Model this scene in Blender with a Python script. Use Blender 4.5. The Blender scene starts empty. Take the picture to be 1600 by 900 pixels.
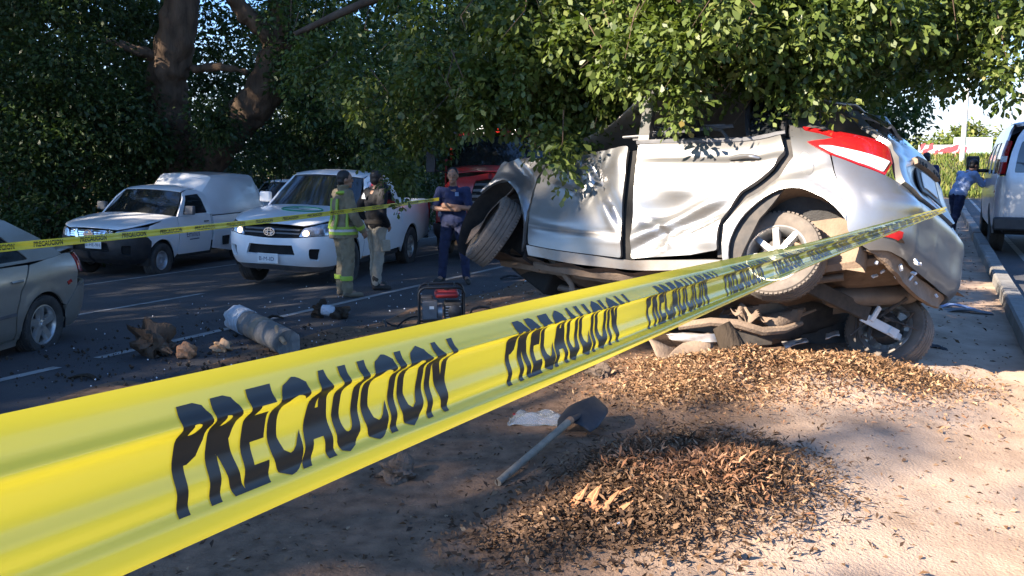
import bpy, bmesh, math, random
import numpy as np
from mathutils import Vector, Matrix, Euler
from mathutils.geometry import delaunay_2d_cdt

random.seed(7)
RNG = np.random.default_rng(11)
SC = bpy.context.scene
COL = SC.collection
R = math.radians
PI = math.pi

# ------------------------------------------------------------------ camera, sky, sun, exposure
CAM_Z = 1.40
FPX = 1300.0                                   # focal length in pixels of a 1600 px wide frame
PITCH = math.atan((450 - 262) / FPX)
cd = bpy.data.cameras.new('camera')
cam = bpy.data.objects.new('camera', cd)
COL.objects.link(cam)
cam.location = (0, 0, CAM_Z)
cam.rotation_euler = (PI / 2 - PITCH, 0, 0)
cd.sensor_width = 36
cd.lens = 36 * FPX / 1600
cd.clip_start = 0.02
cd.clip_end = 3000
SC.camera = cam

SUN_EL = R(30)
LH = Vector((0.87, 0.493)).normalized()       # horizontal direction in which the light travels
SUN_DIR = Vector((LH.x * math.cos(SUN_EL), LH.y * math.cos(SUN_EL), -math.sin(SUN_EL)))
world = bpy.data.worlds.new('World')
SC.world = world
world.use_nodes = True
wn = world.node_tree
bg = wn.nodes['Background']
sky = wn.nodes.new('ShaderNodeTexSky')
sky.sky_type = 'NISHITA'
sky.sun_disc = False
sky.sun_elevation = SUN_EL
sky.sun_rotation = math.atan2(-LH.x, -LH.y)
sky.air_density = 0.9
sky.dust_density = 0.1
sky.ozone_density = 8.0
# bright haze lying along the whole horizon
geo = wn.nodes.new('ShaderNodeNewGeometry')
sep = wn.nodes.new('ShaderNodeSeparateXYZ')
mr = wn.nodes.new('ShaderNodeMapRange')
mr.inputs[1].default_value = -0.20
mr.inputs[2].default_value = -0.02
mr.inputs[3].default_value = 0.0
mr.inputs[4].default_value = 1.0
mr.interpolation_type = 'SMOOTHSTEP'
mx = wn.nodes.new('ShaderNodeMix'); mx.data_type = 'RGBA'
mx.inputs['B'].default_value = (3.0, 3.3, 3.6, 1)
wn.links.new(geo.outputs['Incoming'], sep.inputs[0])
wn.links.new(sep.outputs['Z'], mr.inputs[0])
wn.links.new(mr.outputs[0], mx.inputs['Factor'])
wn.links.new(sky.outputs[0], mx.inputs['A'])
wn.links.new(mx.outputs['Result'], bg.inputs[0])
bg.inputs[1].default_value = 0.095
sl = bpy.data.lights.new('sun', 'SUN')
sl.energy = 5.0
sl.angle = R(0.5)
sl.color = (1.0, 0.87, 0.72)
sun = bpy.data.objects.new('sun', sl)
COL.objects.link(sun)
sun.rotation_euler = SUN_DIR.to_track_quat('-Z', 'Y').to_euler()
sun.location = (-20, -9, 14)
SC.view_settings.view_transform = 'Standard'
SC.view_settings.look = 'None'
SC.view_settings.exposure = 2.15
SC.view_settings.gamma = 1.0
SC.view_settings.use_curve_mapping = False
SC.cycles.use_denoising = True
SC.cycles.max_bounces = 5
SC.cycles.diffuse_bounces = 3
SC.cycles.transparent_max_bounces = 8
SC.cycles.sample_clamp_indirect = 6

# ------------------------------------------------------------------ materials
def _n(nt, t, **kw):
    n = nt.nodes.new(t)
    for k, v in kw.items():
        setattr(n, k, v)
    return n

def mat(name, col, rough=0.6, metal=0.0, var=0.18, scale=6.0, bump=0.0, bscale=60.0, spec=0.5,
        coat=0.0, trans=0.0, alpha=1.0, emit=None, estr=0.0, col2=None, detail=5.0, aniso=None, dirt=None, dirt_amt=0.35, dscale=3.0):
    m = bpy.data.materials.new(name)
    m.use_nodes = True
    nt = m.node_tree
    b = nt.nodes['Principled BSDF']
    tc = _n(nt, 'ShaderNodeTexCoord')
    src = tc.outputs['Object']
    if aniso:
        mp = _n(nt, 'ShaderNodeMapping')
        mp.inputs['Scale'].default_value = aniso
        nt.links.new(src, mp.inputs[0])
        src = mp.outputs[0]
    nz = _n(nt, 'ShaderNodeTexNoise')
    nz.inputs['Scale'].default_value = scale
    nz.inputs['Detail'].default_value = detail
    nz.inputs['Roughness'].default_value = 0.62
    nt.links.new(src, nz.inputs['Vector'])
    rp = _n(nt, 'ShaderNodeValToRGB')
    rp.color_ramp.elements[0].position = 0.32
    rp.color_ramp.elements[1].position = 0.68
    c = np.array(col[:3])
    a = c * (1 - var)
    d = np.minimum(c * (1 + var), 1) if col2 is None else np.array(col2[:3])
    rp.color_ramp.elements[0].color = (*a, 1)
    rp.color_ramp.elements[1].color = (*d, 1)
    nt.links.new(nz.outputs[0], rp.inputs[0])
    out = rp.outputs[0]
    if dirt is not None:
        n2 = _n(nt, 'ShaderNodeTexNoise')
        n2.inputs['Scale'].default_value = dscale
        n2.inputs['Detail'].default_value = 8
        n2.inputs['Roughness'].default_value = 0.7
        nt.links.new(src, n2.inputs['Vector'])
        r2 = _n(nt, 'ShaderNodeMapRange')
        r2.inputs[1].default_value = 0.42
        r2.inputs[2].default_value = 0.72
        r2.inputs[4].default_value = dirt_amt
        nt.links.new(n2.outputs[0], r2.inputs[0])
        mx = _n(nt, 'ShaderNodeMix', data_type='RGBA')
        nt.links.new(r2.outputs[0], mx.inputs['Factor'])
        nt.links.new(out, mx.inputs['A'])
        mx.inputs['B'].default_value = (*dirt, 1)
        out = mx.outputs['Result']
    nt.links.new(out, b.inputs['Base Color'])
    b.inputs['Roughness'].default_value = rough
    b.inputs['Metallic'].default_value = metal
    b.inputs['Specular IOR Level'].default_value = spec
    b.inputs['Coat Weight'].default_value = coat
    b.inputs['Coat Roughness'].default_value = 0.095
    b.inputs['Transmission Weight'].default_value = trans
    b.inputs['Alpha'].default_value = alpha
    if emit:
        b.inputs['Emission Color'].default_value = (*emit, 1)
        b.inputs['Emission Strength'].default_value = estr
    if bump > 0:
        nb = _n(nt, 'ShaderNodeTexNoise')
        nb.inputs['Scale'].default_value = bscale
        nb.inputs['Detail'].default_value = 6
        nt.links.new(src, nb.inputs['Vector'])
        bp = _n(nt, 'ShaderNodeBump')
        bp.inputs['Strength'].default_value = min(bump, 1)
        bp.inputs['Distance'].default_value = 0.02
        nt.links.new(nb.outputs[0], bp.inputs['Height'])
        nt.links.new(bp.outputs[0], b.inputs['Normal'])
    return m

def leafmat(name, stops, rough=0.45, transl=0.3, spec=0.5):
    """leaf material: colour from a per-leaf random attribute, some light passes through"""
    m = bpy.data.materials.new(name)
    m.use_nodes = True
    nt = m.node_tree
    b = nt.nodes['Principled BSDF']
    o = nt.nodes['Material Output']
    at = _n(nt, 'ShaderNodeAttribute', attribute_name='rnd')
    rp = _n(nt, 'ShaderNodeValToRGB')
    els = rp.color_ramp.elements
    els[0].position, els[0].color = stops[0][0], (*stops[0][1], 1)
    els[1].position, els[1].color = stops[-1][0], (*stops[-1][1], 1)
    for p, c in stops[1:-1]:
        e = els.new(p)
        e.color = (*c, 1)
    nt.links.new(at.outputs['Fac'], rp.inputs[0])
    nt.links.new(rp.outputs[0], b.inputs['Base Color'])
    b.inputs['Roughness'].default_value = rough
    b.inputs['Specular IOR Level'].default_value = spec
    if transl > 0:
        tr = _n(nt, 'ShaderNodeBsdfTranslucent')
        hs = _n(nt, 'ShaderNodeHueSaturation')
        hs.inputs['Saturation'].default_value = 1.15
        hs.inputs['Value'].default_value = 1.3
        nt.links.new(rp.outputs[0], hs.inputs['Color'])
        nt.links.new(hs.outputs[0], tr.inputs[0])
        mx = _n(nt, 'ShaderNodeMixShader')
        mx.inputs[0].default_value = transl
        nt.links.new(b.outputs[0], mx.inputs[1])
        nt.links.new(tr.outputs[0], mx.inputs[2])
        nt.links.new(mx.outputs[0], o.inputs['Surface'])
    return m

# ------------------------------------------------------------------ object helpers
def link(o, parent=None):
    COL.objects.link(o)
    if parent is not None:
        o.parent = parent
    return o

def tag(o, label=None, cat=None, group=None, kind=None):
    if label: o['label'] = label
    if cat: o['category'] = cat
    if group: o['group'] = group
    if kind: o['kind'] = kind
    return o

def empty(name, loc=(0, 0, 0), rot=(0, 0, 0), parent=None):
    o = bpy.data.objects.new(name, None)
    o.location = loc
    o.rotation_euler = rot
    o.empty_display_size = 0.1
    return link(o, parent)

def finish_mesh(me, m=None, smooth=40):
    if m is not None:
        me.materials.append(m)
    if smooth:
        me.polygons.foreach_set('use_smooth', [True] * len(me.polygons))
        if smooth < 180:
            me.set_sharp_from_angle(angle=R(smooth))
    me.update()

class MB:
    """collects simple shapes into one mesh"""
    def __init__(self):
        self.v = []
        self.f = []
    def add(self, vs, fs, M=None):
        n = len(self.v)
        if M is not None:
            vs = [M @ Vector(p) for p in vs]
        self.v += [tuple(p) for p in vs]
        self.f += [tuple(i + n for i in f) for f in fs]
        return self
    def box(self, c, s, M=None, rot=None):
        x, y, z = (d / 2 for d in s)
        vs = [(-x, -y, -z), (x, -y, -z), (x, y, -z), (-x, y, -z), (-x, -y, z), (x, -y, z), (x, y, z), (-x, y, z)]
        T = Matrix.Translation(c)
        if rot is not None:
            T = T @ Euler(rot).to_matrix().to_4x4()
        if M is not None:
            T = M @ T
        return self.add(vs, [(0, 3, 2, 1), (4, 5, 6, 7), (0, 1, 5, 4), (1, 2, 6, 5), (2, 3, 7, 6), (3, 0, 4, 7)], T)
    def tube(self, path, r, n=8, M=None, caps=True):
        path = [Vector(p) for p in path]
        rs = r if isinstance(r, (list, tuple)) else [r] * len(path)
        vs, fs = [], []
        up = None
        for i, p in enumerate(path):
            d = (path[min(i + 1, len(path) - 1)] - path[max(i - 1, 0)])
            d = d.normalized() if d.length > 1e-9 else Vector((0, 0, 1))
            if up is None:
                up = Vector((0, 0, 1)) if abs(d.z) < 0.9 else Vector((1, 0, 0))
            a = d.cross(up)
            if a.length < 1e-6:
                a = d.orthogonal()
            a.normalize()
            b = a.cross(d).normalized()
            up = b
            for k in range(n):
                t = 2 * PI * k / n
                vs.append(p + (a * math.cos(t) + b * math.sin(t)) * rs[i])
        for i in range(len(path) - 1):
            for k in range(n):
                fs.append((i * n + k, i * n + (k + 1) % n, (i + 1) * n + (k + 1) % n, (i + 1) * n + k))
        if caps:
            fs.append(tuple(range(n))[::-1])
            fs.append(tuple((len(path) - 1) * n + k for k in range(n)))
        return self.add(vs, fs, M)
    def lathe(self, prof, n=24, M=None, a0=0.0, a1=2 * PI, close=False):
        """profile [(r, h)] turned about local z"""
        vs, fs = [], []
        full = abs(a1 - a0 - 2 * PI) < 1e-6
        m = n if full else n + 1
        for r, h in prof:
            for k in range(m):
                t = a0 + (a1 - a0) * k / n
                vs.append((r * math.cos(t), r * math.sin(t), h))
        for i in range(len(prof) - 1 + (1 if close else 0)):
            j = (i + 1) % len(prof)
            for k in range(n):
                k2 = (k + 1) % m
                fs.append((i * m + k, i * m + k2, j * m + k2, j * m + k))
        return self.add(vs, fs, M)
    def prism(self, poly, h0, h1, M=None):
        n = len(poly)
        vs = [(x, y, h0) for x, y in poly] + [(x, y, h1) for x, y in poly]
        fs = [tuple(range(n))[::-1], tuple(range(n, 2 * n))]
        fs += [(k, (k + 1) % n, n + (k + 1) % n, n + k) for k in range(n)]
        return self.add(vs, fs, M)
    def grid(self, fn, nu, nv, M=None):
        vs = [fn(i / nu, j / nv) for i in range(nu + 1) for j in range(nv + 1)]
        fs = [(i * (nv + 1) + j, (i + 1) * (nv + 1) + j, (i + 1) * (nv + 1) + j + 1, i * (nv + 1) + j + 1) for i in range(nu) for j in range(nv)]
        return self.add(vs, fs, M)
    def blob(self, c, r, nu=14, nv=9, noise=0.0, seed=0, M=None):
        """ellipsoid with an uneven surface"""
        rg = random.Random(seed)
        ph = [(rg.uniform(0, 6.3), rg.uniform(1, 4), rg.uniform(1, 4), rg.uniform(1, 4)) for _ in range(5)]
        def k(d):
            return 1 + noise * sum(math.sin(p + a * d[0] * 2 + b * d[1] * 2 + e * d[2] * 2) for p, a, b, e in ph) / 2.2
        vs, fs = [], []
        for j in range(nv + 1):
            th = PI * j / nv
            for i in range(nu):
                t = 2 * PI * i / nu
                d = (math.sin(th) * math.cos(t), math.sin(th) * math.sin(t), math.cos(th))
                q = k(d)
                vs.append((c[0] + r[0] * d[0] * q, c[1] + r[1] * d[1] * q, c[2] + r[2] * d[2] * q))
        for j in range(nv):
            for i in range(nu):
                fs.append((j * nu + i, (j + 1) * nu + i, (j + 1) * nu + (i + 1) % nu, j * nu + (i + 1) % nu))
        return self.add(vs, fs, M)
    def build(self, name, m, parent=None, smooth=40, bevel=0.0, solid=0.0, warp=None):
        vs = self.v if warp is None else [tuple(p) for p in warp(np.array(self.v))]
        me = bpy.data.meshes.new(name)
        me.from_pydata(vs, [], self.f)
        finish_mesh(me, m, smooth)
        o = bpy.data.objects.new(name, me)
        link(o, parent)
        if solid:
            s = o.modifiers.new('solid', 'SOLIDIFY')
            s.thickness = solid
        if bevel:
            b = o.modifiers.new('bevel', 'BEVEL')
            b.width = bevel
            b.segments = 2
            b.limit_method = 'ANGLE'
            b.angle_limit = R(35)
        return o

def copy_tree(o, parent=None):
    c = o.copy()
    COL.objects.link(c)
    if parent is not None:
        c.parent = parent
    for ch in list(o.children):
        copy_tree(ch, c)
    return c

def axis_matrix(loc, zdir, xdir=None):
    z = Vector(zdir).normalized()
    x = Vector(xdir) if xdir is not None else z.orthogonal()
    x = (x - z * x.dot(z)).normalized()
    y = z.cross(x)
    return Matrix(((x.x, y.x, z.x, loc[0]), (x.y, y.y, z.y, loc[1]), (x.z, y.z, z.z, loc[2]), (0, 0, 0, 1)))

def lerp(a, b, t):
    return a + (b - a) * t

def sstep(a, b, x):
    t = np.clip((np.asarray(x, float) - a) / (b - a), 0, 1)
    return t * t * (3 - 2 * t)

def text_mesh(body, size, name='t', spacing=1.0, bold=0.0):
    """flat lettering as (verts, faces) in the xy plane, left bottom at 0"""
    cu = bpy.data.curves.new(name, 'FONT')
    cu.body = body
    cu.size = size
    cu.space_character = spacing
    cu.resolution_u = 3
    cu.offset = bold
    o = bpy.data.objects.new(name, cu)
    COL.objects.link(o)
    bpy.context.view_layer.update()
    dg = bpy.context.evaluated_depsgraph_get()
    me = bpy.data.meshes.new_from_object(o.evaluated_get(dg))
    vs = np.array([tuple(v.co) for v in me.vertices]).reshape(-1, 3)
    fs = [tuple(p.vertices) for p in me.polygons]
    bpy.data.objects.remove(o)
    bpy.data.curves.remove(cu)
    bpy.data.meshes.remove(me)
    return vs, fs

def split_loose(o):
    """every separate piece of a mesh becomes an object of its own"""
    me = o.data
    par = list(range(len(me.vertices)))
    def find(a):
        while par[a] != a:
            par[a] = par[par[a]]; a = par[a]
        return a
    for e in me.edges:
        a, b = find(e.vertices[0]), find(e.vertices[1])
        if a != b: par[a] = b
    groups = {}
    for p in me.polygons:
        groups.setdefault(find(p.vertices[0]), []).append(tuple(p.vertices))
    if len(groups) < 2: return [o]
    out = []
    base = o.name.split('.')[0]
    for fs in groups.values():
        ids = sorted(set(i for f in fs for i in f)); mp = {v: k for k, v in enumerate(ids)}
        m2 = bpy.data.meshes.new(base)
        m2.from_pydata([tuple(me.vertices[i].co) for i in ids], [], [tuple(mp[i] for i in f) for f in fs])
        finish_mesh(m2, me.materials[0], 40)
        c = bpy.data.objects.new(base, m2); link(c, o.parent)
        for m in o.modifiers:
            q = c.modifiers.new(m.name, m.type)
            for at_ in (('thickness', 'offset') if m.type == 'SOLIDIFY' else ('width', 'segments', 'limit_method', 'angle_limit')):
                setattr(q, at_, getattr(m, at_))
        out.append(c)
    bpy.data.objects.remove(o)
    return out

# ------------------------------------------------------------------ the lie of the land
RD = Vector((0.454, 0.891))                    # along the road
RN = Vector((0.891, -0.454))                   # across it, to the right
def st(x, y):
    return x * RN.x + y * RN.y, x * RD.x + y * RD.y
def xy(s, t):
    return s * RN.x + t * RD.x, s * RN.y + t * RD.y
PILES = [((1.62, 5.22), (1.05, 0.50), 0.17, 8), ((0.76, 3.42), (0.60, 0.48), 0.12, 20), ((0.42, 2.95), (0.5, 0.36), 0.06, -10)]
def zg(x, y, piles=True):
    """height of the bare ground"""
    x = np.asarray(x, float); y = np.asarray(y, float)
    s, t = st(x, y)
    z = -0.35 + 0.35 * sstep(-5.7, -3.0, s)
    z = np.where(s < -6.7, -0.35 + (s + 6.7) * 0.045, z)
    z = z - 0.12 * sstep(-0.5, 0.6, s)
    if piles:
        for (cx, cy), (rx, ry), h, a in PILES:
            ca, sa = math.cos(R(a)), math.sin(R(a))
            u = ((x - cx) * ca + (y - cy) * sa) / rx
            v = (-(x - cx) * sa + (y - cy) * ca) / ry
            z = z + h * np.exp(-(u * u + v * v) * 1.4) * (1 + .3 * np.sin(x * 5.1 + y * 2) * np.sin(y * 6.3 - x * 2.2) + .15 * np.sin(x * 13) * np.sin(y * 11))
    return z
def ray(px, py):
    a = (px - 800) / FPX; b = (450 - py) / FPX
    return Vector((a, math.cos(PITCH) + b * math.sin(PITCH), -math.sin(PITCH) + b * math.cos(PITCH)))
def at(px, py, Y):
    """the point of the place that lies Y metres ahead on that line of sight"""
    d = ray(px, py)
    return Vector((0, 0, CAM_Z)) + d * (Y / d.y)
def gp(px, py):
    """where that line of sight meets the ground"""
    d = ray(px, py)
    t = 3.0
    for _ in range(60):
        p = Vector((0, 0, CAM_Z)) + d * t
        z = float(zg(p.x, p.y))
        t += 0.7 * ((z - p.z) / d.z)
    p = Vector((0, 0, CAM_Z)) + d * t
    return Vector((p.x, p.y, float(zg(p.x, p.y))))

# ------------------------------------------------------------------ the materials of the place
M = {}
M['asphalt'] = mat('asphalt', (0.048, 0.048, 0.052), 0.85, var=0.22, scale=1.3, bump=0.5, bscale=220, dirt=(0.12, 0.10, 0.085), dirt_amt=0.35, dscale=0.5)
M['asphalt_new'] = mat('asphalt_right', (0.05, 0.05, 0.054), 0.85, var=0.2, scale=1.0, bump=0.4, bscale=200, dirt=(0.11, 0.10, 0.09), dirt_amt=0.25, dscale=0.6)
M['paint_line'] = mat('worn_road_paint', (0.36, 0.35, 0.33), 0.85, var=0.25, scale=5, dirt=(0.065, 0.063, 0.06), dirt_amt=1.0, dscale=5)
M['dirt'] = mat('dry_dirt', (0.335, 0.24, 0.172), 0.95, var=0.25, scale=2.6, bump=0.45, bscale=75, dirt=(0.44, 0.335, 0.255), dirt_amt=0.85, dscale=1.3, spec=0.12, detail=9)
M['far_ground'] = mat('far_ground', (0.10, 0.09, 0.06), 0.95, var=0.35, scale=0.25, spec=0.1, dirt=(0.08, 0.11, 0.035), dirt_amt=0.7, dscale=0.2)
M['kerb'] = mat('kerb_concrete', (0.20, 0.193, 0.178), 0.9, var=0.2, scale=6, bump=0.5, bscale=70, dirt=(0.12, 0.10, 0.08), dirt_amt=0.7, dscale=4)
M['silver'] = mat('silver_paint', (0.275, 0.275, 0.273), 0.33, metal=0.75, var=0.03, coat=0.35, dirt=(0.26, 0.21, 0.16), dirt_amt=0.35, dscale=5)
M['silver_dirty'] = mat('dusty_silver_paint', (0.38, 0.36, 0.335), 0.45, metal=0.6, var=0.06, coat=0.2, dirt=(0.30, 0.22, 0.15), dirt_amt=0.7, dscale=6)
M['white'] = mat('white_paint', (0.79, 0.80, 0.81), 0.35, var=0.02, coat=0.6, dirt=(0.5, 0.46, 0.4), dirt_amt=0.2, dscale=3)
M['gold'] = mat('champagne_paint', (0.40, 0.37, 0.32), 0.32, metal=0.6, var=0.03, coat=0.5, dirt=(0.25, 0.2, 0.15), dirt_amt=0.25, dscale=4)
M['van'] = mat('grey_silver_paint', (0.50, 0.51, 0.53), 0.28, metal=0.35, var=0.03, coat=0.6, dirt=(0.2, 0.18, 0.16), dirt_amt=0.4, dscale=3)
M['red'] = mat('fire_red_paint', (0.38, 0.022, 0.022), 0.35, var=0.08, coat=0.5)
M['black_plastic'] = mat('black_plastic', (0.022, 0.022, 0.024), 0.55, var=0.3, scale=10, dirt=(0.09, 0.075, 0.06), dirt_amt=0.25, dscale=9)
M['grey_plastic'] = mat('grey_plastic', (0.11, 0.11, 0.115), 0.5, var=0.25, scale=8)
M['void'] = mat('dark_cavity', (0.012, 0.011, 0.010), 0.9, var=0.4, scale=9)  # near black, paints the darkness inside openings, gaps and under bodies
M['interior'] = mat('cabin_fabric', (0.045, 0.043, 0.042), 0.85, var=0.4, scale=7, bump=0.3, bscale=80)
M['seat'] = mat('grey_seat_fabric', (0.20, 0.19, 0.17), 0.9, var=0.2, scale=9)
M['chrome'] = mat('chrome', (0.75, 0.76, 0.78), 0.14, metal=1.0, var=0.04)
M['alloy'] = mat('alloy_wheel', (0.46, 0.455, 0.44), 0.33, metal=0.7, var=0.06, dirt=(0.3, 0.24, 0.18), dirt_amt=0.45, dscale=16)
M['steel_rim'] = mat('painted_steel_rim', (0.42, 0.43, 0.45), 0.4, metal=0.5, var=0.1)
M['tyre'] = mat('tyre_rubber', (0.030, 0.029, 0.028), 0.8, var=0.2, scale=14, dirt=(0.12, 0.105, 0.09), dirt_amt=0.35, dscale=9)
M['tyre_dusty'] = mat('dusty_tyre_rubber', (0.135, 0.112, 0.092), 0.92, var=0.18, scale=10, dirt=(0.06, 0.055, 0.05), dirt_amt=0.6, dscale=12)
M['under'] = mat('dusty_underbody', (0.17, 0.12, 0.085), 0.92, var=0.25, scale=6, bump=0.4, bscale=50, dirt=(0.05, 0.045, 0.04), dirt_amt=0.6, dscale=5)
M['under_tan'] = mat('clay_caked_underbody', (0.21, 0.15, 0.105), 0.92, var=0.2, scale=6, bump=0.3, bscale=60, dirt=(0.12, 0.09, 0.065), dirt_amt=0.6, dscale=7)
M['under_dark'] = mat('dark_chassis_steel', (0.035, 0.032, 0.03), 0.75, var=0.3, scale=9, dirt=(0.13, 0.10, 0.075), dirt_amt=0.4, dscale=10)
M['muffler'] = mat('dull_exhaust_steel', (0.16, 0.135, 0.115), 0.6, metal=0.4, var=0.2, scale=9, dirt=(0.2, 0.15, 0.11), dirt_amt=0.5, dscale=12)
M['glass_dark'] = mat('tinted_glass', (0.014, 0.016, 0.018), 0.06, var=0.1, spec=0.8, coat=0.3)
M['lens_red'] = mat('red_lens', (0.34, 0.010, 0.012), 0.16, var=0.12, scale=30, coat=0.6)
M['lens_clear'] = mat('clear_lens', (0.72, 0.71, 0.69), 0.2, metal=0.0, var=0.25, scale=30, coat=0.6)
M['lens_orange'] = mat('amber_lens', (0.7, 0.16, 0.01), 0.2, var=0.1, coat=0.5)
M['lens_head'] = mat('headlamp_lens', (0.35, 0.37, 0.40), 0.1, metal=0.5, var=0.35, scale=22, coat=0.8)
M['lamp_on'] = mat('lit_headlamp', (1, .9, .7), 0.3, emit=(1.0, 0.62, 0.28), estr=1.6)
M['lamp_red_on'] = mat('lit_red_lamp', (1, .05, .03), 0.3, emit=(1.0, 0.05, 0.03), estr=1.6)
M['lamp_white_on'] = mat('lit_white_lamp', (1, 1, .95), 0.3, emit=(1.0, 0.95, 0.85), estr=2.0)
M['lamp_orange_on'] = mat('lit_amber_lamp', (1, .3, .05), 0.3, emit=(1.0, 0.22, 0.03), estr=.45)
M['plate'] = mat('number_plate', (0.68, 0.68, 0.66), 0.5, var=0.06)
M['ink'] = mat('black_ink', (0.022, 0.018, 0.013), 0.45, var=0.2)
M['ink_blue'] = mat('dark_blue_print', (0.02, 0.03, 0.09), 0.5, var=0.1)
M['green_print'] = mat('green_print', (0.03, 0.22, 0.12), 0.5, var=0.1)
M['bark'] = mat('brown_bark', (0.10, 0.068, 0.047), 0.95, var=0.4, scale=5, bump=1.0, bscale=22, aniso=(1, 1, 0.25), spec=0.1, dirt=(0.06, 0.05, 0.04), dirt_amt=0.6, dscale=3)
M['bark_dark'] = mat('dark_bark', (0.05, 0.038, 0.028), 0.95, var=0.4, scale=5, bump=1.0, bscale=22, aniso=(1, 1, 0.25), spec=0.1)
M['bark_grey'] = mat('grey_log_bark', (0.19, 0.18, 0.165), 0.95, var=0.35, scale=7, bump=0.9, bscale=30, aniso=(1, 1, 0.22), spec=0.1)
M['limewash'] = mat('limewashed_bark', (0.50, 0.54, 0.58), 0.9, var=0.15, scale=10, bump=0.8, bscale=30, dirt=(0.2, 0.19, 0.17), dirt_amt=0.75, dscale=8)
M['wood_raw'] = mat('raw_split_wood', (0.42, 0.27, 0.16), 0.9, var=0.3, scale=12, bump=0.6, bscale=40, aniso=(1, 1, 0.2), spec=0.1)
M['wood_orange'] = mat('reddish_splintered_wood', (0.36, 0.17, 0.085), 0.9, var=0.3, scale=12, bump=0.5, bscale=50, spec=0.1)
M['wood_handle'] = mat('weathered_wood_handle', (0.24, 0.19, 0.135), 0.8, var=0.2, scale=14, bump=0.3, bscale=60)
M['stone_orange'] = mat('orange_brick_stone', (0.40, 0.20, 0.10), 0.95, var=0.3, scale=18, bump=0.8, bscale=60)
M['clod'] = mat('earth_clod', (0.12, 0.085, 0.06), 0.95, var=0.35, scale=14, bump=1.0, bscale=45)
M['shovel'] = mat('dark_shovel_steel', (0.028, 0.03, 0.036), 0.6, metal=0.3, var=0.3, scale=8, dirt=(0.10, 0.08, 0.06), dirt_amt=0.5, dscale=9)
M['frame_black'] = mat('black_steel_tube', (0.012, 0.012, 0.013), 0.45, var=0.2)
M['gen_red'] = mat('red_fuel_tank', (0.33, 0.03, 0.03), 0.4, var=0.15, coat=0.2)
M['concrete'] = mat('concrete_wall', (0.42, 0.40, 0.37), 0.9, var=0.15, scale=4)
M['mural_red'] = mat('red_mural_paint', (0.55, 0.08, 0.09), 0.8, var=0.2)
M['mural_white'] = mat('white_mural_paint', (0.70, 0.68, 0.66), 0.8, var=0.1)
M['pole'] = mat('pale_pole', (0.48, 0.46, 0.43), 0.8, var=0.1)
M['clear_plastic'] = mat('clear_plastic', (0.75, 0.77, 0.76), 0.12, trans=0.8, var=0.02)
M['scrap_blue'] = mat('blue_scrap', (0.20, 0.28, 0.45), 0.6, var=0.2)
M['scrap_white'] = mat('white_scrap', (0.62, 0.63, 0.64), 0.7, var=0.1)
M['skin'] = mat('skin', (0.30, 0.165, 0.105), 0.55, var=0.08, scale=12)
M['hair'] = mat('dark_hair', (0.012, 0.010, 0.009), 0.55, var=0.3, scale=40)
M['turnout'] = mat('tan_turnout_fabric', (0.20, 0.165, 0.105), 0.9, var=0.18, scale=9, bump=0.4, bscale=30)
M['hiviz'] = mat('lime_reflective_stripe', (0.30, 0.44, 0.045), 0.5, var=0.1)
M['hisilver'] = mat('silver_reflective_stripe', (0.5, 0.5, 0.5), 0.4, var=0.1)
M['black_cloth'] = mat('black_cloth', (0.010, 0.010, 0.012), 0.85, var=0.3, scale=9, bump=0.3, bscale=30)
M['khaki'] = mat('khaki_cargo_cloth', (0.34, 0.30, 0.235), 0.9, var=0.15, scale=8, bump=0.5, bscale=24)
M['navy'] = mat('navy_cloth', (0.020, 0.026, 0.065), 0.9, var=0.25, scale=8, bump=0.4, bscale=26)
M['navy_shirt'] = mat('royal_navy_shirt', (0.018, 0.027, 0.08), 0.9, var=0.2, scale=8, bump=0.4, bscale=26)
M['sky_shirt'] = mat('light_blue_shirt', (0.34, 0.43, 0.62), 0.85, var=0.12, scale=8, bump=0.4, bscale=26)
M['boot'] = mat('dark_boot_leather', (0.035, 0.028, 0.022), 0.7, var=0.3, scale=10)
M['boot_tan'] = mat('tan_boot_leather', (0.17, 0.13, 0.085), 0.8, var=0.25, scale=10)

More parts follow.
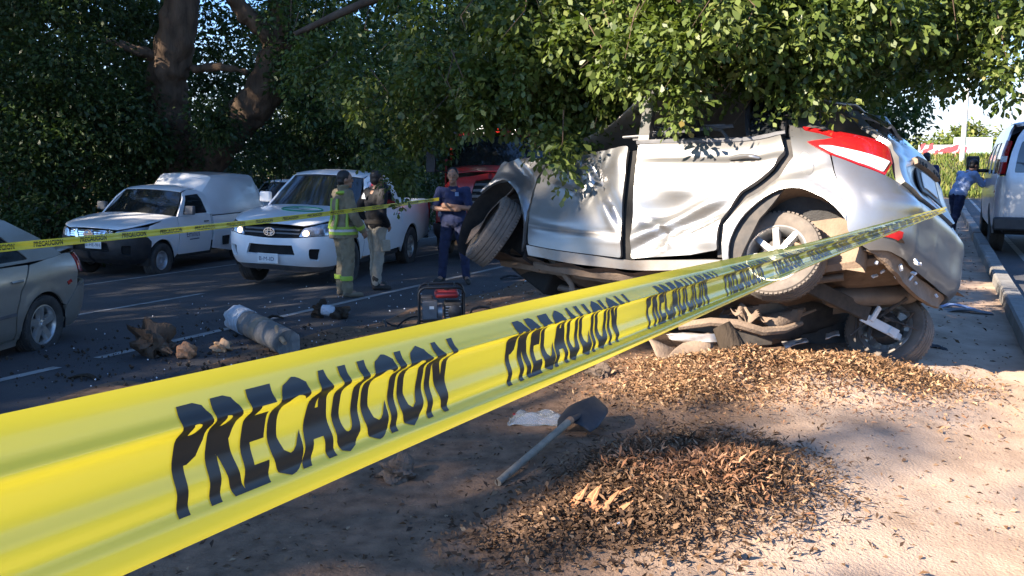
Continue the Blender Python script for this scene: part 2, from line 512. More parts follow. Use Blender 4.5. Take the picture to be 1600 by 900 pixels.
def darker_dirt(m, col, s0, s1):
    """darker brown takes over from the paler dirt away from the kerb"""
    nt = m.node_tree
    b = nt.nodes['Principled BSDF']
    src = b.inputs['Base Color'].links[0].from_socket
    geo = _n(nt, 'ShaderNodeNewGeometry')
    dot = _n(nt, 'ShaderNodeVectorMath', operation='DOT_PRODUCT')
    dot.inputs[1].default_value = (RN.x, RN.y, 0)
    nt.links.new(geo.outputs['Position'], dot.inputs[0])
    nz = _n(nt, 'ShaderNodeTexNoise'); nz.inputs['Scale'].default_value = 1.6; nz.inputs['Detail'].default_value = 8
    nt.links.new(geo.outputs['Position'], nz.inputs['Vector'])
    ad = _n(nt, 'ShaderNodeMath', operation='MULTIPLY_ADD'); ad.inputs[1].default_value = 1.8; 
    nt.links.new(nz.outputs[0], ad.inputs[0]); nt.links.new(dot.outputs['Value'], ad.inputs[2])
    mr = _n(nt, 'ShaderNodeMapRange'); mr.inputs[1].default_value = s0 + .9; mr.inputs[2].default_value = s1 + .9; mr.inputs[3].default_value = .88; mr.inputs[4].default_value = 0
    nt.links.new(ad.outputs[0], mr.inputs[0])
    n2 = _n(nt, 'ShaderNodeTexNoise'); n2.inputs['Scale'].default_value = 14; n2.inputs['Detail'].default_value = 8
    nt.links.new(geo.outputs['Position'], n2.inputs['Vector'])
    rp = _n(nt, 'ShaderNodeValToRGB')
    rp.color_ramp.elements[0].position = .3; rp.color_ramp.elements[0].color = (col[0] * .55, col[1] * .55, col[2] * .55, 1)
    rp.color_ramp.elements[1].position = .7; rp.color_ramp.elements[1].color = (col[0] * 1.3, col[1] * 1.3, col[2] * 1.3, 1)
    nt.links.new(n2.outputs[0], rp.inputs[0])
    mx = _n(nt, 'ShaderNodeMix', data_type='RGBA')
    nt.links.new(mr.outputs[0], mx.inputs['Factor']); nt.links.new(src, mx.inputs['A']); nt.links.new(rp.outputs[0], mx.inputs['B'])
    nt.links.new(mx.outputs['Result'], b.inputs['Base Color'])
darker_dirt(M['dirt'], (.165, .10, .062), -1.15, -.25)

# ------------------------------------------------------------------ setting: ground, roads, kerb
def sheet(name, s0, s1, t0, t1, ns, nt_, zf, m, kind='structure'):
    ss = np.linspace(s0, s1, ns + 1); tt = np.linspace(t0, t1, nt_ + 1)
    S, T = np.meshgrid(ss, tt, indexing='ij')
    X = S * RN.x + T * RD.x; Y = S * RN.y + T * RD.y
    Z = zf(X, Y)
    v = np.stack([X, Y, Z], -1).reshape(-1, 3)
    f = [(i * (nt_ + 1) + j, (i + 1) * (nt_ + 1) + j, (i + 1) * (nt_ + 1) + j + 1, i * (nt_ + 1) + j + 1) for i in range(ns) for j in range(nt_)]
    me = bpy.data.meshes.new(name)
    me.from_pydata(v.tolist(), [], f)
    finish_mesh(me, m, 180)
    o = link(bpy.data.objects.new(name, me))
    o['kind'] = kind
    return o

def bumpy(x, y):
    return (np.sin(x * 3.1 + y * 1.7) * np.sin(y * 2.3 - x * 0.9) * 0.012 + np.sin(x * 9.3 + 1.1) * np.sin(y * 8.1 + x * 2.0) * 0.005
            + np.sin(x * 23 + y * 7) * np.sin(y * 21 - x * 5) * 0.0028)
LEFT_EDGE = -18.5
sheet('ground', -700, 700, -300, 1400, 20, 20, lambda x, y: np.full_like(x, -1.35), M['far_ground'])
sheet('road_left', LEFT_EDGE, -4.9, -30, 220, 34, 60, lambda x, y: -0.35 + np.minimum(st(x, y)[0] + 6.7, 0) * 0.045, M['asphalt'])
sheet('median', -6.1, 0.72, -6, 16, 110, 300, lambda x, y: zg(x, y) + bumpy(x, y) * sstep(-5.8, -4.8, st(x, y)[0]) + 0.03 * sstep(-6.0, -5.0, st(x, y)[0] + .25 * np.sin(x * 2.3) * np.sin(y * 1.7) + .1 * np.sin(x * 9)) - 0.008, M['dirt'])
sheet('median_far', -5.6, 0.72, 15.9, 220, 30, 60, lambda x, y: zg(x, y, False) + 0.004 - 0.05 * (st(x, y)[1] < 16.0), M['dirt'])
RZ = -0.10
sheet('road_right', 0.80, 10.5, -30, 260, 8, 40, lambda x, y: np.full_like(x, RZ), M['asphalt_new'])
sheet('verge_left', -60, LEFT_EDGE + 0.2, -40, 220, 40, 80, lambda x, y: -0.35 + (LEFT_EDGE + 6.7) * 0.045 + 0.02 + 0.03 * (LEFT_EDGE - st(x, y)[0]) + bumpy(x * .5, y * .5) * 4, M['dirt'])
sheet('verge_right', 10.5, 60, -30, 260, 30, 60, lambda x, y: RZ + 0.02 + 0.02 * (st(x, y)[0] - 10.5), M['far_ground'])

def stripe(name, s, w, spans, zoff=0.004, right=False):
    mb = MB()
    for t0, t1 in spans:
        n = max(1, int((t1 - t0) / 2))
        for k in range(n):
            a, b = lerp(t0, t1, k / n), lerp(t0, t1, (k + 1) / n)
            P = []
            for ss, tt in ((s - w / 2, a), (s + w / 2, a), (s + w / 2, b), (s - w / 2, b)):
                x, y = xy(ss, tt)
                z = RZ if right else -0.35 + (ss + 6.7) * 0.045
                P.append((x, y, z + zoff))
            mb.add(P, [(0, 1, 2, 3)])
    o = mb.build(name, M['paint_line'], None)
    o['kind'] = 'structure'
    return o
stripe('road_marking_edge', -6.88, 0.13, [(-10, 4.6), (5.0, 60)])
stripe('road_marking_lane', -9.85, 0.12, [(-6, -3), (0.5, 3.5), (6.4, 9.0), (13.4, 16), (20, 23), (27, 30), (34, 37)])
stripe('road_marking_shoulder', -13.3, 0.12, [(-10, 60)])
stripe('road_marking_right', 4.4, 0.12, [(6, 9), (13, 16), (20, 23), (27, 30), (34, 37), (41, 44)], right=True)
stripe('road_marking_right_edge', 1.35, 0.10, [(-10, 120)], right=True)

kerb = empty('kerb', (*xy(0.72, 10), 0))
kerb['kind'] = 'structure'
KW = 0.17
def kerb_stone(k):
    mb = MB()
    t0 = -2 + k * 1.0
    rg = random.Random(k)
    top = 0.055 + rg.uniform(-.008, .008)
    a0, a1 = t0 + 0.006, t0 + 0.994
    off = rg.uniform(-.008, .008)
    vs = []
    for tt in (a0, a1):
        for ss, zz in ((0.70 + off, -0.6), (0.70 + off, top - .02), (0.72 + off, top), (0.86 + off, top), (0.875 + off, top - .02), (0.875 + off, -0.6)):
            x, y = xy(ss, tt)
            vs.append((x - kerb.location.x, y - kerb.location.y, zz))
    fs = [(i, i + 1, i + 7, i + 6) for i in range(5)] + [(5, 4, 3, 2, 1, 0), (6, 7, 8, 9, 10, 11)]
    mb.add(vs, fs)
    mb.build('kerb_stone', M['kerb'], kerb, smooth=30)
for k in range(46):
    kerb_stone(k)

# ------------------------------------------------------------------ sheet-metal toolbox for vehicles
def tab(*pts):
    xs = [p[0] for p in pts]; ys = [p[1] for p in pts]
    return lambda z: np.interp(z, xs, ys)

class Body:
    """horizontal sections of a car body; u runs along the left side (there u = x) and round both ends to the centre line"""
    def __init__(self, W, xr, xf, x0, x1, Rr, Rf, Br=0.6, Bf=0.6, wref=None, crown_r=0.04, crown_f=0.06, plan=0.02):
        self.W, self.xr, self.xf, self.x0, self.x1, self.Rr, self.Rf, self.Br, self.Bf = W, xr, xf, x0, x1, Rr, Rf, Br, Bf
        self.wref = wref or float(W(0.6))
        self.cr, self.cf = x0 + Rr, x1 - Rf
        self.kr, self.kf, self.plan = crown_r, crown_f, plan
        self.uc_r = self.cr - Rr * PI / 2 - (self.wref - Rr)     # rear centre line
        self.uc_f = self.cf + Rf * PI / 2 + (self.wref - Rf)     # front centre line
    def P(self, u, z):
        u = np.asarray(u, float); z = np.asarray(z, float)
        W = self.W(z)
        dr = self.xr(z) - self.x0; df = self.xf(z) - self.x1
        mid = (self.cr + self.cf) / 2; hw = (self.cf - self.cr) / 2
        x = u + dr * sstep(0, 1, (self.cr + self.Br - u) / self.Br) + df * sstep(0, 1, (u - self.cf + self.Bf) / self.Bf)
        y = W - self.plan * np.clip(np.abs((u - mid) / hw), 0, 1) ** 3
        # rear
        Rr = self.Rr
        th = np.clip((self.cr - u) / Rr, 0, PI / 2)
        rem = np.clip((self.cr - u) - Rr * PI / 2, 0, None)
        fr = 1 - rem / (self.wref - Rr)
        We = W - self.plan
        isr = u < self.cr
        xr_ = self.cr - Rr * np.sin(th) + dr - self.kr * (1 - fr ** 2) * (rem > 0)
        yr_ = np.where(rem > 0, (We - Rr) * fr, We - Rr * (1 - np.cos(th)))
        Rf = self.Rf
        tf = np.clip((u - self.cf) / Rf, 0, PI / 2)
        remf = np.clip((u - self.cf) - Rf * PI / 2, 0, None)
        ff = 1 - remf / (self.wref - Rf)
        isf = u > self.cf
        xf_ = self.cf + Rf * np.sin(tf) + df + self.kf * (1 - ff ** 2) * (remf > 0)
        yf_ = np.where(remf > 0, (We - Rf) * ff, We - Rf * (1 - np.cos(tf)))
        x = np.where(isr, xr_, np.where(isf, xf_, x)); y = np.where(isr, yr_, np.where(isf, yf_, y))
        return np.stack([x, y, z + 0 * u], -1)
    def N(self, u, z):
        e = 0.004
        du = self.P(u + e, z) - self.P(u - e, z)
        dz = self.P(u, z + e) - self.P(u, z - e)
        n = np.cross(dz, du)
        return n / np.maximum(np.linalg.norm(n, axis=-1, keepdims=True), 1e-9)

def arch(cx, cz, r, a0, a1, n=18):
    return [(cx + r * math.cos(R(a)), cz + r * math.sin(R(a))) for a in np.linspace(a0, a1, n)]

def fillet(poly, r, n=4):
    """round the corners of a polygon"""
    out = []
    m = len(poly)
    for i in range(m):
        p0, p, p1 = Vector(poly[i - 1]), Vector(poly[i]), Vector(poly[(i + 1) % m])
        a, b = (p0 - p), (p1 - p)
        la, lb = a.length, b.length
        if la < 1e-6 or lb < 1e-6:
            continue
        ang = a.angle(b)
        if ang > R(165):
            out.append(tuple(p)); continue
        d = min(r, la * .45, lb * .45)
        q0, q1 = p + a / la * d, p + b / lb * d
        for k in range(n + 1):
            t = k / n
            out.append(tuple(q0 * (1 - t) ** 2 + p * 2 * t * (1 - t) + q1 * t * t))
    return out

def inside(px, py, poly):
    c = np.zeros(px.shape, bool)
    n = len(poly)
    for i in range(n):
        x0, y0 = poly[i]; x1, y1 = poly[(i + 1) % n]
        if y0 == y1: continue
        h = ((y0 > py) != (y1 > py)) & (px < (x1 - x0) * (py - y0) / (y1 - y0) + x0)
        c ^= h
    return c

def resample(poly, d):
    out = []
    n = len(poly)
    for i in range(n):
        a, b = Vector(poly[i]), Vector(poly[(i + 1) % n])
        k = max(1, int(math.ceil((b - a).length / d)))
        for j in range(k):
            out.append(tuple(a.lerp(b, j / k)))
    return out

def panel2d(outline, holes=(), d=0.05):
    """triangulated sheet inside an outline: points, triangles, boundary loops"""
    loops = [resample(outline, d)] + [resample(h, d) for h in holes]
    pts = []; edges = []; lid = []
    for L in loops:
        n0 = len(pts)
        pts += L
        ids = list(range(n0, n0 + len(L)))
        lid.append(ids)
        edges += [(ids[i], ids[(i + 1) % len(ids)]) for i in range(len(ids))]
    A = np.array(pts)
    lo, hi = A.min(0), A.max(0)
    gx, gy = np.meshgrid(np.arange(lo[0] + d * .5, hi[0], d), np.arange(lo[1] + d * .5, hi[1], d))
    gx[::2] += d * .25
    gx, gy = gx.ravel(), gy.ravel()
    k = inside(gx, gy, loops[0])
    for h in loops[1:]:
        k &= ~inside(gx, gy, h)
    g = np.stack([gx[k], gy[k]], 1)
    if len(g):
        keep = np.ones(len(g), bool)
        for c in range(0, len(g), 500):
            dd = np.sqrt(((g[c:c + 500, None] - A[None]) ** 2).sum(-1)).min(1)
            keep[c:c + 500] = dd > d * .42
        g = g[keep]
    allp = [Vector(p) for p in pts] + [Vector(p) for p in g]
    r = delaunay_2d_cdt(allp, edges, [], 0, 1e-6)
    V = np.array([tuple(p) for p in r[0]])
    F = np.array([tuple(f) for f in r[2] if len(f) == 3])
    cx = V[F].mean(1)
    ok = inside(cx[:, 0], cx[:, 1], loops[0])
    for h in loops[1:]:
        ok &= ~inside(cx[:, 0], cx[:, 1], h)
    F = F[ok]
    # boundary edges
    E = {}
    for f in F:
        for a, b in ((f[0], f[1]), (f[1], f[2]), (f[2], f[0])):
            E[(a, b)] = E.get((a, b), 0) + 1
    B = [(a, b) for (a, b) in E if (b, a) not in E]
    return V, F, B

def panel(name, body, outline, m, parent, holes=(), d=0.05, off=0.0, lip=0.018, mirror=False, both=False, dent=None, warp=None, smooth=38, fil=0.0):
    """body panel cut from the side / end surface of a vehicle, with a folded-in lip; both=True joins the mirror image"""
    if fil:
        outline = fillet(outline, fil)
    V, F, B = panel2d(outline, holes, d)
    P = body.P(V[:, 0], V[:, 1]); N = body.N(V[:, 0], V[:, 1])
    P = P + N * off
    if dent is not None:
        P = P + N * dent(V[:, 0], V[:, 1])[:, None]
    # orient triangles outward
    t = F[len(F) // 2]
    nn = np.cross(P[t[1]] - P[t[0]], P[t[2]] - P[t[0]])
    fl = np.dot(nn, N[t[0]]) < 0
    faces = [tuple(f[::-1]) if fl else tuple(f) for f in F.tolist()]
    n = len(P)
    verts = [P]
    if lip:
        bi = sorted(set(i for e in B for i in e))
        mp = {b: n + k for k, b in enumerate(bi)}
        verts.append(P[bi] - N[bi] * lip)
        for a, b in B:
            q = (b, a, mp[a], mp[b])
            faces.append(q[::-1] if fl else q)
    verts = np.concatenate(verts)
    if mirror:
        verts = verts * np.array([1, -1, 1]); faces = [f[::-1] for f in faces]
    if both:
        k = len(verts)
        verts = np.concatenate([verts, verts * np.array([1, -1, 1])])
        faces = faces + [tuple(i + k for i in f)[::-1] for f in faces]
    if warp is not None:
        verts = warp(verts)
    me = bpy.data.meshes.new(name)
    me.from_pydata(verts.tolist(), [], faces)
    if both:
        bm = bmesh.new(); bm.from_mesh(me)
        bmesh.ops.remove_doubles(bm, verts=bm.verts, dist=0.0015)
        bm.to_mesh(me); bm.free()
    finish_mesh(me, m, smooth)
    return link(bpy.data.objects.new(name, me), parent)

def strip(name, rows, m, parent, ny=16, sub=4, warp=None, dent=None, thick=0.0, smooth=40):
    """sheet lofted across the car: rows (x, z at the edge, half width, rise at the centre, bow forward at the centre)"""
    rows = np.array(rows, float)
    k = len(rows)
    tt = np.linspace(0, k - 1, (k - 1) * sub + 1)
    def cat(c):
        out = []
        for t in tt:
            i = min(int(t), k - 2); f = t - i
            p0, p1, p2, p3 = c[max(i - 1, 0)], c[i], c[i + 1], c[min(i + 2, k - 1)]
            out.append(0.5 * (2 * p1 + (p2 - p0) * f + (2 * p0 - 5 * p1 + 4 * p2 - p3) * f * f + (3 * p1 - p0 - 3 * p2 + p3) * f ** 3))
        return np.array(out)
    Rr = np.stack([cat(rows[:, i]) for i in range(rows.shape[1])], 1)
    vs = []
    for x, z, w, c, b in Rr:
        for j in range(ny + 1):
            q = -1 + 2 * j / ny
            e = 1 - abs(q) ** 2.4
            vs.append((x + b * e, q * w, z + c * e))
    vs = np.array(vs)
    if dent is not None:
        vs = vs + dent(vs)
    if warp is not None:
        vs = warp(vs)
    n1 = ny + 1
    fs = [(i * n1 + j, i * n1 + j + 1, (i + 1) * n1 + j + 1, (i + 1) * n1 + j) for i in range(len(Rr) - 1) for j in range(ny)]
    me = bpy.data.meshes.new(name)
    me.from_pydata(vs.tolist(), [], fs)
    finish_mesh(me, m, smooth)
    o = link(bpy.data.objects.new(name, me), parent)
    if thick:
        s = o.modifiers.new('solid', 'SOLIDIFY'); s.thickness = thick; s.offset = 0
    return o

# ------------------------------------------------------------------ wheels
def make_wheel(parent, loc, axis, rt, rr, w, style='alloy10', tyre=None, rim=None, up=(0, 0, 1), spin=0.0, inner='under_dark', hubr=.62):
    """wheel > tyre, rim; axis points to the outer face"""
    tyre = tyre or M['tyre']; rim = rim or M['alloy']
    T = axis_matrix(loc, axis, up) @ Matrix.Rotation(spin, 4, 'Z')
    hub = MB()
    hub.lathe([(0.001, -w * .42), (rr * hubr, -w * .42), (rr * hubr, w * .02), (rr * .3, w * .06), (0.001, w * .06)], 28, T)
    o = hub.build('wheel', M[inner], parent)
    ty = MB()
    h = w / 2
    prof = [(rr - .004, -h * .72), (rr + .012, -h * .86), (lerp(rr, rt, .45), -h * 1.04), (lerp(rr, rt, .8), -h * .98), (rt - .014, -h * .86), (rt - .003, -h * .72)]
    ng = 4
    for g in range(ng):
        a = -h * .72 + (h * 1.44) * (g + .16) / ng; b = -h * .72 + (h * 1.44) * (g + .84) / ng
        prof += [(rt, a), (rt, b), (rt - .008, b + h * .05), (rt - .008, -h * .72 + h * 1.44 * (g + 1.16) / ng - h * .05)] if g < ng - 1 else [(rt, a), (rt, b)]
    prof += [(rt - .003, h * .72), (rt - .014, h * .86), (lerp(rr, rt, .8), h * .98), (lerp(rr, rt, .45), h * 1.04), (rr + .012, h * .86), (rr - .004, h * .72)]
    ty.lathe(prof, 48, T)
    # shoulder blocks of the tread
    for k in range(60):
        for sgn in (-1, 1):
            a = 2 * PI * k / 60
            q = T @ Matrix.Rotation(a, 4, 'Z')
            ty.box((rt - .0075, 0, sgn * h * .78), (.012, rt * 2 * PI / 60 * .62, h * .2), q)
    ty.build('tyre', tyre, o)
    rm = MB()
    rm.lathe([(rr, h * .74), (rr - .012, h * .76), (rr - .018, h * .66), (rr - .03, h * .40), (rr - .035, -h * .55), (rr - .012, -h * .72), (rr + .002, -h * .72)], 40, T)
    zf = h * .52
    if style.startswith('alloy'):
        n = int(style[5:])
        for k in range(n):
            q = T @ Matrix.Rotation(2 * PI * k / n, 4, 'Z')
            wd = rr * (.17 if n > 6 else .30)
            a, b = rr * .16, rr - .016
            vs = [(a, -wd * .55, zf), (b, -wd * .5, zf + .012), (b, wd * .5, zf + .012), (a, wd * .55, zf),
                  (a, -wd * .75, zf - .035), (b, -wd * .7, zf - .03), (b, wd * .7, zf - .03), (a, wd * .75, zf - .035)]
            rm.add(vs, [(0, 1, 2, 3), (4, 7, 6, 5), (0, 4, 5, 1), (3, 2, 6, 7), (0, 3, 7, 4), (1, 5, 6, 2)], q)
        rm.lathe([(rr * .26, zf - .03), (rr * .25, zf + .002), (rr * .12, zf + .008), (rr * .1, zf + .014), (0.001, zf + .014)], 24, T)
        for k in range(5):
            q = T @ Matrix.Rotation(2 * PI * (k + .5) / 5, 4, 'Z')
            rm.lathe([(.009, zf - .01), (.009, zf + .008), (0.001, zf + .008)], 8, q @ Matrix.Translation((rr * .18, 0, 0)))
    else:                                     # pressed steel disc with holes
        rm.lathe([(rr - .022, h * .45), (rr * .82, h * .15), (rr * .62, h * .38), (rr * .5, h * .52), (rr * .34, h * .50), (rr * .30, h * .2), (0.001, h * .2)], 32, T)
        for k in range(8):
            q = T @ Matrix.Rotation(2 * PI * k / 8, 4, 'Z')
            rm.box((rr * .72, 0, h * .33), (rr * .16, rr * .16, .02), q)
    rm.build('rim', rim, o)
    return o

def put_text(name, body, size, M4, m, parent, proud=0.0):
    vs, fs = text_mesh(body, size)
    mb = MB()
    mb.add([(x, y, proud) for x, y, z in vs], fs, M4)
    return mb.build(name, m, parent, smooth=0)

# ------------------------------------------------------------------ the wrecked hatchback
# where points of an undamaged car (x forward from the rear axle, y left, z up) have ended up
WK = [((0, .83, .30), (1218, 398), 5.42), ((-.15, .83, .82), (1267, 252), 5.50), ((-.26, .79, .96), (1284, 221), 5.55), ((-.60, .63, .79), (1386, 270), 5.36), ((-.62, .62, .93), (1394, 232), 5.50), ((-.30, .74, 1.10), (1276, 199), 5.68),
      ((.36, .84, .83), (1180, 258), 5.72), ((.0, .79, 1.0), (1220, 209), 5.72), ((1.03, .79, .94), (1000, 229), 6.22), ((1.04, .81, .27), (986, 402), 6.0),
      ((.43, .81, .25), (1122, 400), 5.62), ((2.08, .81, .28), (826, 380), 6.72), ((1.95, .80, .95), (862, 258), 6.92), ((2.51, .84, .68), (792, 282), 7.12),
      ((-.50, .70, .24), (1395, 385), 5.20), ((-.74, 0, .26), (1458, 425), 5.62), ((-.55, -.72, .25), (1500, 470), 6.22), ((-.74, 0, .72), (1447, 300), 5.82),
      ((-.60, -.72, .60), (1494, 392), 6.40), ((-.60, -.60, .98), (1460, 283), 6.55), ((-.30, .58, 1.42), (1345, 172), 6.0), ((-.3, -.58, 1.42), (1440, 235), 6.7), ((1.0, .62, 1.40), (1008, 140), 6.5),
      ((1.0, -.75, .25), (1130, 520), 7.1), ((2.3, -.75, .3), (930, 470), 7.9)]
_L = np.array([k[0] for k in WK], float)
_T = np.array([tuple(at(*k[1], k[2])) for k in WK])
_lc, _tc = _L.mean(0), _T.mean(0)
_U, _S, _Vt = np.linalg.svd((_L - _lc).T @ (_T - _tc))
_D = np.diag([1, 1, np.sign(np.linalg.det(_Vt.T @ _U.T))])
WR = _Vt.T @ _D @ _U.T
_rigid = lambda p: (np.asarray(p, float) - _lc) @ WR.T + _tc
_res = _T - _rigid(_L)
_K = np.linalg.norm(_L[:, None] - _L[None], axis=-1)
_A = np.zeros((len(_L) + 4, len(_L) + 4))
_A[:len(_L), :len(_L)] = _K + np.eye(len(_L)) * -0.06
_A[:len(_L), len(_L):] = np.c_[np.ones(len(_L)), _L]
_A[len(_L):, :len(_L)] = _A[:len(_L), len(_L):].T
_C = np.linalg.solve(_A, np.r_[_res, np.zeros((4, 3))])
WRECK_AT = Vector((1.6, 6.1, 0.0))
def bend(p):
    """undamaged car -> bent wreck, in the wreck's own frame"""
    p = np.asarray(p, float).reshape(-1, 3)
    d = np.linalg.norm(p[:, None] - _L[None], axis=-1)
    return _rigid(p) + d @ _C[:len(_L)] + np.c_[np.ones(len(p)), p] @ _C[len(_L):] - np.array(WRECK_AT)

wreck = empty('wrecked_car', WRECK_AT)
tag(wreck, 'crumpled silver hatchback wreck tilted on its side over the leaf piles', 'car')

YB = Body(W=tab((.16, .77), (.24, .805), (.34, .83), (.5, .845), (.68, .842), (.82, .828), (.9, .81), (1.0, .785), (1.15, .72), (1.4, .60), (1.5, .55)),
          xr=tab((.2, -.58), (.3, -.68), (.42, -.72), (.58, -.72), (.66, -.69), (.74, -.66), (1.02, -.60), (1.2, -.47), (1.45, -.26)),
          xf=tab((.2, 3.3), (.5, 3.4), (.9, 3.2)), x0=-.72, x1=3.40, Rr=.40, Rf=.5, Br=.25, Bf=.5, wref=.845, plan=.015)

def gauss(u, z, cu, cz, ru, rz, a):
    return a * np.exp(-((u - cu) / ru) ** 2 - ((z - cz) / rz) ** 2)
def crease(u, z, p, q, w, a):
    """fold along a line: pushed in on one side, out on the other"""
    p, q = np.array(p), np.array(q)
    d = q - p; L = np.linalg.norm(d); d /= L
    n = np.array([-d[1], d[0]])
    s_ = (u - p[0]) * d[0] + (z - p[1]) * d[1]
    t = (u - p[0]) * n[0] + (z - p[1]) * n[1]
    return a * (t / w) * np.exp(-(t / w) ** 2) * sstep(-.15, .12, s_) * (1 - sstep(L - .12, L + .15, s_)) * 1.6
def dent_rear_door(u, z):
    return (gauss(u, z, .80, .52, .24, .12, -.075) + crease(u, z, (1.02, .34), (.47, .57), .05, -.040) + gauss(u, z, .95, .71, .07, .06, -.022) + gauss(u, z, .72, .66, .10, .035, .010)
            + crease(u, z, (1.02, .83), (.0, .868), .035, .011) + crease(u, z, (.84, .31), (.5, .47), .022, .018) + gauss(u, z, .5, .36, .12, .05, .016) + crease(u, z, (.98, .50), (.70, .38), .02, -.010))
def dent_front_door(u, z):
    return (gauss(u, z, 1.38, .74, .11, .12, -.060) + crease(u, z, (1.52, .92), (1.16, .46), .045, .032) + gauss(u, z, 1.75, .58, .28, .2, -.022) + crease(u, z, (1.30, .93), (1.44, .66), .025, -.016)
            + crease(u, z, (2.05, .42), (1.1, .37), .025, .011) + gauss(u, z, 1.17, .85, .05, .09, .026) + gauss(u, z, 1.56, .86, .05, .08, -.026) + crease(u, z, (1.95, .80), (1.6, .70), .03, .008))
def dent_quarter(u, z):
    return (.016 * np.exp(-((np.hypot(u, z - .30) - .385) / .05) ** 2) + crease(u, z, (-.05, .74), (-.4, .80), .05, .01)
            + gauss(u, z, .25, .70, .12, .08, -.015))
def dent_fender(u, z):
    return gauss(u, z, 2.25, .80, .12, .09, -.045) + crease(u, z, (2.1, .75), (2.4, .9), .05, .03) + .004 * np.sin(u * 23 + z * 14) + .03 * np.exp(-((np.hypot(u - 2.51, z - .30) - .40) / .035) ** 2)

A_R = arch(0, .30, .365, -14, 194, 26)
quarter = [(.40, .235), (.425, .45), (.315, .615), (.08, .735), (-.045, .86), (-.05, 1.0), (-.02, 1.1), (.05, 1.2), (.15, 1.45), (-.20, 1.45), (-.40, 1.25), (-.50, 1.125),
           (-.28, 1.108), (-.31, 1.075), (-.42, 1.05), (-.47, 1.008), (-.40, .978), (-.25, .965), (-.385, .865), (-.345, .60)] + A_R[::-1][4:]
panel('quarter_panel', YB, quarter, M['silver'], wreck, d=.026, dent=dent_quarter, warp=bend)
bump = [(-.395, .857), (-.54, .79), (-.72, .745), (-.80, .70), (-.88, .65), (-1.0, .605), (YB.uc_r, .60), (YB.uc_r, .235), (-1.0, .225), (-.72, .225), (-.52, .24), (-.40, .30)] + [p for p in A_R[::-1] if p[0] < -.2 and .32 < p[1] < .57] + [(-.345, .595)]
panel('rear_bumper', YB, bump, M['silver'], wreck, d=.04, both=True, lip=.05, off=.006, warp=bend,
      dent=lambda u, z: .022 * np.exp(-((z - .55) / .05) ** 2) * (u < -.5) + gauss(u, z, -1.0, .4, .3, .1, -.03))
# grey-brown lower valance
val = [(-.50, .235), (-.75, .218), (-1.0, .215), (YB.uc_r, .215), (YB.uc_r, .12), (-1.0, .13), (-.75, .16)]
panel('bumper_valance', YB, val, M['under_tan'], wreck, d=.05, both=True, off=-.02, lip=.03, warp=bend)
light = [(-.255, .963), (-.38, .872), (-.54, .80), (-.70, .757), (-.80, .86), (-.80, .98), (-.72, 1.05), (-.55, 1.095), (-.30, 1.115), (-.31, 1.085), (-.42, 1.062), (-.485, 1.012), (-.40, .985)]
tl = panel('tail_light', YB, light, M['lens_red'], wreck, d=.03, off=.006, lip=.03, warp=bend)
panel('lens', YB, fillet([(-.335, .93), (-.42, .868), (-.54, .816), (-.69, .776), (-.775, .865), (-.62, .895), (-.42, .932)], .012), M['lens_clear'], tl, d=.025, off=.010, lip=.006, warp=bend)
panel('tail_light', YB, light, M['lens_red'], wreck, d=.03, off=.006, lip=.03, mirror=True, warp=bend)
for k in range(2):       # bright bars inside the clear lens
    zz = .832 + k * .024
    panel('reflector_bar', YB, [(-.49, zz + .016), (-.67, zz - .008), (-.67, zz - .002), (-.49, zz + .024)], M['lens_red'] if False else M['lens_head'], tl, d=.04, off=.013, lip=.003, warp=bend)
panel('rear_reflector', YB, [(-.53, .31), (-.66, .29), (-.67, .345), (-.55, .36)], M['lens_red'], wreck, d=.03, off=.012, lip=.02, warp=bend)
fuel = [(-.15 + .075 * math.cos(a), .815 + .078 * math.sin(a)) for a in np.linspace(0, 2 * PI, 25)[:-1]]
panel('fuel_flap_seam', YB, [(-.15 + .0785 * math.cos(a), .815 + .0815 * math.sin(a)) for a in np.linspace(0, 2 * PI, 25)[:-1]], M['grey_plastic'], wreck, d=.03, off=.0015, lip=0, dent=dent_quarter, warp=bend)
panel('fuel_flap', YB, fuel, M['silver'], wreck, d=.03, off=.003, lip=.004, dent=dent_quarter, warp=bend)

# sprung tailgate: the lower skin stands off the body
def shift(fn, d):
    return lambda p: fn(np.asarray(p) + np.array(d))
gate_w = lambda p: bend(np.asarray(p) + np.array([-.035, 0, .0]) + np.outer(np.clip(np.asarray(p)[:, 2] - .6, 0, 1), [.02, 0, 0.0]))
gate = [(-.80, .715), (-.815, .90), (-.79, 1.03), (-.74, 1.09), (YB.uc_r, 1.10), (YB.uc_r, .63), (-1.0, .635), (-.90, .67)]
tg = panel('tailgate', YB, gate, M['silver'], wreck, d=.04, both=True, lip=.05, off=.004, warp=gate_w,
           dent=lambda u, z: gauss(u, z, -1.25, .78, .22, .11, -.035) + crease(u, z, (-.8, .93), (-1.3, .97), .05, .018))
panel('plate_garnish', YB, [(-1.08, .90), (-1.10, .965), (YB.uc_r, .97), (YB.uc_r, .90)], M['under_tan'], tg, d=.04, both=True, lip=.04, off=.035, warp=gate_w)
for k in (-1.12, -1.2, -1.28):
    panel('lamp_socket', YB, [(k + .025 * math.cos(a), .915 + .018 * math.sin(a)) for a in np.linspace(0, 6.28, 13)[:-1]], M['void'], tg, d=.03, both=True, off=.04, lip=.004, warp=gate_w)
panel('plate_recess', YB, [(-1.13, .70), (-1.13, .885), (YB.uc_r, .885), (YB.uc_r, .70)], M['black_plastic'], tg, d=.05, both=True, lip=.01, off=.006, warp=gate_w)
panel('number_plate', YB, [(-1.22, .735), (-1.22, .86), (YB.uc_r, .86), (YB.uc_r, .735)], M['plate'], tg, d=.05, both=True, lip=.006, off=.016, warp=gate_w)
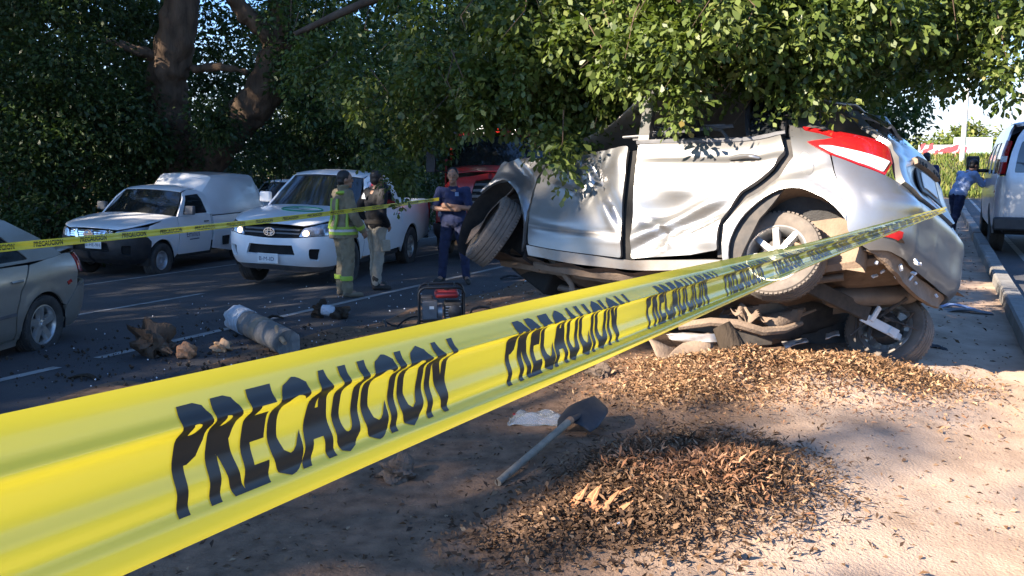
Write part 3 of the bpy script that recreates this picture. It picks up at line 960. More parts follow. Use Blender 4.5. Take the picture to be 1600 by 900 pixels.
# tailgate window frame, broken glass and spoiler
ring_o = [(-.74, 1.095), (-.70, 1.2), (-.66, 1.42), (YB.uc_r, 1.46), (YB.uc_r, 1.10)]
panel('tailgate_frame', YB, [(-.735, 1.095), (-.69, 1.2), (-.655, 1.43), (YB.uc_r, 1.47), (YB.uc_r, 1.40), (-.74, 1.375), (-.77, 1.2), (-.80, 1.105)], M['silver'], wreck, d=.05, both=True, lip=.02, warp=gate_w)
panel('broken_rear_glass', YB, [(-.775, 1.11), (-.75, 1.2), (-.78, 1.24), (-.90, 1.17), (-.98, 1.26), (-1.1, 1.16), (-1.3, 1.22), (-1.5, 1.13), (-1.52, 1.105)], M['glass_dark'], wreck, d=.05, lip=.004, off=-.006, warp=gate_w)
mb = MB(); mb.tube([(-.62, .66, 1.08), (-.50, .62, 1.22), (-.36, .58, 1.34)], .012, 8); mb.tube([(-.40, .60, 1.30), (-.30, .56, 1.40)], .007, 6)
mb.build('gas_strut', M['chrome'], wreck, warp=bend)

# doors
rear_door = [(1.035, .255), (1.05, .6), (1.03, .94), (.5, .972), (.02, 1.005), (.01, .89), (.13, .79), (.36, .655), (.455, .45), (.435, .29), (.62, .265)]
rd = panel('rear_door', YB, rear_door, M['silver'], wreck, d=.02, off=.025, lip=.035, dent=dent_rear_door, warp=bend, fil=.02)
panel('handle_recess', YB, [(.36 + .085 * math.cos(a), .845 + .038 * math.sin(a)) for a in np.linspace(0, 6.28, 17)[:-1]], M['silver_dirty'], rd, d=.03, off=.0265, lip=.002, dent=dent_rear_door, warp=bend)
mb = MB(); mb.tube([tuple(YB.P(u, .85 + .004 * math.cos((u - .36) * 20)) + YB.N(u, .85) * (.045 + .02 * math.cos((u - .36) * 15))) for u in np.linspace(.25, .47, 9)], [.008, .013, .015, .015, .015, .015, .015, .013, .008], 8)
mb.build('door_handle', M['silver'], rd, warp=bend)
fdoor = [(2.07, .27), (2.10, .5), (2.07, .72), (1.97, .96), (1.5, .955), (1.11, .945), (1.13, .6), (1.12, .255)]
fdo = panel('front_door', YB, fdoor, M['silver'], wreck, d=.022, off=.02, lip=.035, dent=dent_front_door, warp=bend, fil=.02)
panel('door_seam_moulding', YB, [(2.08, .40), (2.085, .412), (1.13, .40), (1.13, .388)], M['silver_dirty'], fdo, d=.03, off=.024, lip=.004, dent=dent_front_door, warp=bend)
panel('pillar_shade_gap', YB, [(1.13, .25), (1.14, .94), (1.02, .94), (1.03, .25)], M['void'], wreck, d=.06, off=-.03, lip=.03, warp=bend)  # black strip standing in for the shade between the doors
panel('door_jamb', YB, [(.45, .25), (.47, .46), (.36, .66), (.13, .79), (.04, .90), (.02, 1.02), (-.06, 1.02), (-.06, .8), (.2, .5), (.30, .25)], M['under_dark'], wreck, d=.06, off=-.03, lip=.02, warp=bend)
# the far side, pressed towards the ground
for nm, ol, fn in (('quarter_panel', quarter, dent_quarter), ('rear_door', rear_door, dent_rear_door), ('front_door', fdoor, dent_front_door)):
    panel(nm, YB, ol, M['silver_dirty'], wreck, d=.06, off=-.04, lip=.02, mirror=True, warp=bend, dent=lambda u, z, fn=fn: fn(u, z) - .05 - .04 * np.sin(u * 7) * np.sin(z * 8))
# B pillar, window frame, glass
mb = MB()
def pillar(u0, z0, u1, z1, wd, th, off=.0, n=6):
    for k in range(n):
        a, b = k / n, (k + 1) / n
        q = []
        for t in (a, b):
            u, z = lerp(u0, u1, t), lerp(z0, z1, t)
            for du in (-wd / 2, wd / 2):
                for o_ in (off, off - th):
                    q.append(tuple(YB.P(u + du, z) + YB.N(u, z) * o_))
        mb.add(q, [(0, 2, 6, 4), (1, 5, 7, 3), (0, 4, 5, 1), (2, 3, 7, 6), (0, 1, 3, 2), (4, 6, 7, 5)])
pillar(1.0, .935, .985, 1.40, .075, .05, .02)
mb.build('centre_pillar', M['silver'], wreck, warp=bend, smooth=30)
mb = MB()
pillar(.0, 1.0, .10, 1.40, .035, .03, .03); pillar(.33, .985, .35, 1.40, .028, .03, .03); pillar(-.055, 1.0, .05, 1.40, .03, .03, .0)
mb.build('window_frame', M['black_plastic'], wreck, warp=bend, smooth=30)
mb = MB()
pillar(.98, .945, .02, 1.006, .03, .03, .035, 10) if False else None
rail = [tuple(YB.P(u, lerp(1.008, .95, (u + .01) / 1.05)) + YB.N(u, 1.0) * .03) for u in np.linspace(-.02, 1.04, 14)]
mb.tube(rail, .014, 6)
mb.build('belt_moulding', M['grey_plastic'], wreck, warp=bend)
panel('rear_door_glass', YB, [(.03, 1.02), (.11, 1.38), (.34, 1.39), (.32, 1.0)], M['glass_dark'], wreck, d=.06, off=.012, lip=.004, warp=bend)
mb = MB()
rg = random.Random(4)
for k in range(7):       # torn seals and trim hanging in the open window
    u0 = rg.uniform(.35, .95)
    pts = [YB.P(u0 + t * rg.uniform(-.1, .5) , 1.0 + .16 * math.sin(t * PI * rg.uniform(.6, .9))) + np.array([0, -.06 - .05 * k, 0]) for t in np.linspace(0, 1, 8)]
    mb.tube([tuple(p) for p in pts], rg.uniform(.006, .014), 5)
mb.build('torn_window_seal', M['grey_plastic'], wreck, warp=bend)
# roof, pushed down towards the front
strip('roof', [(-.24, 1.45, .56, .04, 0), (.3, 1.48, .58, .05, 0), (.8, 1.44, .58, .04, 0), (1.2, 1.34, .58, .02, 0), (1.7, 1.15, .62, -.04, 0)], M['silver_dirty'], wreck, ny=14, sub=5, warp=bend, thick=.012,
      dent=lambda v: np.c_[0 * v[:, 0], 0 * v[:, 0], .03 * np.sin(v[:, 0] * 8 + v[:, 1] * 5) * np.sin(v[:, 1] * 7)])
strip('crumpled_hood', [(1.95, 1.0, .70, .06, 0), (2.25, .98, .70, .06, 0), (2.55, .90, .66, .02, 0), (2.8, .80, .6, .02, 0)], M['silver_dirty'], wreck, ny=22, sub=7, warp=bend, thick=.008,
      dent=lambda v: np.c_[.03 * np.sin(v[:, 1] * 13), 0 * v[:, 0], .07 * np.sin(v[:, 0] * 11 + v[:, 1] * 6) * np.sin(v[:, 1] * 9 - v[:, 0] * 4) + .03 * np.sin(v[:, 0] * 25 + v[:, 1] * 17)])
# fender over the front wheel
A_F = arch(2.51, .30, .385, 50, 192, 18)
fender = [(2.10, .28), (2.125, .50), (2.10, .72), (2.0, .965), (2.2, .96), (2.45, .90), (2.68, .80)] + [(2.72, .70)] + A_F
panel('front_fender', YB, fender, M['silver'], wreck, d=.03, off=.01, lip=.03, dent=dent_fender, warp=bend)
# sill
panel('sill', YB, [(2.10, .265), (1.1, .248), (.42, .232), (.40, .18), (1.1, .185), (2.08, .20)], M['silver_dirty'], wreck, d=.05, off=.012, lip=.05, warp=bend,
      dent=lambda u, z: .012 * np.sin(u * 9) + gauss(u, z, 1.05, .2, .3, .1, -.03))
# cabin tub
mb = MB()
mb.grid(lambda a, b: (lerp(-.40, 1.95, a), lerp(.70, -.70, b), .90 - .55 * math.sin(PI * min(max((b - .02) / .96, 0), 1)) ** .4), 10, 10)
mb.build('cabin_tub', M['interior'], wreck, warp=bend)
mb = MB()
mb.box((.10, .34, .95), (.16, .5, .62), rot=(0, R(-14), 0)); mb.box((.02, .34, 1.32), (.09, .26, .16)); mb.box((.10, -.34, .95), (.16, .5, .62), rot=(0, R(-14), 0))
mb.build('rear_seat', M['interior'], wreck, bevel=.04, warp=bend)
mb = MB()
mb.box((1.0, .36, .92), (.15, .46, .62), rot=(0, R(-24), 0)); mb.box((.80, .36, 1.26), (.08, .24, .15))
mb.build('front_seat', M['interior'], wreck, bevel=.04, warp=bend)
# wheel-house liners
def liner(cx, r, m, y0=.80, y1=.52):
    mb = MB()
    mb.grid(lambda a, b: (cx + r * math.cos(lerp(R(-20), R(200), a)), lerp(y0, y1, b), .30 + r * math.sin(lerp(R(-20), R(200), a))), 20, 3)
    mb.grid(lambda a, b: (cx + r * b * math.cos(lerp(R(-20), R(200), a)), y1, .30 + r * b * math.sin(lerp(R(-20), R(200), a))), 20, 3)
    return mb.build('wheel_house', m, wreck, warp=bend)
liner(0, .385, M['under_tan']); liner(2.51, .40, M['under_dark'])
# floor pan with ribs and spare-wheel well
def floor(a, b):
    x = lerp(-.60, 2.6, a); y = lerp(.76, -.76, b) * (1 - .36 * float(sstep(.75, .40, x) if False else 1 - sstep(.40, .75, x)) * float(sstep(-.62, -.42, x)))
    z = .20 + .012 * math.sin(x * 16) * (1 if x > .5 else 0) - .02 * math.cos(y * 9)
    if x < .45:
        z += .12 * float(sstep(.45, .1, x)) if False else .10 * (1 - float(sstep(.0, .45, x)))
        r = math.hypot((x + .32) / .30, y / .36)
        z -= .05 * (1 - float(sstep(.72, 1.0, r)))
    z += .05 * math.exp(-(y / .13) ** 2) * (1 if x > .3 else 0)
    return (x, y, z)
mb = MB(); mb.grid(floor, 60, 32)
mb.build('floor_pan', M['under'], wreck, warp=bend, smooth=60)
mb = MB()
for y in (.52, -.52):
    mb.tube([(x, y, .19 + .05 * (x < .3)) for x in np.linspace(-.5, 2.6, 14)], .035, 4)
mb.tube([(x, .66, .17) for x in np.linspace(.45, 2.1, 10)], .03, 4)
mb.build('floor_rail', M['under_tan'], wreck, warp=bend, smooth=30)
mb = MB()
mb.tube([(2.3, .15, .16), (1.6, .12, .15), (.9, .16, .15), (.5, .28, .16), (.15, .35, .2), (-.2, .30, .22)], .026, 10)
mb.build('exhaust_pipe', M['muffler'], wreck, warp=bend)
mb = MB()
m0, m1 = at(1288, 466, 5.98) - WRECK_AT, at(1432, 458, 6.05) - WRECK_AT
mT = axis_matrix((m0 + m1) / 2, m1 - m0, (0, 0, 1))
hl_ = (m1 - m0).length / 2
mb.lathe([(.001, -hl_), (.045, -hl_), (.072, -hl_ + .05), (.076, -hl_ + .08), (.076, hl_ - .08), (.072, hl_ - .05), (.05, hl_), (.001, hl_)], 24, mT)
for zz in (-hl_ + .1, hl_ - .1):
    mb.lathe([(.0765, zz - .008), (.080, zz - .004), (.080, zz + .004), (.0765, zz + .008)], 24, mT)
mb.build('muffler', M['muffler'], wreck)
mb = MB(); mb.tube([m1 - (m1 - m0) * .02, m1 + (m1 - m0) * .10, m1 + (m1 - m0) * .20], [.034, .034, .030], 12)
mb.build('tailpipe', M['alloy'], wreck)
# broken clips and torn foam edges where the bumper pulled away
mb = MB()
rg = random.Random(9)
for k in range(16):
    c = bend([(-.36 - .34 * rg.random(), .62 - 1.0 * rg.random(), .19)])[0]
    mb.box(tuple(c), (.05 * rg.random() + .015, .02, .012), rot=(rg.uniform(-1, 1), rg.uniform(-1, 1), rg.uniform(0, 6)))
mb.build('broken_clip', M['scrap_white'], wreck)
# wheels: the axle has been torn round
def wpt(p):
    return Vector(bend([p])[0])
ax_l = (wpt((0, .83, .30)) - wpt((0, .55, .30))).normalized()
c_l = at(1216, 401, 5.58) - WRECK_AT
ax_l = Vector((-.50, -.72, .48)).normalized()
make_wheel(wreck, c_l, ax_l, .305, .205, .185, 'alloy8', M['tyre_dusty'], M['alloy'], spin=.2)
c_r = at(1388, 517, 6.22) - WRECK_AT
ax_r = Vector((.66, .56, -.50)).normalized()
make_wheel(wreck, c_r, ax_r, .305, .205, .185, 'alloy8', M['tyre_dusty'], M['alloy'], hubr=.3)
mb = MB()
mb.lathe([(.001, -.14), (.11, -.14), (.115, -.10), (.115, 0), (.001, 0)], 24, axis_matrix(c_r - ax_r * .0, ax_r))
mb.build('brake_drum', M['under_dark'], wreck)
mb = MB()
a0, a1 = c_l - ax_l * .16, c_r - ax_r * .12
def bar(p, q, w, h):
    T = axis_matrix((p + q) / 2, q - p, (0, 0, 1))
    mb.box((0, 0, 0), (h, w, (q - p).length), T)
bar(a0 + Vector((.0, 0, -.05)), lerp(a0, a1, .78) + Vector((.02, -.04, .0)), .05, .11)
mb.build('axle_beam', M['under_dark'], wreck, bevel=.008)
mb = MB()
kn = a1 + Vector((-.14, -.12, .02))
bar(kn + Vector((-.08, -.03, .07)), kn + Vector((.20, .0, -.07)), .03, .07)
bar(kn + Vector((-.02, -.05, .04)), kn + Vector((.05, -.02, .14)), .02, .04)
bar(kn + Vector((.12, -.02, -.03)), kn + Vector((.23, .04, -.10)), .05, .05)
mb.build('trailing_arm', M['scrap_white'], wreck, bevel=.006)
mb = MB()
for k in range(9):
    rgk = random.Random(k + 40)
    p = a1 + Vector((rgk.uniform(-.2, .12), rgk.uniform(-.18, .05), rgk.uniform(.0, .2)))
    mb.tube([p, p + Vector((rgk.uniform(-.12, .12), rgk.uniform(-.06, .06), rgk.uniform(-.1, .1))), p + Vector((rgk.uniform(-.2, .2), rgk.uniform(-.06, .06), rgk.uniform(-.16, .1)))], rgk.uniform(.006, .018), 6)
mb.build('brake_hose', M['under_dark'], wreck)
# damper
mb = MB()
d0, d1 = c_r + Vector((-.10, -.05, .02)), c_r + Vector((-.13, .1, .42))
mb.tube([d0, lerp(d0, d1, .5)], .032, 10); mb.tube([lerp(d0, d1, .5), d1], .014, 8)
mb.build('damper', M['under_dark'], wreck)
# front wheel, knocked out of line, seen on its tread
c_f = at(772, 362, 7.0) - WRECK_AT
make_wheel(wreck, c_f, (.80, .10, -.55), .305, .205, .19, 'alloy8', M['tyre_dusty'], M['alloy'])
mb = MB()
def flap(a, b):
    p = at(lerp(728, 806, b) + 10 * math.sin(a * 3), lerp(382, 285, b) - 26 * math.sin(a * PI) * (1 - b), 7.05 + .22 * a) - WRECK_AT
    return tuple(p + Vector((.02 * math.sin(b * 9), 0, -.03 * a)))
mb.grid(flap, 5, 14)
mb.build('wheel_arch_liner', M['under'], wreck, solid=.006, smooth=60)
# hanging strut and torn edges under the front
mb = MB()
q = [at(858, 400, 6.75), at(880, 425, 6.65), at(893, 445, 6.6), at(895, 458, 6.55)]
mb.tube([p - WRECK_AT for p in q], [.03, .026, .022, .03], 8)
mb.tube([at(800, 392, 7.3) - WRECK_AT, at(850, 402, 7.1) - WRECK_AT, at(900, 430, 6.9) - WRECK_AT], .03, 6)
mb.build('hanging_strut', M['under_tan'], wreck)
mb = MB()
mb.box(tuple(bend([(2.35, 0, .35)])[0]), (.5, .6, .35), rot=(.3, .2, .6)); mb.box(tuple(bend([(2.6, .2, .5)])[0]), (.4, .5, .4), rot=(.3, .1, .5))
mb.build('engine_block', M['void'], wreck, bevel=.03)
# the crushed right side, pushed into the ground under the car
mb = MB()
def bent(pts, r, n=6):
    mb.tube([at(*p) - WRECK_AT for p in pts], r, n)
bent([(1060, 510, 5.9), (1110, 503, 5.85), (1150, 506, 5.85), (1190, 518, 5.85), (1225, 515, 5.9), (1252, 505, 6.0)], [.03, .032, .034, .034, .03, .02], 8)
bent([(1195, 505, 6.1), (1230, 500, 6.1), (1275, 484, 6.1)], [.02, .02, .008])
mb.build('bent_floor_rail', M['under_tan'], wreck)
mb = MB()
def sheetq(P, solid_noise=.02, n=8, seed=1):
    P = [at(*p) - WRECK_AT for p in P]
    rgs = random.Random(seed); ph = [rgs.uniform(0, 6) for _ in range(4)]
    def fn(a, b):
        p = P[0].lerp(P[1], a).lerp(P[3].lerp(P[2], a), b)
        return tuple(p + Vector((0, solid_noise * math.sin(a * 7 + ph[0] + b * 5), solid_noise * math.sin(b * 8 + ph[1] + a * 6 + ph[2]))))
    mb.grid(fn, n, n)
sheetq([(1040, 522, 5.8), (1121, 520, 5.75), (1121, 536, 5.72), (1050, 533, 5.78)], .006, 6, 2)
sheetq([(1221, 534, 6.0), (1260, 530, 6.05), (1263, 534, 6.0), (1227, 545, 5.95)], .006, 4, 4)
sheetq([(1290, 522, 6.1), (1310, 518, 6.1), (1312, 524, 6.05), (1290, 530, 6.05)], .006, 4, 5)
mb.build('torn_sill_piece', M['silver_dirty'], wreck, solid=.008)
mb = MB()
sheetq([(1140, 484, 6.1), (1262, 480, 6.15), (1240, 505, 6.0), (1160, 512, 5.95)], .05, 12, 7)
sheetq([(1142, 482, 5.95), (1165, 480, 5.95), (1196, 497, 5.85), (1170, 504, 5.85)], .03, 8, 9)
mb.build('torn_floor_sheet', M['under'], wreck, solid=.006, smooth=30)
mb = MB()
sheetq([(1012, 540, 5.75), (1112, 528, 5.85), (1110, 572, 5.55), (1060, 580, 5.5)], .045, 14, 12)
mb.build('crumpled_floor_skin', M['under_tan'], wreck, solid=.006, smooth=25)
mb = MB()
sheetq([(1130, 470, 6.3), (1330, 480, 6.5), (1330, 560, 6.5), (1120, 560, 6.3)], .05, 8, 15)
mb.build('crushed_right_side', M['under_dark'], wreck, solid=.01, smooth=30)

# ------------------------------------------------------------------ other vehicles
def heading(f):
    return math.atan2(f[1], f[0])

def seal_box(parent, x0, x1, w, z0, z1, name='chassis', m='void'):
    mb = MB(); mb.box(((x0 + x1) / 2, 0, (z0 + z1) / 2), (x1 - x0, 2 * w, z1 - z0))
    return mb.build(name, M[m], parent, bevel=.03)

def emblem_ring(parent, T, r, style):
    mb = MB()
    def ell(a, b, th, z):
        pts = [(a * math.cos(t), b * math.sin(t), z) for t in np.linspace(0, 2 * PI, 25)]
        mb.tube([T @ Vector(p) for p in pts], th, 6, caps=False)
    if style == 'rings':
        ell(r, r * .68, r * .13, 0.0); ell(r * .38, r * .66, r * .1, .004); ell(r * .72, r * .26, r * .1, .006)
    else:
        ell(r, r, r * .16, 0); mb.box((0, 0, .004), (r * 2.4, r * .42, .02), T)
    return mb.build('emblem', M['chrome'], parent)

def pickup(kind):
    double = kind == 'double'
    white = M['white']
    if double:
        wb, x0, x1, hz, roof, back, tr, wA = 3.085, -1.27, 4.07, 1.0, 1.79, .62, .385, .46
    else:
        wb, x0, x1, hz, roof, back, tr, wA = 3.15, -1.10, 4.05, .95, 1.70, 1.32, .345, .42
    dz = hz - 1.0
    W = tab((.3, .83), (.5, .88), (.75, .91), (1.0 + dz, .905), (1.22 + dz, .87), (1.5, .775), (roof, .64), (roof + .2, .58))
    B = Body(W=W, xr=lambda z: np.full_like(np.asarray(z, float), x0), xf=tab((.3, x1 - .22), (.45, x1 - .05), (.6, x1), (.82, x1 - .01), (.95, x1 - .04), (1.05 + dz, x1 - .10), (1.14 + dz, x1 - .24)),
             x0=x0, x1=x1, Rr=.12, Rf=.55, Br=.2, Bf=.5, wref=.90, plan=.02)
    uc = B.uc_f; cf = B.cf
    name = 'pickup_truck'
    r = empty(name)
    ws = wb - 3.085                                       # shift of the front end
    bz = 1.22 + dz                                        # belt line
    # front wings
    AF = arch(wb, tr, wA, 25, 186, 20)
    fen = [(2.53 + ws, .42), (2.53 + ws, bz), (3.0 + ws, bz - .04), (cf, bz - .09), (cf + .14, bz - .13), (cf + .10, .90 + dz), (cf + .02, .80 + dz)] + [p for p in AF if p[0] < cf + .01]
    for mir in (False, True):
        panel('front_fender', B, fen, white, r, mirror=mir, lip=.03)
    # bumper with openings
    bm = white if double else M['black_plastic']
    bmp = [(cf + .0, .80 + dz), (cf + .10, .885 + dz), (cf + .5, .875 + dz), (uc - .42, .845 + dz), (uc, .835 + dz), (uc, .735), (uc - .36, .735), (uc - .43, .575), (uc, .575), (uc, .44), (uc - .5, .42), (cf + .4, .40), (cf + .02, .42), (cf - .02, .60)]
    fog = fillet([(uc - .78, .50), (uc - .80, .69), (uc - .62, .69), (uc - .64, .52)], .03)
    panel('front_bumper', B, bmp, bm, r, holes=[fog], both=True, lip=.05, off=.012, d=.06)
    panel('bumper_opening', B, [(cf + .25, .45), (cf + .25, .75), (uc, .78), (uc, .45)], M['void'], r, both=True, off=-.04, lip=0, d=.08)
    panel('lower_valance', B, [(cf + .05, .41), (cf + .4, .39), (uc, .43), (uc, .33), (cf + .4, .31), (cf + .1, .34)], M['grey_plastic'] if double else M['black_plastic'], r, both=True, off=.0, lip=.03, d=.08)
    # grille
    gr = panel('grille', B, [(uc - .44, .855 + dz), (uc - .50, .99 + dz), (uc, 1.025 + dz), (uc, .85 + dz)], M['void'], r, both=True, off=-.02, lip=.02, d=.06)
    for zz in ((.90, .955) if double else (.885, .92, .955, .99)):
        panel('grille_bar', B, [(uc - .46, zz + dz), (uc - .465, zz + .022 + dz), (uc, zz + .03 + dz), (uc, zz + .004 + dz)], M['grey_plastic'] if double else M['chrome'], gr, both=True, off=.0, lip=.02, d=.08)
    if not double:
        for mir in (False, True):
            panel('grille_chrome', B, [(uc - .30, .85 + dz), (uc - .40, 1.0 + dz), (uc - .31, 1.01 + dz), (uc - .22, .85 + dz)], M['chrome'], gr, mirror=mir, off=.014, lip=.03, d=.06)
    T = axis_matrix((float(B.P(uc, .93 + dz)[0]) + .015, 0, .93 + dz), (1, 0, 0), (0, 1, 0))
    emblem_ring(gr, T, .085, 'rings' if double else 'bar')
    for mir in (False, True):
        hl = panel('headlight', B, fillet([(cf + .12, .90 + dz), (cf + .13, bz - .14), (cf + .45, 1.055 + dz), (uc - .52, .995 + dz), (uc - .46, .865 + dz), (cf + .5, .885 + dz)], .02), M['lens_head'], r, mirror=mir, off=.004, lip=.03, d=.05)
        if double:
            panel('lit_lamp', B, [(uc - .56 + .05 * math.cos(a), .92 + dz + .042 * math.sin(a)) for a in np.linspace(0, 6.28, 13)[:-1]], M['lamp_on'], hl, mirror=mir, off=.012, lip=.01, d=.03)
    # bonnet
    strip('hood', [(x1 - .09, 1.03 + dz, .50, .02, .05), (x1 - .22, 1.075 + dz, .70, .035, .02), (x1 - .6, bz - .085, .83, .05, 0), (3.0 + ws, bz - .04, .862, .05, 0), (2.53 + ws, bz, .862, .05, 0.02)], white, r, ny=18, sub=5, thick=.01)
    # cab
    A0, A1 = 2.52 + ws, 1.93 + ws
    if not double: A1 += .12; 
    frame = [(A0, bz), (A1, roof - .06), (A1 - .2, roof - .015), (back + .25, roof - .02), (back + .06, roof - .12), (back, bz)]
    fw = fillet([(A0 - .20, bz + .035), (A1 - .02, roof - .12), ((1.55 if double else back + .28), roof - .10), ((1.55 if double else back + .16), bz + .03)], .03)
    wins = [fw]
    if double:
        wins.append(fillet([(1.46, bz + .03), (1.46, roof - .10), (.96, roof - .12), (.80, bz + .05)], .03))
    for mir in (False, True):
        panel('cab_frame', B, frame, white, r, holes=wins, mirror=mir, lip=.03, d=.06)
        for w in wins:
            panel('side_window', B, w, M['glass_dark'], r, mirror=mir, off=-.012, lip=0, d=.1)
    strip('windshield', [(A0 + .03, bz + .01, .79, .02, .10), (A0 - .28, bz + .01 + (roof - bz - .07) * .5, .715, .02, .09), (A1 + .0, roof - .055, .63, .03, .07)], M['glass_dark'], r, ny=14, sub=5)
    strip('roof', [(A1 + .01, roof - .055, .645, .035, .08), (A1 - .15, roof - .015, .645, .055, .02), (A1 - .5, roof, .64, .06, 0), (back + .4, roof - .01, .64, .055, 0), (back + .04, roof - .09, .66, .03, -.02)], white, r, ny=14, sub=4, thick=.01)
    strip('cab_rear', [(back + .04, roof - .09, .66, .03, -.02), (back, bz, .86, 0, -.01), (back, .6, .88, 0, 0)], white, r, ny=10, sub=4)
    mb = MB()
    for sy in (-.38, .38):
        mb.box((A0 - 1.0, sy, .95), (.16, .46, .7), rot=(0, R(-14), 0)); mb.box((A0 - 1.12, sy, 1.38), (.1, .25, .17))
    mb.build('seat', M['seat'], r, bevel=.05)
    mb = MB(); mb.grid(lambda a, b: (A0 - .05 - .35 * a, lerp(-.76, .76, b), bz + .02 - .05 * a), 3, 8)
    mb.build('dashboard', M['interior'], r)
    # doors
    doors = []
    if double:
        doors = [[(2.50, .44), (2.50, bz - .005), (1.51, bz), (1.51, .42)], [(1.49, .42), (1.49, bz), (.66, bz), (.62, .9), (.52, .66), (.52, .43)]]
    else:
        doors = [[(2.50 + ws, .40), (2.50 + ws, bz - .005), (back + .08, bz), (back + .08, .38)]]
    for mir in (False, True):
        for k, dpoly in enumerate(doors):
            dd = panel('door', B, dpoly, white, r, mirror=mir, lip=.02, fil=.03, d=.07)
            hx = dpoly[2][0] + .12
            mb = MB(); s_ = -1 if mir else 1
            mb.tube([(hx + .02 * i, s_ * (float(W(bz - .14)) + .012 + .012 * (0 < i < 8)), bz - .14) for i in range(9)], .013, 6)
            mb.build('door_handle', M['black_plastic'] if not double else M['chrome'], dd)
        panel('rocker', B, [(2.53 + ws, .40), (2.53 + ws, .33), (back, .32), (back, .39)], M['black_plastic'], r, mirror=mir, off=-.015, lip=.02, d=.1)
    # bed
    AR = arch(0, tr, wA, -8, 188, 22)
    top = 1.27 if double else 1.12
    bed = [(back - .03, .42), (back - .03, top), (x0 + .02, top), (x0 + .02, .55), (-wA - .12, .45)] + AR[::-1]
    for mir in (False, True):
        panel('bed_side', B, bed, white, r, mirror=mir, lip=.03, d=.07)
    mb = MB(); mb.box((x0 + .02, 0, (top + .6) / 2), (.05, 1.66, top - .6)); mb.build('tailgate', white, r, bevel=.015)
    mb = MB(); mb.box((x0 - .04, 0, .52), (.16, 1.7, .16)); mb.build('rear_bumper', M['chrome'] if double else M['black_plastic'], r, bevel=.03)
    for s_ in (-1, 1):
        mb = MB(); mb.box((x0 + .03, s_ * .83, top - .22), (.06, .1, .34)); mb.build('tail_light', M['lens_red'], r, bevel=.01)
    seal_box(r, x0 + .1, x1 - .35, .62, .36, .62)
    seal_box(r, back - .1 if double else back, x1 - .6, .78, .5, bz - .25, 'engine_bay')
    mb = MB(); mb.box(((back + x0) / 2, 0, .72), (back - x0 - .1, 1.6, .05)); mb.build('bed_floor', M['grey_plastic'], r)
    for s_ in (-1, 1):
        mb = MB(); mb.box((A0 - .22, s_ * 1.01, bz + .13), (.10, .20, .18)); mb.box((A0 - .24, s_ * .90, bz + .06), (.06, .12, .05))
        mb.build('side_mirror', M['grey_plastic'] if not double else white, r, bevel=.03)
        for x in (0, wb):
            make_wheel(r, (x, s_ * .79, tr), (0, s_, 0), tr, tr * (.55 if not double else .58), .23, 'steel' if not double else 'alloy6', rim=M['steel_rim'] if not double else M['alloy'])
            mb = MB(); mb.grid(lambda a, b: (x + (wA - .01) * math.cos(lerp(R(-10), R(190), a)), s_ * lerp(.88, .6, b), tr + (wA - .01) * math.sin(lerp(R(-10), R(190), a))), 14, 2)
            mb.build('wheel_arch', M['void'], r)
    pz = .60 if double else .70
    xp = float(B.P(uc, pz)[0]) + .03
    mb = MB(); mb.box((xp, 0 if double else .12, pz - .07 if double else pz), (.012, .34, .15))
    pl = mb.build('number_plate', M['plate'], r, bevel=.006)
    put_text('plate_text', 'B-M-ID' if double else 'B-HE-9H', .085, axis_matrix((xp + .008, -.145 if double else -.04, pz - .105 if double else pz - .03), (1, 0, 0), (0, 1, 0)), M['ink_blue'], pl)
    if not double:
        # white canopy over the bed
        def can(a, b):
            t = [(.0, 0), (.06, .0)]
            return None
        secs = []
        cx = [(back + .02, .80, .62, 1.64), (back - .38, .845, .62, 1.97), (back - 1.2, .845, .62, 2.0), (x0 + .25, .845, .62, 1.97), (x0 + .03, .83, .60, 1.76)]
        cp = empty('canopy', parent=r) if False else None
        mb = MB()
        rows = []
        for (x, wb_, wt, zt) in cx:
            rows.append([(x, wb_, top + .01), (x, wb_ - .01, top + .12), (x, wt + .06, zt - .16), (x, wt, zt - .05), (x, wt - .08, zt), (x, 0, zt + .03), (x, -wt + .08, zt), (x, -wt, zt - .05), (x, -wt - .06, zt - .16), (x, -wb_ + .01, top + .12), (x, -wb_, top + .01)])
        n = 11
        vs = [p for row in rows for p in row]
        fs = [(i * n + j, i * n + j + 1, (i + 1) * n + j + 1, (i + 1) * n + j) for i in range(len(rows) - 1) for j in range(n - 1)]
        fs += [tuple(range(n)), tuple((len(rows) - 1) * n + j for j in range(n))[::-1]]
        mb.add(vs, fs)
        cano = mb.build('canopy', white, r, smooth=25, bevel=.02)
        mb = MB()
        for s_ in (-1, 1):
            mb.box(((back + x0) / 2, s_ * .848, top + .004), (back - x0 - .12, .012, .03))
        mb.build('canopy_seal', M['black_plastic'], cano)
        for mir in (False,):
            vs, fs_ = text_mesh('Eminus', .17)
            q = MB()
            # door lettering reads from the front of the truck to its back on the left side
            q.add([(2.28 + ws - x, float(W(.78)) + .004, .74 + y) for x, y, z in vs], fs_)
            q.box((1.98 + ws, float(W(.68)) + .004, .685), (.34, .004, .02))
            q.build('door_lettering', M['ink_blue'], r, smooth=0)
        mb = MB(); mb.prism([(.94, .46), (.96, .66), (.66, .66), (.70, .46)], -.005, .005, Matrix(((1, 0, 0, 0), (0, 0, 1, float(W(.6)) + .006), (0, 1, 0, 0), (0, 0, 0, 1))))
        mb.build('vent_panel', M['void'], r, smooth=0)
    else:
        # green crest on the bonnet
        def hoodpt(x, y):
            e = 1 - abs(y / .85) ** 2.4
            return (x, y, bz - .04 + (x - 3.0) * -.075 + .05 * e + .012)
        mb = MB()
        ring = [hoodpt(3.15 + .22 * math.cos(t), .08 + .34 * math.sin(t)) for t in np.linspace(0, 2 * PI, 33)]
        mb.tube(ring, .012, 5, caps=False)
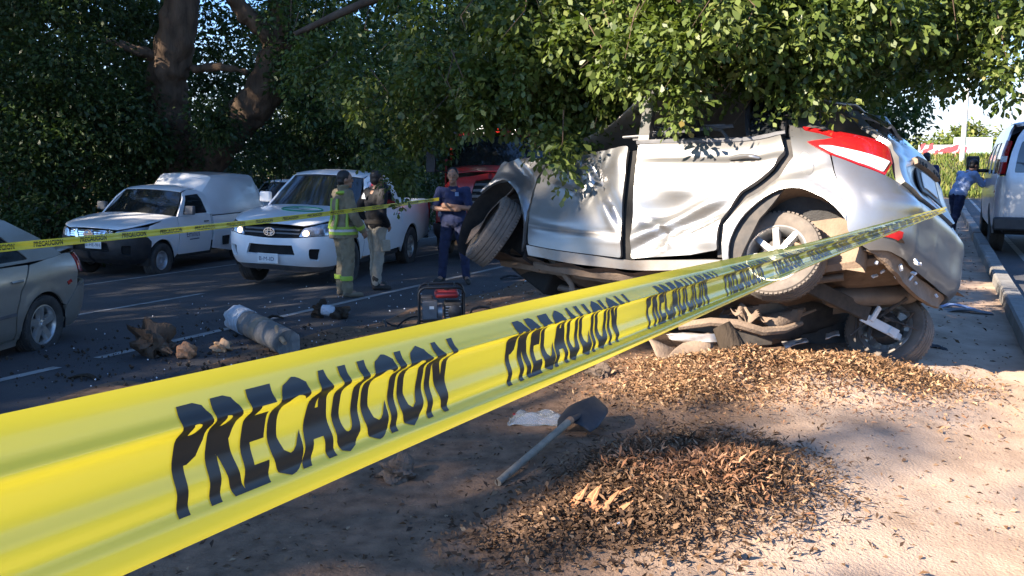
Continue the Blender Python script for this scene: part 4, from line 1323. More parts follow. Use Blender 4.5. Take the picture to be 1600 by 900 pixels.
        lg = mb.build('bonnet_crest', M['green_print'], r)
        mb = MB()
        sw = [(3.28, -.2), (3.10, -.05), (3.2, .10), (3.05, .22), (3.16, .02), (3.0, -.06)]
        mb.add([hoodpt(*p) for p in sw], [(0, 1, 5), (1, 2, 4), (2, 3, 4), (1, 4, 5)])
        mb.build('crest_leaf', M['green_print'], lg, smooth=0)
    return r

def ground_at(x, y):
    return float(zg(x, y))

hil = pickup('double')
f = Vector((-.20, -.98)).normalized(); l = Vector((-f.y, f.x))
c = Vector((-4.28, 13.75)) - f * 3.085 + l * .79        # rear axle centre from the front right wheel
hil.location = (c.x, c.y, ground_at(*(c + f * 1.5)) - .0)
hil.rotation_euler = (R(-2.4), 0, heading(f))
tag(hil, 'white double cab pickup with lit headlamps and green bonnet crest', 'pickup truck')
sec = copy_tree(hil)
sec.location = (-6.35, 26.0, ground_at(-6.2, 24.0))
sec.rotation_euler = (R(-2.4), 0, heading((-.10, -.995)))
tag(sec, 'white pickup half hidden between the two front pickups', 'pickup truck')
for ch in list(sec.children):
    if ch.name.startswith('bonnet_crest'):
        for g in list(ch.children):
            bpy.data.objects.remove(g)
        bpy.data.objects.remove(ch)
npk = pickup('single')
f = Vector((-.20, -.98)).normalized(); l = Vector((-f.y, f.x))
c = Vector((-7.0, 16.35)) - f * 3.15 - l * .80
npk.location = (c.x, c.y, ground_at(*(c + f * 1.5)))
npk.rotation_euler = (R(-2.4), 0, heading(f))
tag(npk, 'white single cab pickup with closed white canopy and black bumper', 'pickup truck')

def sedan():
    r = empty('sedan')
    g = M['gold']
    wb = 2.62
    B = Body(W=tab((.18, .76), (.3, .815), (.5, .845), (.7, .85), (.85, .835), (.95, .80), (1.2, .68), (1.42, .55)),
             xr=tab((.2, -.85), (.35, -.93), (.5, -.95), (.7, -.95), (.9, -.92), (1.02, -.86)), xf=tab((.2, 3.35), (.5, 3.48), (.75, 3.4), (.9, 3.2)),
             x0=-.95, x1=3.48, Rr=.40, Rf=.5, Br=.3, Bf=.6, wref=.85, plan=.02)
    uc = B.uc_r
    AR = arch(0, .30, .345, -12, 194, 24); AF = arch(wb, .30, .345, -12, 194, 24)
    qd = lambda u, z: .012 * np.exp(-((np.hypot(u, z - .30) - .37) / .03) ** 2) + crease(u, z, (-.7, .74), (3, .70), .05, .008)
    quarter = [(.40, .22), (.42, .5), (.34, .70), (.16, .93), (-.10, .955), (-.5, .985), (-.62, .98), (-.60, .80), (-.56, .64), (-.36, .45)] + AR[::-1][5:]
    bump = [(-.365, .44), (-.56, .63), (-.75, .66), (uc, .66), (uc, .22), (-.8, .20), (-.5, .22), (-.35, .24)]
    doorR = [(1.06, .24), (1.06, .955), (.18, .935), (.36, .70), (.44, .5), (.42, .24)]
    doorF = [(2.16, .24), (2.16, .95), (1.08, .955), (1.08, .24)]
    fenF = [(2.18, .24), (2.18, .95), (2.7, .88), (3.2, .76), (3.3, .6), (3.1, .3)] + AF
    frame = [(2.18, .95), (1.62, 1.33), (1.25, 1.40), (.7, 1.42), (.2, 1.36), (-.15, 1.17), (-.46, .985), (-.10, .958), (.6, .958)]
    winR = fillet([(.14, .985), (.40, 1.25), (.62, 1.335), (1.05, 1.345), (1.05, .985)], .025); winF = fillet([(1.12, .985), (1.12, 1.345), (1.55, 1.28), (1.98, .985)], .025)
    for mir in (False, True):
        q = panel('quarter_panel', B, quarter, g, r, mirror=mir, lip=.02, dent=qd, d=.045)
        dr = panel('rear_door', B, doorR, g, r, mirror=mir, lip=.02, dent=qd, fil=.02)
        df = panel('front_door', B, doorF, g, r, mirror=mir, lip=.02, dent=qd, fil=.02)
        panel('front_fender', B, fenF, g, r, mirror=mir, lip=.02, dent=qd)
        panel('side_frame', B, frame, g, r, holes=[winR, winF], mirror=mir, lip=.02)
        for w in (winR, winF):
            panel('side_window', B, w, M['glass_dark'], r, mirror=mir, off=-.01, lip=0, d=.1)
        mb = MB(); s_ = -1 if mir else 1
        mb.tube([(.33 + .02 * i, s_ * (.847 + .012 * (0 < i < 8)), .80) for i in range(9)], .014, 6)
        mb.build('door_handle', g, dr)
        panel('side_moulding', B, [(.44, .475), (.45, .505), (2.15, .505), (2.15, .475)], M['grey_plastic'], dr, mirror=mir, off=.012, lip=.01, d=.1)
        panel('sill', B, [(.36, .225), (2.28, .225), (2.28, .16), (.36, .16)], g, r, mirror=mir, lip=.03, off=.004)
        tl = panel('tail_light', B, [(-.62, .80), (-.63, .96), (-.74, .97), (-1.05, .93), (-1.05, .76), (-.72, .76)], M['lens_red'], r, mirror=mir, off=.005, lip=.02, d=.04)
        panel('mud_flap', B, [(-.34, .30), (-.36, .12), (-.38, .12), (-.39, .33)], M['black_plastic'], r, mirror=mir, off=.0, lip=.16, d=.05)
        for x in (0, wb):
            make_wheel(r, (x, s_ * .745, .305), (0, s_, 0), .305, .205, .185, 'alloy5')
            mb = MB(); mb.grid(lambda a, b: (x + .35 * math.cos(lerp(R(-15), R(195), a)), s_ * lerp(.82, .5, b), .30 + .35 * math.sin(lerp(R(-15), R(195), a))), 14, 2)
            mb.build('wheel_house', M['void'], r)
    panel('side_marker', B, [(-.40, .66), (-.38, .695), (-.45, .715), (-.47, .685)], M['lamp_red_on'] if False else M['lens_red'], r, off=.006, lip=.01, d=.03, dent=qd)
    panel('rear_bumper', B, bump, g, r, both=True, lip=.04, off=.008, d=.05)
    panel('boot_lid', B, [(-.64, .98), (-.75, .99), (uc, 1.0), (uc, .67), (-1.06, .67), (-1.06, .94), (-.76, .98)], g, r, both=True, lip=.02, d=.05)
    strip('boot_top', [(-.87, .99, .60, .02, -.03), (-.7, 1.02, .68, .02, 0), (-.45, 1.0, .72, .03, 0)], g, r, thick=.01)
    strip('rear_window', [(-.44, 1.0, .70, .03, -.06), (-.1, 1.2, .62, .03, -.04), (.22, 1.365, .545, .03, -.02)], M['glass_dark'], r)
    strip('roof', [(.20, 1.365, .56, .03, -.02), (.7, 1.42, .56, .03, 0), (1.25, 1.40, .575, .03, 0), (1.62, 1.33, .60, .03, .04)], g, r, thick=.01)
    strip('windshield', [(1.62, 1.33, .60, .03, .04), (2.2, .97, .74, .02, .1)], M['glass_dark'], r)
    strip('hood', [(2.18, .96, .77, .03, .1), (2.7, .89, .74, .04, .05), (3.25, .76, .6, .03, .04)], g, r, thick=.01)
    seal_box(r, -.75, 3.1, .60, .2, .55)
    seal_box(r, -.5, 2.3, .66, .5, .88, 'cabin_tub', 'interior')
    return r
civ = sedan()
f = Vector((-.085, -.996)).normalized(); l = Vector((-f.y, f.x))
pw = gp(72, 543)
c = Vector((pw.x, pw.y)) - l * .83
civ.location = (c.x, c.y, ground_at(c.x, c.y))
civ.rotation_euler = (R(-2.4), 0, heading(f))
tag(civ, 'champagne coloured sedan at the left edge, seen from its rear quarter', 'sedan')

def van():
    r = empty('van')
    v = M['van']
    wb = 3.43
    B = Body(W=tab((.3, .95), (.6, .995), (.95, 1.0), (1.2, .985), (1.6, .93), (1.95, .83), (2.1, .74)),
             xr=tab((.3, -1.26), (.6, -1.30), (1.15, -1.29), (1.5, -1.24), (2.0, -1.12), (2.1, -1.08)), xf=tab((.3, 4.2), (.6, 4.35), (1.0, 4.3), (1.15, 4.1)),
             x0=-1.30, x1=4.35, Rr=.16, Rf=.5, Br=.3, Bf=.6, wref=1.0, plan=.02)
    uc = B.uc_r
    AR = arch(0, .36, .43, -5, 187, 22); AF = arch(wb, .36, .43, -5, 187, 22)
    win = [fillet([(-.95, 1.28), (-.90, 1.76), (.25, 1.79), (.25, 1.27)], .05), fillet([(.40, 1.27), (.40, 1.79), (1.45, 1.79), (1.45, 1.26)], .05), fillet([(1.75, 1.26), (1.75, 1.78), (2.55, 1.70), (2.85, 1.26)], .05)]
    side = [(wb - .46, .42), (3.05, 1.18), (2.45, 1.90), (1.9, 2.05), (-1.0, 2.06), (-1.12, 1.95), (-1.13, .50), (-.46, .42)] + AR[::-1] + [(.46, .40)]
    for mir in (False, True):
        s = panel('body_side', B, side, v, r, holes=win, mirror=mir, lip=.03, d=.09)
        for w in win:
            panel('side_window', B, w, M['glass_dark'], s, mirror=mir, off=-.012, lip=0, d=.12)
        for us in (1.62, 2.98):
            panel('door_seam', B, [(us, .45), (us + .012, .45), (us + .012, 1.85 if us < 2 else 1.22), (us, 1.85 if us < 2 else 1.22)], M['void'], s, mirror=mir, off=.002, lip=0, d=.1)
        panel('front_fender', B, [(3.06, 1.18), (3.7, 1.12), (4.1, 1.05), (4.0, .6)] + [p for p in AF if p[1] > .5], v, r, mirror=mir, lip=.03, d=.09)
        tl = panel('tail_light', B, [(-1.16, 1.28), (-1.16, 1.80), (-1.30, 1.78), (-1.32, 1.28)], M['lens_red'], r, mirror=mir, off=.012, lip=.03, d=.06)
        panel('reverse_lens', B, [(-1.165, 1.46), (-1.165, 1.55), (-1.31, 1.55), (-1.31, 1.46)], M['lens_clear'], tl, mirror=mir, off=.018, lip=.006, d=.05)
        panel('side_marker', B, [(-1.00, .98), (-1.00, 1.02), (-1.05, 1.02), (-1.05, .98)], M['lens_red'], r, mirror=mir, off=.01, lip=.01, d=.05)
        dr = panel('rear_door', B, [(-1.20, .60), (-1.34, .60), (uc + .006, .58), (uc + .006, 1.98), (-1.40, 1.96), (-1.36, 1.84), (-1.34, 1.25), (-1.20, 1.24)], v, r, mirror=mir, lip=.02, d=.08)
        panel('rear_window', B, fillet([(-1.46, 1.30), (-1.46, 1.78), (uc + .10, 1.80), (uc + .10, 1.30)], .04), M['glass_dark'], dr, mirror=mir, off=.004, lip=.006, d=.1)
        s_ = -1 if mir else 1
        mb = MB(); mb.box((2.72, s_ * 1.23, 1.42), (.16, .24, .36)); mb.box((2.74, s_ * 1.05, 1.32), (.06, .2, .07))
        mb.build('side_mirror', M['black_plastic'], r, bevel=.05)
        if not mir:
            mb = MB(); mb.lathe([(.05, 0), (.045, .012), (.001, .018)], 14, axis_matrix((2.635, 1.24, 1.34), (-1, 0, 0)))
            mb.build('convex_mirror', M['chrome'], r)
        for x in (0, wb):
            make_wheel(r, (x, s_ * .85, .36), (0, s_, 0), .36, .21, .24, 'steel', rim=M['steel_rim'])
            mb = MB(); mb.grid(lambda a, b: (x + .43 * math.cos(lerp(R(-8), R(188), a)), s_ * lerp(.95, .6, b), .36 + .43 * math.sin(lerp(R(-8), R(188), a))), 14, 2)
            mb.build('wheel_house', M['void'], r)
    strip('roof', [(-1.14, 2.0, .74, .03, -.02), (-.95, 2.06, .76, .07, 0), (.6, 2.06, .76, .09, 0), (1.9, 2.05, .76, .08, 0), (2.4, 1.92, .80, .04, .05)], v, r, thick=.01)
    strip('windshield', [(2.42, 1.90, .81, .04, .05), (3.05, 1.20, .95, .03, .15)], M['glass_dark'], r)
    strip('hood', [(3.05, 1.18, .96, .04, .1), (3.7, 1.12, .93, .05, .05), (4.2, 1.02, .8, .03, .05)], v, r)
    mb = MB(); mb.box((-1.40, 0, .52), (.18, 1.98, .20)); mb.build('rear_bumper', M['black_plastic'], r, bevel=.03)
    mb = MB(); mb.box((-1.10, 0, 2.10), (.06, .34, .05)); mb.build('high_brake_light', M['lamp_red_on'], r, bevel=.01)
    mb = MB(); mb.box((-1.335, 0, .98), (.01, .34, .16)); mb.build('number_plate', M['plate'], r)
    mb = MB(); mb.tube([(-1.345, .06, 1.12), (-1.36, .06, 1.0)], .014, 6); mb.build('door_handle', M['black_plastic'], r)
    seal_box(r, -1.2, 4.0, .82, .34, 1.1)
    seal_box(r, -1.0, 2.2, .66, 1.1, 1.95, 'cabin_tub', 'interior')
    return r
vn = van()
f = Vector((.454, .891)); l = Vector((-f.y, f.x))
c = Vector((8.82, 15.35)) - l * .95
vn.location = (c.x, c.y, RZ); vn.rotation_euler = (0, 0, heading(f)); vn.scale = (1, 1, 1.09)
tag(vn, 'pale grey passenger van on the right carriageway, cut by the frame', 'van')

def fire_truck():
    r = empty('fire_truck')
    red = M['red']
    B = Body(W=tab((.3, 1.0), (.5, 1.14), (.9, 1.15), (1.2, 1.1), (1.5, .98), (1.8, .80)), xr=lambda z: np.full_like(np.asarray(z, float), -3.), xf=tab((.3, 4.4), (.5, 4.5), (1.0, 4.5), (1.5, 4.42), (1.75, 4.25)),
             x0=-3., x1=4.5, Rr=.2, Rf=.45, Br=.3, Bf=.8, wref=1.15, plan=.02)
    uc = B.uc_f; cf = B.cf
    AF = arch(3.55, .5, .6, 10, 185, 20)
    for mir in (False, True):
        panel('front_fender', B, [(2.75, .55), (2.75, 1.5), (3.4, 1.5), (cf + .2, 1.42), (cf + .2, .85), (cf + .05, .6)] + AF, red, r, mirror=mir, lip=.03, d=.1)
        hl = panel('headlight', B, fillet([(cf + .30, .82), (cf + .30, 1.06), (uc - .62, 1.04), (uc - .60, .84)], .04), M['lens_head'], r, mirror=mir, off=.02, lip=.04, d=.06)
        panel('turn_signal', B, [(cf + .20, 1.12), (cf + .20, 1.24), (cf + .42, 1.22), (cf + .42, 1.12)], M['lamp_orange_on'], r, mirror=mir, off=.02, lip=.03, d=.06)
        s_ = -1 if mir else 1
        for x in (0, 3.55):
            make_wheel(r, (x, s_ * .98, .5), (0, s_, 0), .5, .29, .28, 'steel', rim=M['steel_rim'])
        mb = MB(); mb.box((2.95, s_ * 1.42, 1.95), (.12, .2, .5)); mb.tube([(2.8, s_ * 1.05, 1.7), (2.95, s_ * 1.4, 1.75)], .02, 6)
        mb.build('side_mirror', M['black_plastic'], r, bevel=.03)
        mb = MB(); mb.box((1.95, s_ * 1.13, 1.35), (1.5, .04, 1.3)); mb.build('cab_door', red, r, bevel=.02)
        mb = MB(); mb.prism([(1.4, 1.75), (1.4, 2.35), (2.2, 2.35), (2.5, 1.75)], -.01, .01, Matrix(((1, 0, 0, 0), (0, 0, 1, s_ * 1.12), (0, 1, 0, 0), (0, 0, 0, 1))))
        mb.build('side_window', M['glass_dark'], r, smooth=0)
    panel('nose', B, [(cf + .2, 1.42), (cf + .3, 1.60), (uc, 1.74), (uc, 1.62), (uc - .42, 1.58), (uc - .46, .80), (uc, .78), (uc, .70), (cf + .2, .72)], red, r, both=True, lip=.03, d=.08)
    g = panel('grille', B, [(uc - .44, .82), (uc - .40, 1.57), (uc, 1.61), (uc, .79)], M['void'], r, both=True, off=-.05, lip=.02, d=.1)
    for k in range(6):
        panel('grille_bar', B, [(uc - .42, .88 + k * .12), (uc - .42, .93 + k * .12), (uc, .94 + k * .12), (uc, .89 + k * .12)], M['grey_plastic'], g, both=True, off=-.02, lip=.02, d=.1)
    panel('front_bumper', B, [(cf + .05, .40), (cf + .05, .68), (uc, .70), (uc, .40)], M['black_plastic'], r, both=True, off=.06, lip=.1, d=.1)
    strip('hood', [(4.28, 1.70, .72, .06, .05), (3.9, 1.74, .86, .07, 0), (3.3, 1.78, .98, .08, 0), (2.72, 1.80, 1.02, .08, 0)], red, r, thick=.02)
    strip('windshield', [(2.72, 1.80, 1.02, .06, .1), (2.25, 2.52, .98, .02, .1)], M['glass_dark'], r)
    strip('cab_roof', [(2.26, 2.52, 1.05, .03, .12), (2.0, 2.60, 1.08, .05, 0), (1.2, 2.60, 1.08, .05, 0)], red, r, thick=.03)
    mb = MB(); mb.box((1.7, 0, 2.1), (.9, 2.0, .9)); mb.box((1.6, 0, 1.2), (2.0, 2.1, 1.1)); mb.build('cab_shell', M['interior'], r)
    mb = MB(); mb.box((-.9, 0, 1.75), (4.1, 2.35, 2.0)); mb.build('pump_body', red, r, bevel=.04)
    lb = MB(); lb.box((1.9, 0, 2.72), (.34, 1.6, .14)); lbo = lb.build('light_bar', M['grey_plastic'], r, bevel=.03)
    for k, (yy, mm) in enumerate(((-.55, 'lamp_white_on'), (-.40, 'lamp_white_on'), (-.02, 'lamp_red_on'), (.32, 'lamp_white_on'), (.6, 'lens_red'))):
        mb = MB(); mb.box((2.08, yy, 2.72), (.04, .12, .09)); mb.build('beacon', M[mm], lbo, bevel=.01)
    seal_box(r, -2.6, 4.2, .8, .45, 1.0)
    return r
ft = fire_truck()
f = Vector((-.06, -.998)).normalized()
c = Vector((at(762, 390, 16.7).x, 16.7)) - f * 4.5
ft.location = (c.x, c.y, ground_at(*(c + f * 3))); ft.rotation_euler = (R(-1.5), 0, heading(f))
tag(ft, 'red fire truck with lit roof beacons behind the wreck', 'fire truck')

# ------------------------------------------------------------------ people
def limb(mb, p0, r0, p1, r1, n=10):
    p0, p1 = Vector(p0), Vector(p1)
    mb.tube([p0.lerp(p1, t) for t in (0, .25, .5, .75, 1)], [lerp(r0, r1, t) for t in (0, .25, .5, .75, 1)], n)
    mb.blob(p0, (r0,) * 3, 10, 7)
    mb.blob(p1, (r1,) * 3, 10, 7)

def skin_over(name, mb, voxel, m, parent, it=5):
    """one continuous surface over overlapping shapes"""
    me = bpy.data.meshes.new('tmp')
    me.from_pydata(mb.v, [], mb.f)
    o = link(bpy.data.objects.new('tmp', me))
    r_ = o.modifiers.new('r', 'REMESH'); r_.mode = 'VOXEL'; r_.voxel_size = voxel
    s_ = o.modifiers.new('s', 'SMOOTH'); s_.iterations = it; s_.factor = .5
    bpy.context.view_layer.update()
    dg = bpy.context.evaluated_depsgraph_get()
    me2 = bpy.data.meshes.new_from_object(o.evaluated_get(dg))
    me2.name = name
    bpy.data.objects.remove(o); bpy.data.meshes.remove(me)
    me2.materials.clear()
    finish_mesh(me2, m, 180)
    return link(bpy.data.objects.new(name, me2), parent)

def hand(mb, wrist, d, palm, s=1.0):
    """palm with four fingers and a thumb: d points along the hand, palm is the direction the palm faces"""
    d = Vector(d).normalized(); pn = Vector(palm); pn = (pn - d * pn.dot(d)).normalized(); sd = d.cross(pn)
    w = Vector(wrist)
    c = w + d * .05 * s
    T = axis_matrix(c, d, sd)
    mb.blob((0, 0, 0), (.042 * s, .017 * s, .052 * s), 12, 8, M=T)
    for k, L in enumerate((.062, .074, .070, .055)):
        b = w + d * .085 * s + sd * (.030 - .020 * k) * s
        k1 = b + (d * .9 + pn * .35) * L * .5 * s
        k2 = k1 + (d * .55 + pn * .8).normalized() * L * .5 * s
        limb(mb, b, .0095 * s, k1, .0088 * s, 6); limb(mb, k1, .0088 * s, k2, .0075 * s, 6)
    b = w + d * .03 * s + sd * .036 * s
    k1 = b + (d * .6 + sd * .6 + pn * .4).normalized() * .04 * s
    limb(mb, b, .013 * s, k1, .011 * s, 6); limb(mb, k1, .011 * s, k1 + (d * .8 + pn * .5).normalized() * .032 * s, .009 * s, 6)

def person(J, top, topm, legm, bootm, hair=True, look=(1, 0, 0), sleeve='long', bulk=1.0, label='', voxel=.011, folds=1):
    """J: joints in the person's own frame, facing +x"""
    r = empty('person')
    V = {k: Vector(v) for k, v in J.items()}
    b = MB()
    up = (V['neck'] - V['pelvis']).normalized()
    # trunk
    Tp = axis_matrix(V['pelvis'], up, (1, 0, 0)); Tc = axis_matrix(V['chest'], up, (1, 0, 0)); Tw = axis_matrix((V['pelvis'] + V['chest']) / 2, up, (1, 0, 0))
    b.blob((0, 0, 0), (.105 * bulk, .155 * bulk, .12), 14, 10, M=Tp); b.blob((0, 0, 0), (.10 * bulk, .14 * bulk, .16), 14, 10, M=Tw); b.blob((0, 0, 0), (.108 * bulk, .165, .17), 14, 10, M=Tc)
    limb(b, V['chest'] + up * .12, .09, V['neck'], .056); limb(b, V['neck'], .056, V['head'] - up * .06, .052)
    lk = Vector(look).normalized(); hu = (up + Vector((0, 0, 1))).normalized()
    Th = axis_matrix(V['head'], hu, lk)
    b.blob((0, 0, .015), (.098, .078, .105), 16, 12, M=Th); b.blob((.022, 0, -.06), (.068, .058, .062), 12, 8, M=Th)
    b.blob((.098, 0, -.012), (.020, .014, .026), 8, 6, M=Th); b.blob((.085, 0, -.062), (.018, .026, .012), 8, 6, M=Th); b.blob((.078, 0, .03), (.02, .055, .012), 8, 6, M=Th); b.blob((.07, 0, -.098), (.022, .028, .02), 8, 6, M=Th)
    for s in (-1, 1):
        b.blob((-.005, s * .08, -.01), (.018, .010, .03), 8, 6, M=Th)
    for s, L in ((1, 'l'), (-1, 'r')):
        limb(b, V['chest'] + up * .1, .06, V['sh_' + L], .058); limb(b, V['sh_' + L], .055, V['el_' + L], .042); limb(b, V['el_' + L], .042, V['wr_' + L], .028)
        dd = (V['wr_' + L] - V['el_' + L])
        hand(b, V['wr_' + L], V.get('hd_' + L, dd), V.get('pm_' + L, Vector((0, -s, -.2))))
        limb(b, V['hip_' + L], .088, V['kn_' + L], .058); limb(b, V['kn_' + L], .056, V['an_' + L], .038); limb(b, V['an_' + L], .04, V['to_' + L], .03)
    skin_over('body', b, voxel * .8, M['skin'], r, 2)
    # eyes
    for s in (-1, 1):
        e = MB(); e.blob((.085, s * .030, .012), (.012, .014, .010), 8, 6, M=Th); e.build('eye', M['ink'], r)
    if hair:
        h = MB(); h.blob((-.018, 0, .035), (.098, .086, .098), 16, 10, .02, 3, M=Th); h.blob((-.05, 0, -.02), (.06, .076, .075), 14, 8, .02, 5, M=Th)
        skin_over('hair', h, .010, M['hair'], r, 2)
    # jacket or shirt
    t = MB()
    k = {'coat': 1.30, 'shirt': 1.14, 'loose': 1.22}[top]
    t.blob((0, 0, .02), (.108 * bulk * k, .16 * bulk * k * .98, .13), 16, 10, .012, 7, M=Tp)
    t.blob((0, 0, 0), (.104 * bulk * k, .148 * bulk * k, .17), 16, 10, .02, 8, M=Tw); t.blob((0, 0, 0), (.112 * bulk * k, .172 * k * .96, .165), 16, 10, .012, 9, M=Tc)
    if top == 'coat':
        t.tube([V['pelvis'] + up * .1, V['pelvis'] - up * .02, V['pelvis'] - up * .13], [.16, .19, .20], 16)
        t.lathe([(.075, -.03), (.088, .05), (.07, .055), (.06, -.03)], 14, axis_matrix(V['neck'] + up * .02, up))
    else:
        t.lathe([(.075, -.04), (.072, .015), (.06, .015), (.06, -.04)], 14, axis_matrix(V['neck'] - up * .005, up))
    for L in 'lr':
        limb(t, V['chest'] + up * .1, .07 * k, V['sh_' + L], .066 * k)
        if sleeve == 'long':
            limb(t, V['sh_' + L], .062 * k, V['el_' + L], .052 * k); limb(t, V['el_' + L], .052 * k, V['el_' + L].lerp(V['wr_' + L], .93), .040 * k)
        else:
            limb(t, V['sh_' + L], .062 * k, V['sh_' + L].lerp(V['el_' + L], .72), .060 * k)
    tp = skin_over('jacket' if top == 'coat' else 'shirt', t, voxel, topm, r, 4)
    # trousers
    q = MB()
    k2 = 1.30 if top == 'coat' else 1.16
    q.blob((0, 0, 0), (.112 * bulk * 1.08, .162 * bulk * 1.06, .12), 14, 10, M=Tp)
    for L in 'lr':
        mid = V['kn_' + L].lerp(V['an_' + L], .5) + Vector((-.012, 0, 0))
        limb(q, V['hip_' + L], .094 * k2, V['kn_' + L], .066 * k2); limb(q, V['kn_' + L], .066 * k2, mid, .062 * k2); limb(q, mid, .062 * k2, V['an_' + L] + Vector((0, 0, .03)), .056 * k2)
    tr = skin_over('trousers', q, voxel, legm, r, 3)
    for o_, sc, st_ in ((tp, .09, .028), (tr, .08, .030)):            # soft folds in the cloth
        tx = bpy.data.textures.new('folds', 'CLOUDS'); tx.noise_scale = sc
        dm = o_.modifiers.new('folds', 'DISPLACE'); dm.texture = tx; dm.strength = st_ * folds; dm.mid_level = .5
    for L in 'lr':
        w = MB()
        a, to = V['an_' + L], V['to_' + L]
        limb(w, a + Vector((0, 0, .10)), .062, a, .056); limb(w, a + Vector((-.03, 0, -.03)), .045, to, .042); limb(w, a + Vector((-.03, 0, -.035)), .04, to + (to - a) * .15, .036)
        skin_over('boot', w, .010, bootm, r, 2)
    return r, V, up, tp, tr

STAND = dict(pelvis=(0, 0, .95), chest=(.0, 0, 1.27), neck=(.01, 0, 1.47), head=(.035, 0, 1.62),
             sh_l=(0, .20, 1.41), sh_r=(0, -.20, 1.41), el_l=(-.03, .27, 1.13), el_r=(-.03, -.27, 1.13), wr_l=(.07, .26, .90), wr_r=(.07, -.26, .90),
             hip_l=(0, .09, .90), hip_r=(0, -.09, .90), kn_l=(.02, .11, .50), kn_r=(.02, -.11, .50), an_l=(-.01, .12, .09), an_r=(-.01, -.12, .09), to_l=(.15, .15, .04), to_r=(.15, -.15, .04))
def pose(**k):
    d = dict(STAND); d.update(k); return d

def stand(o, px, py, f, label, cat='person'):
    p = gp(px, py)
    o.location = p; o.rotation_euler = (0, 0, heading(f))
    tag(o, label, cat)

def band(name, V, a, b, r, w, m, parent, sq=1.0, n=22):
    """stripe sewn round a limb or trunk"""
    p = Vector(a).lerp(Vector(b), 0.5)
    d = (Vector(b) - Vector(a)).normalized()
    mb = MB()
    T = axis_matrix(p, d, (1, 0, 0)) @ Matrix.Diagonal((1, sq, 1, 1))
    mb.lathe([(r - .012, -w / 2), (r, -w / 2), (r + .002, 0), (r, w / 2), (r - .012, w / 2)], n, T)
    return mb.build(name, m, parent)

# firefighter
J = pose(el_r=(.06, -.27, 1.13), wr_r=(.20, -.20, .92), el_l=(.05, .27, 1.13), wr_l=(.18, .22, .93), head=(.04, 0, 1.615))
ff, V, up, tp, tr = person(J, 'coat', M['turnout'], M['turnout'], M['boot_tan'], look=(1, -.15, -.05))
mb = MB()
T = axis_matrix(V['pelvis'], (0, 0, 1), (1, 0, 0))
for z0, mm in ((-.055, 'hiviz'), (-.015, 'hisilver'), (.015, 'hiviz')):
    q = MB(); q.lathe([(.19, z0 - .02), (.212, z0 - .02), (.212, z0 + .018), (.19, z0 + .018)], 26, T @ Matrix.Diagonal((.93, 1.03, 1, 1)))
    q.build('hem_stripe', M[mm], tp)
for yy in (.09, -.13):
    q = MB(); q.tube([(-.172, yy, .95), (-.135, yy, 1.1), (-.130, yy, 1.25), (-.118, yy, 1.36)], .022, 6); q.build('back_stripe', M['hiviz'], tp)
q = MB(); q.tube([(-.02, -.20, .95), (-.01, -.185, 1.1), (0, -.19, 1.2)], .022, 6); q.build('side_stripe', M['hiviz'], tp)
q = MB(); q.blob((-.06, -.17, 1.44), (.10, .08, .03), 10, 6); q.build('shoulder_patch', M['hiviz'], tp)
for L in 'lr':
    w = V['el_' + L].lerp(V['wr_' + L], .72)
    band('cuff_stripe', V, V['el_' + L].lerp(V['wr_' + L], .6), V['el_' + L].lerp(V['wr_' + L], .8), .064, .05, M['hiviz'], tp)
    band('leg_stripe', V, V['an_' + L] + Vector((-.01, 0, .14)), V['an_' + L] + Vector((-.01, 0, .24)), .088, .06, M['hiviz'], tr)
stand(ff, 540, 464, (.85, .5), 'firefighter in tan turnout gear with lime stripes, standing beside the white pickup')
# man in black shirt and khaki trousers
J = pose(el_l=(-.12, .33, 1.15), wr_l=(.06, .22, .96), el_r=(-.08, -.31, 1.12), wr_r=(.08, -.20, .95), an_r=(-.10, -.14, .09), to_r=(.06, -.19, .04), an_l=(.06, .16, .09), to_l=(.22, .20, .04), kn_l=(.05, .13, .5), kn_r=(-.03, -.12, .5))
bk, V, up, tp, tr = person(J, 'loose', M['black_cloth'], M['khaki'], M['boot'], look=(1, .2, 0), bulk=1.08)
q = MB()
q.add([(-.172, -.02 + x * .9, 1.33 + y) for x, y in ((0, 0), (.13, .0), (.11, .045), (.02, .05), (.05, .09))], [(0, 1, 2, 3), (3, 2, 4)])
q.build('back_print', M['scrap_white'], tp, smooth=0, solid=.004)
band('belt', V, V['pelvis'] + Vector((0, 0, .03)), V['pelvis'] + Vector((0, 0, .07)), .16, .05, M['boot'], tr, 1.25)
q = MB(); q.box((.03, -.21, .66), (.14, .05, .17)); q.build('cargo_pocket', M['khaki'], tr, bevel=.015)
stand(bk, 590, 452, (.75, .62), 'man in black shirt and khaki cargo trousers beside the firefighter')
# man in navy with folded arms
J = pose(sh_l=(.02, .20, 1.40), sh_r=(.02, -.20, 1.40), el_l=(.12, .27, 1.14), wr_l=(.21, .0, 1.19), hd_l=(.1, -1, .05), pm_l=(-1, 0, 0), el_r=(.12, -.27, 1.14), wr_r=(.20, .02, 1.13), hd_r=(.1, 1, .1), pm_r=(-1, 0, 0),
         an_l=(0, .19, .09), an_r=(0, -.19, .09), to_l=(.15, .25, .04), to_r=(.15, -.25, .04), kn_l=(.02, .16, .5), kn_r=(.02, -.16, .5), head=(.04, 0, 1.63))
nv, V, up, tp, tr = person(J, 'shirt', M['navy_shirt'], M['navy'], M['boot'], look=(1, .1, -.08), sleeve='short', bulk=1.22)
q = MB(); q.box((.155, .085, 1.36), (.01, .055, .06)); q.build('chest_badge', M['scrap_blue'], tp)
stand(nv, 710, 442, (-.15, -1), 'man in navy shirt with folded arms in front of the fire truck')
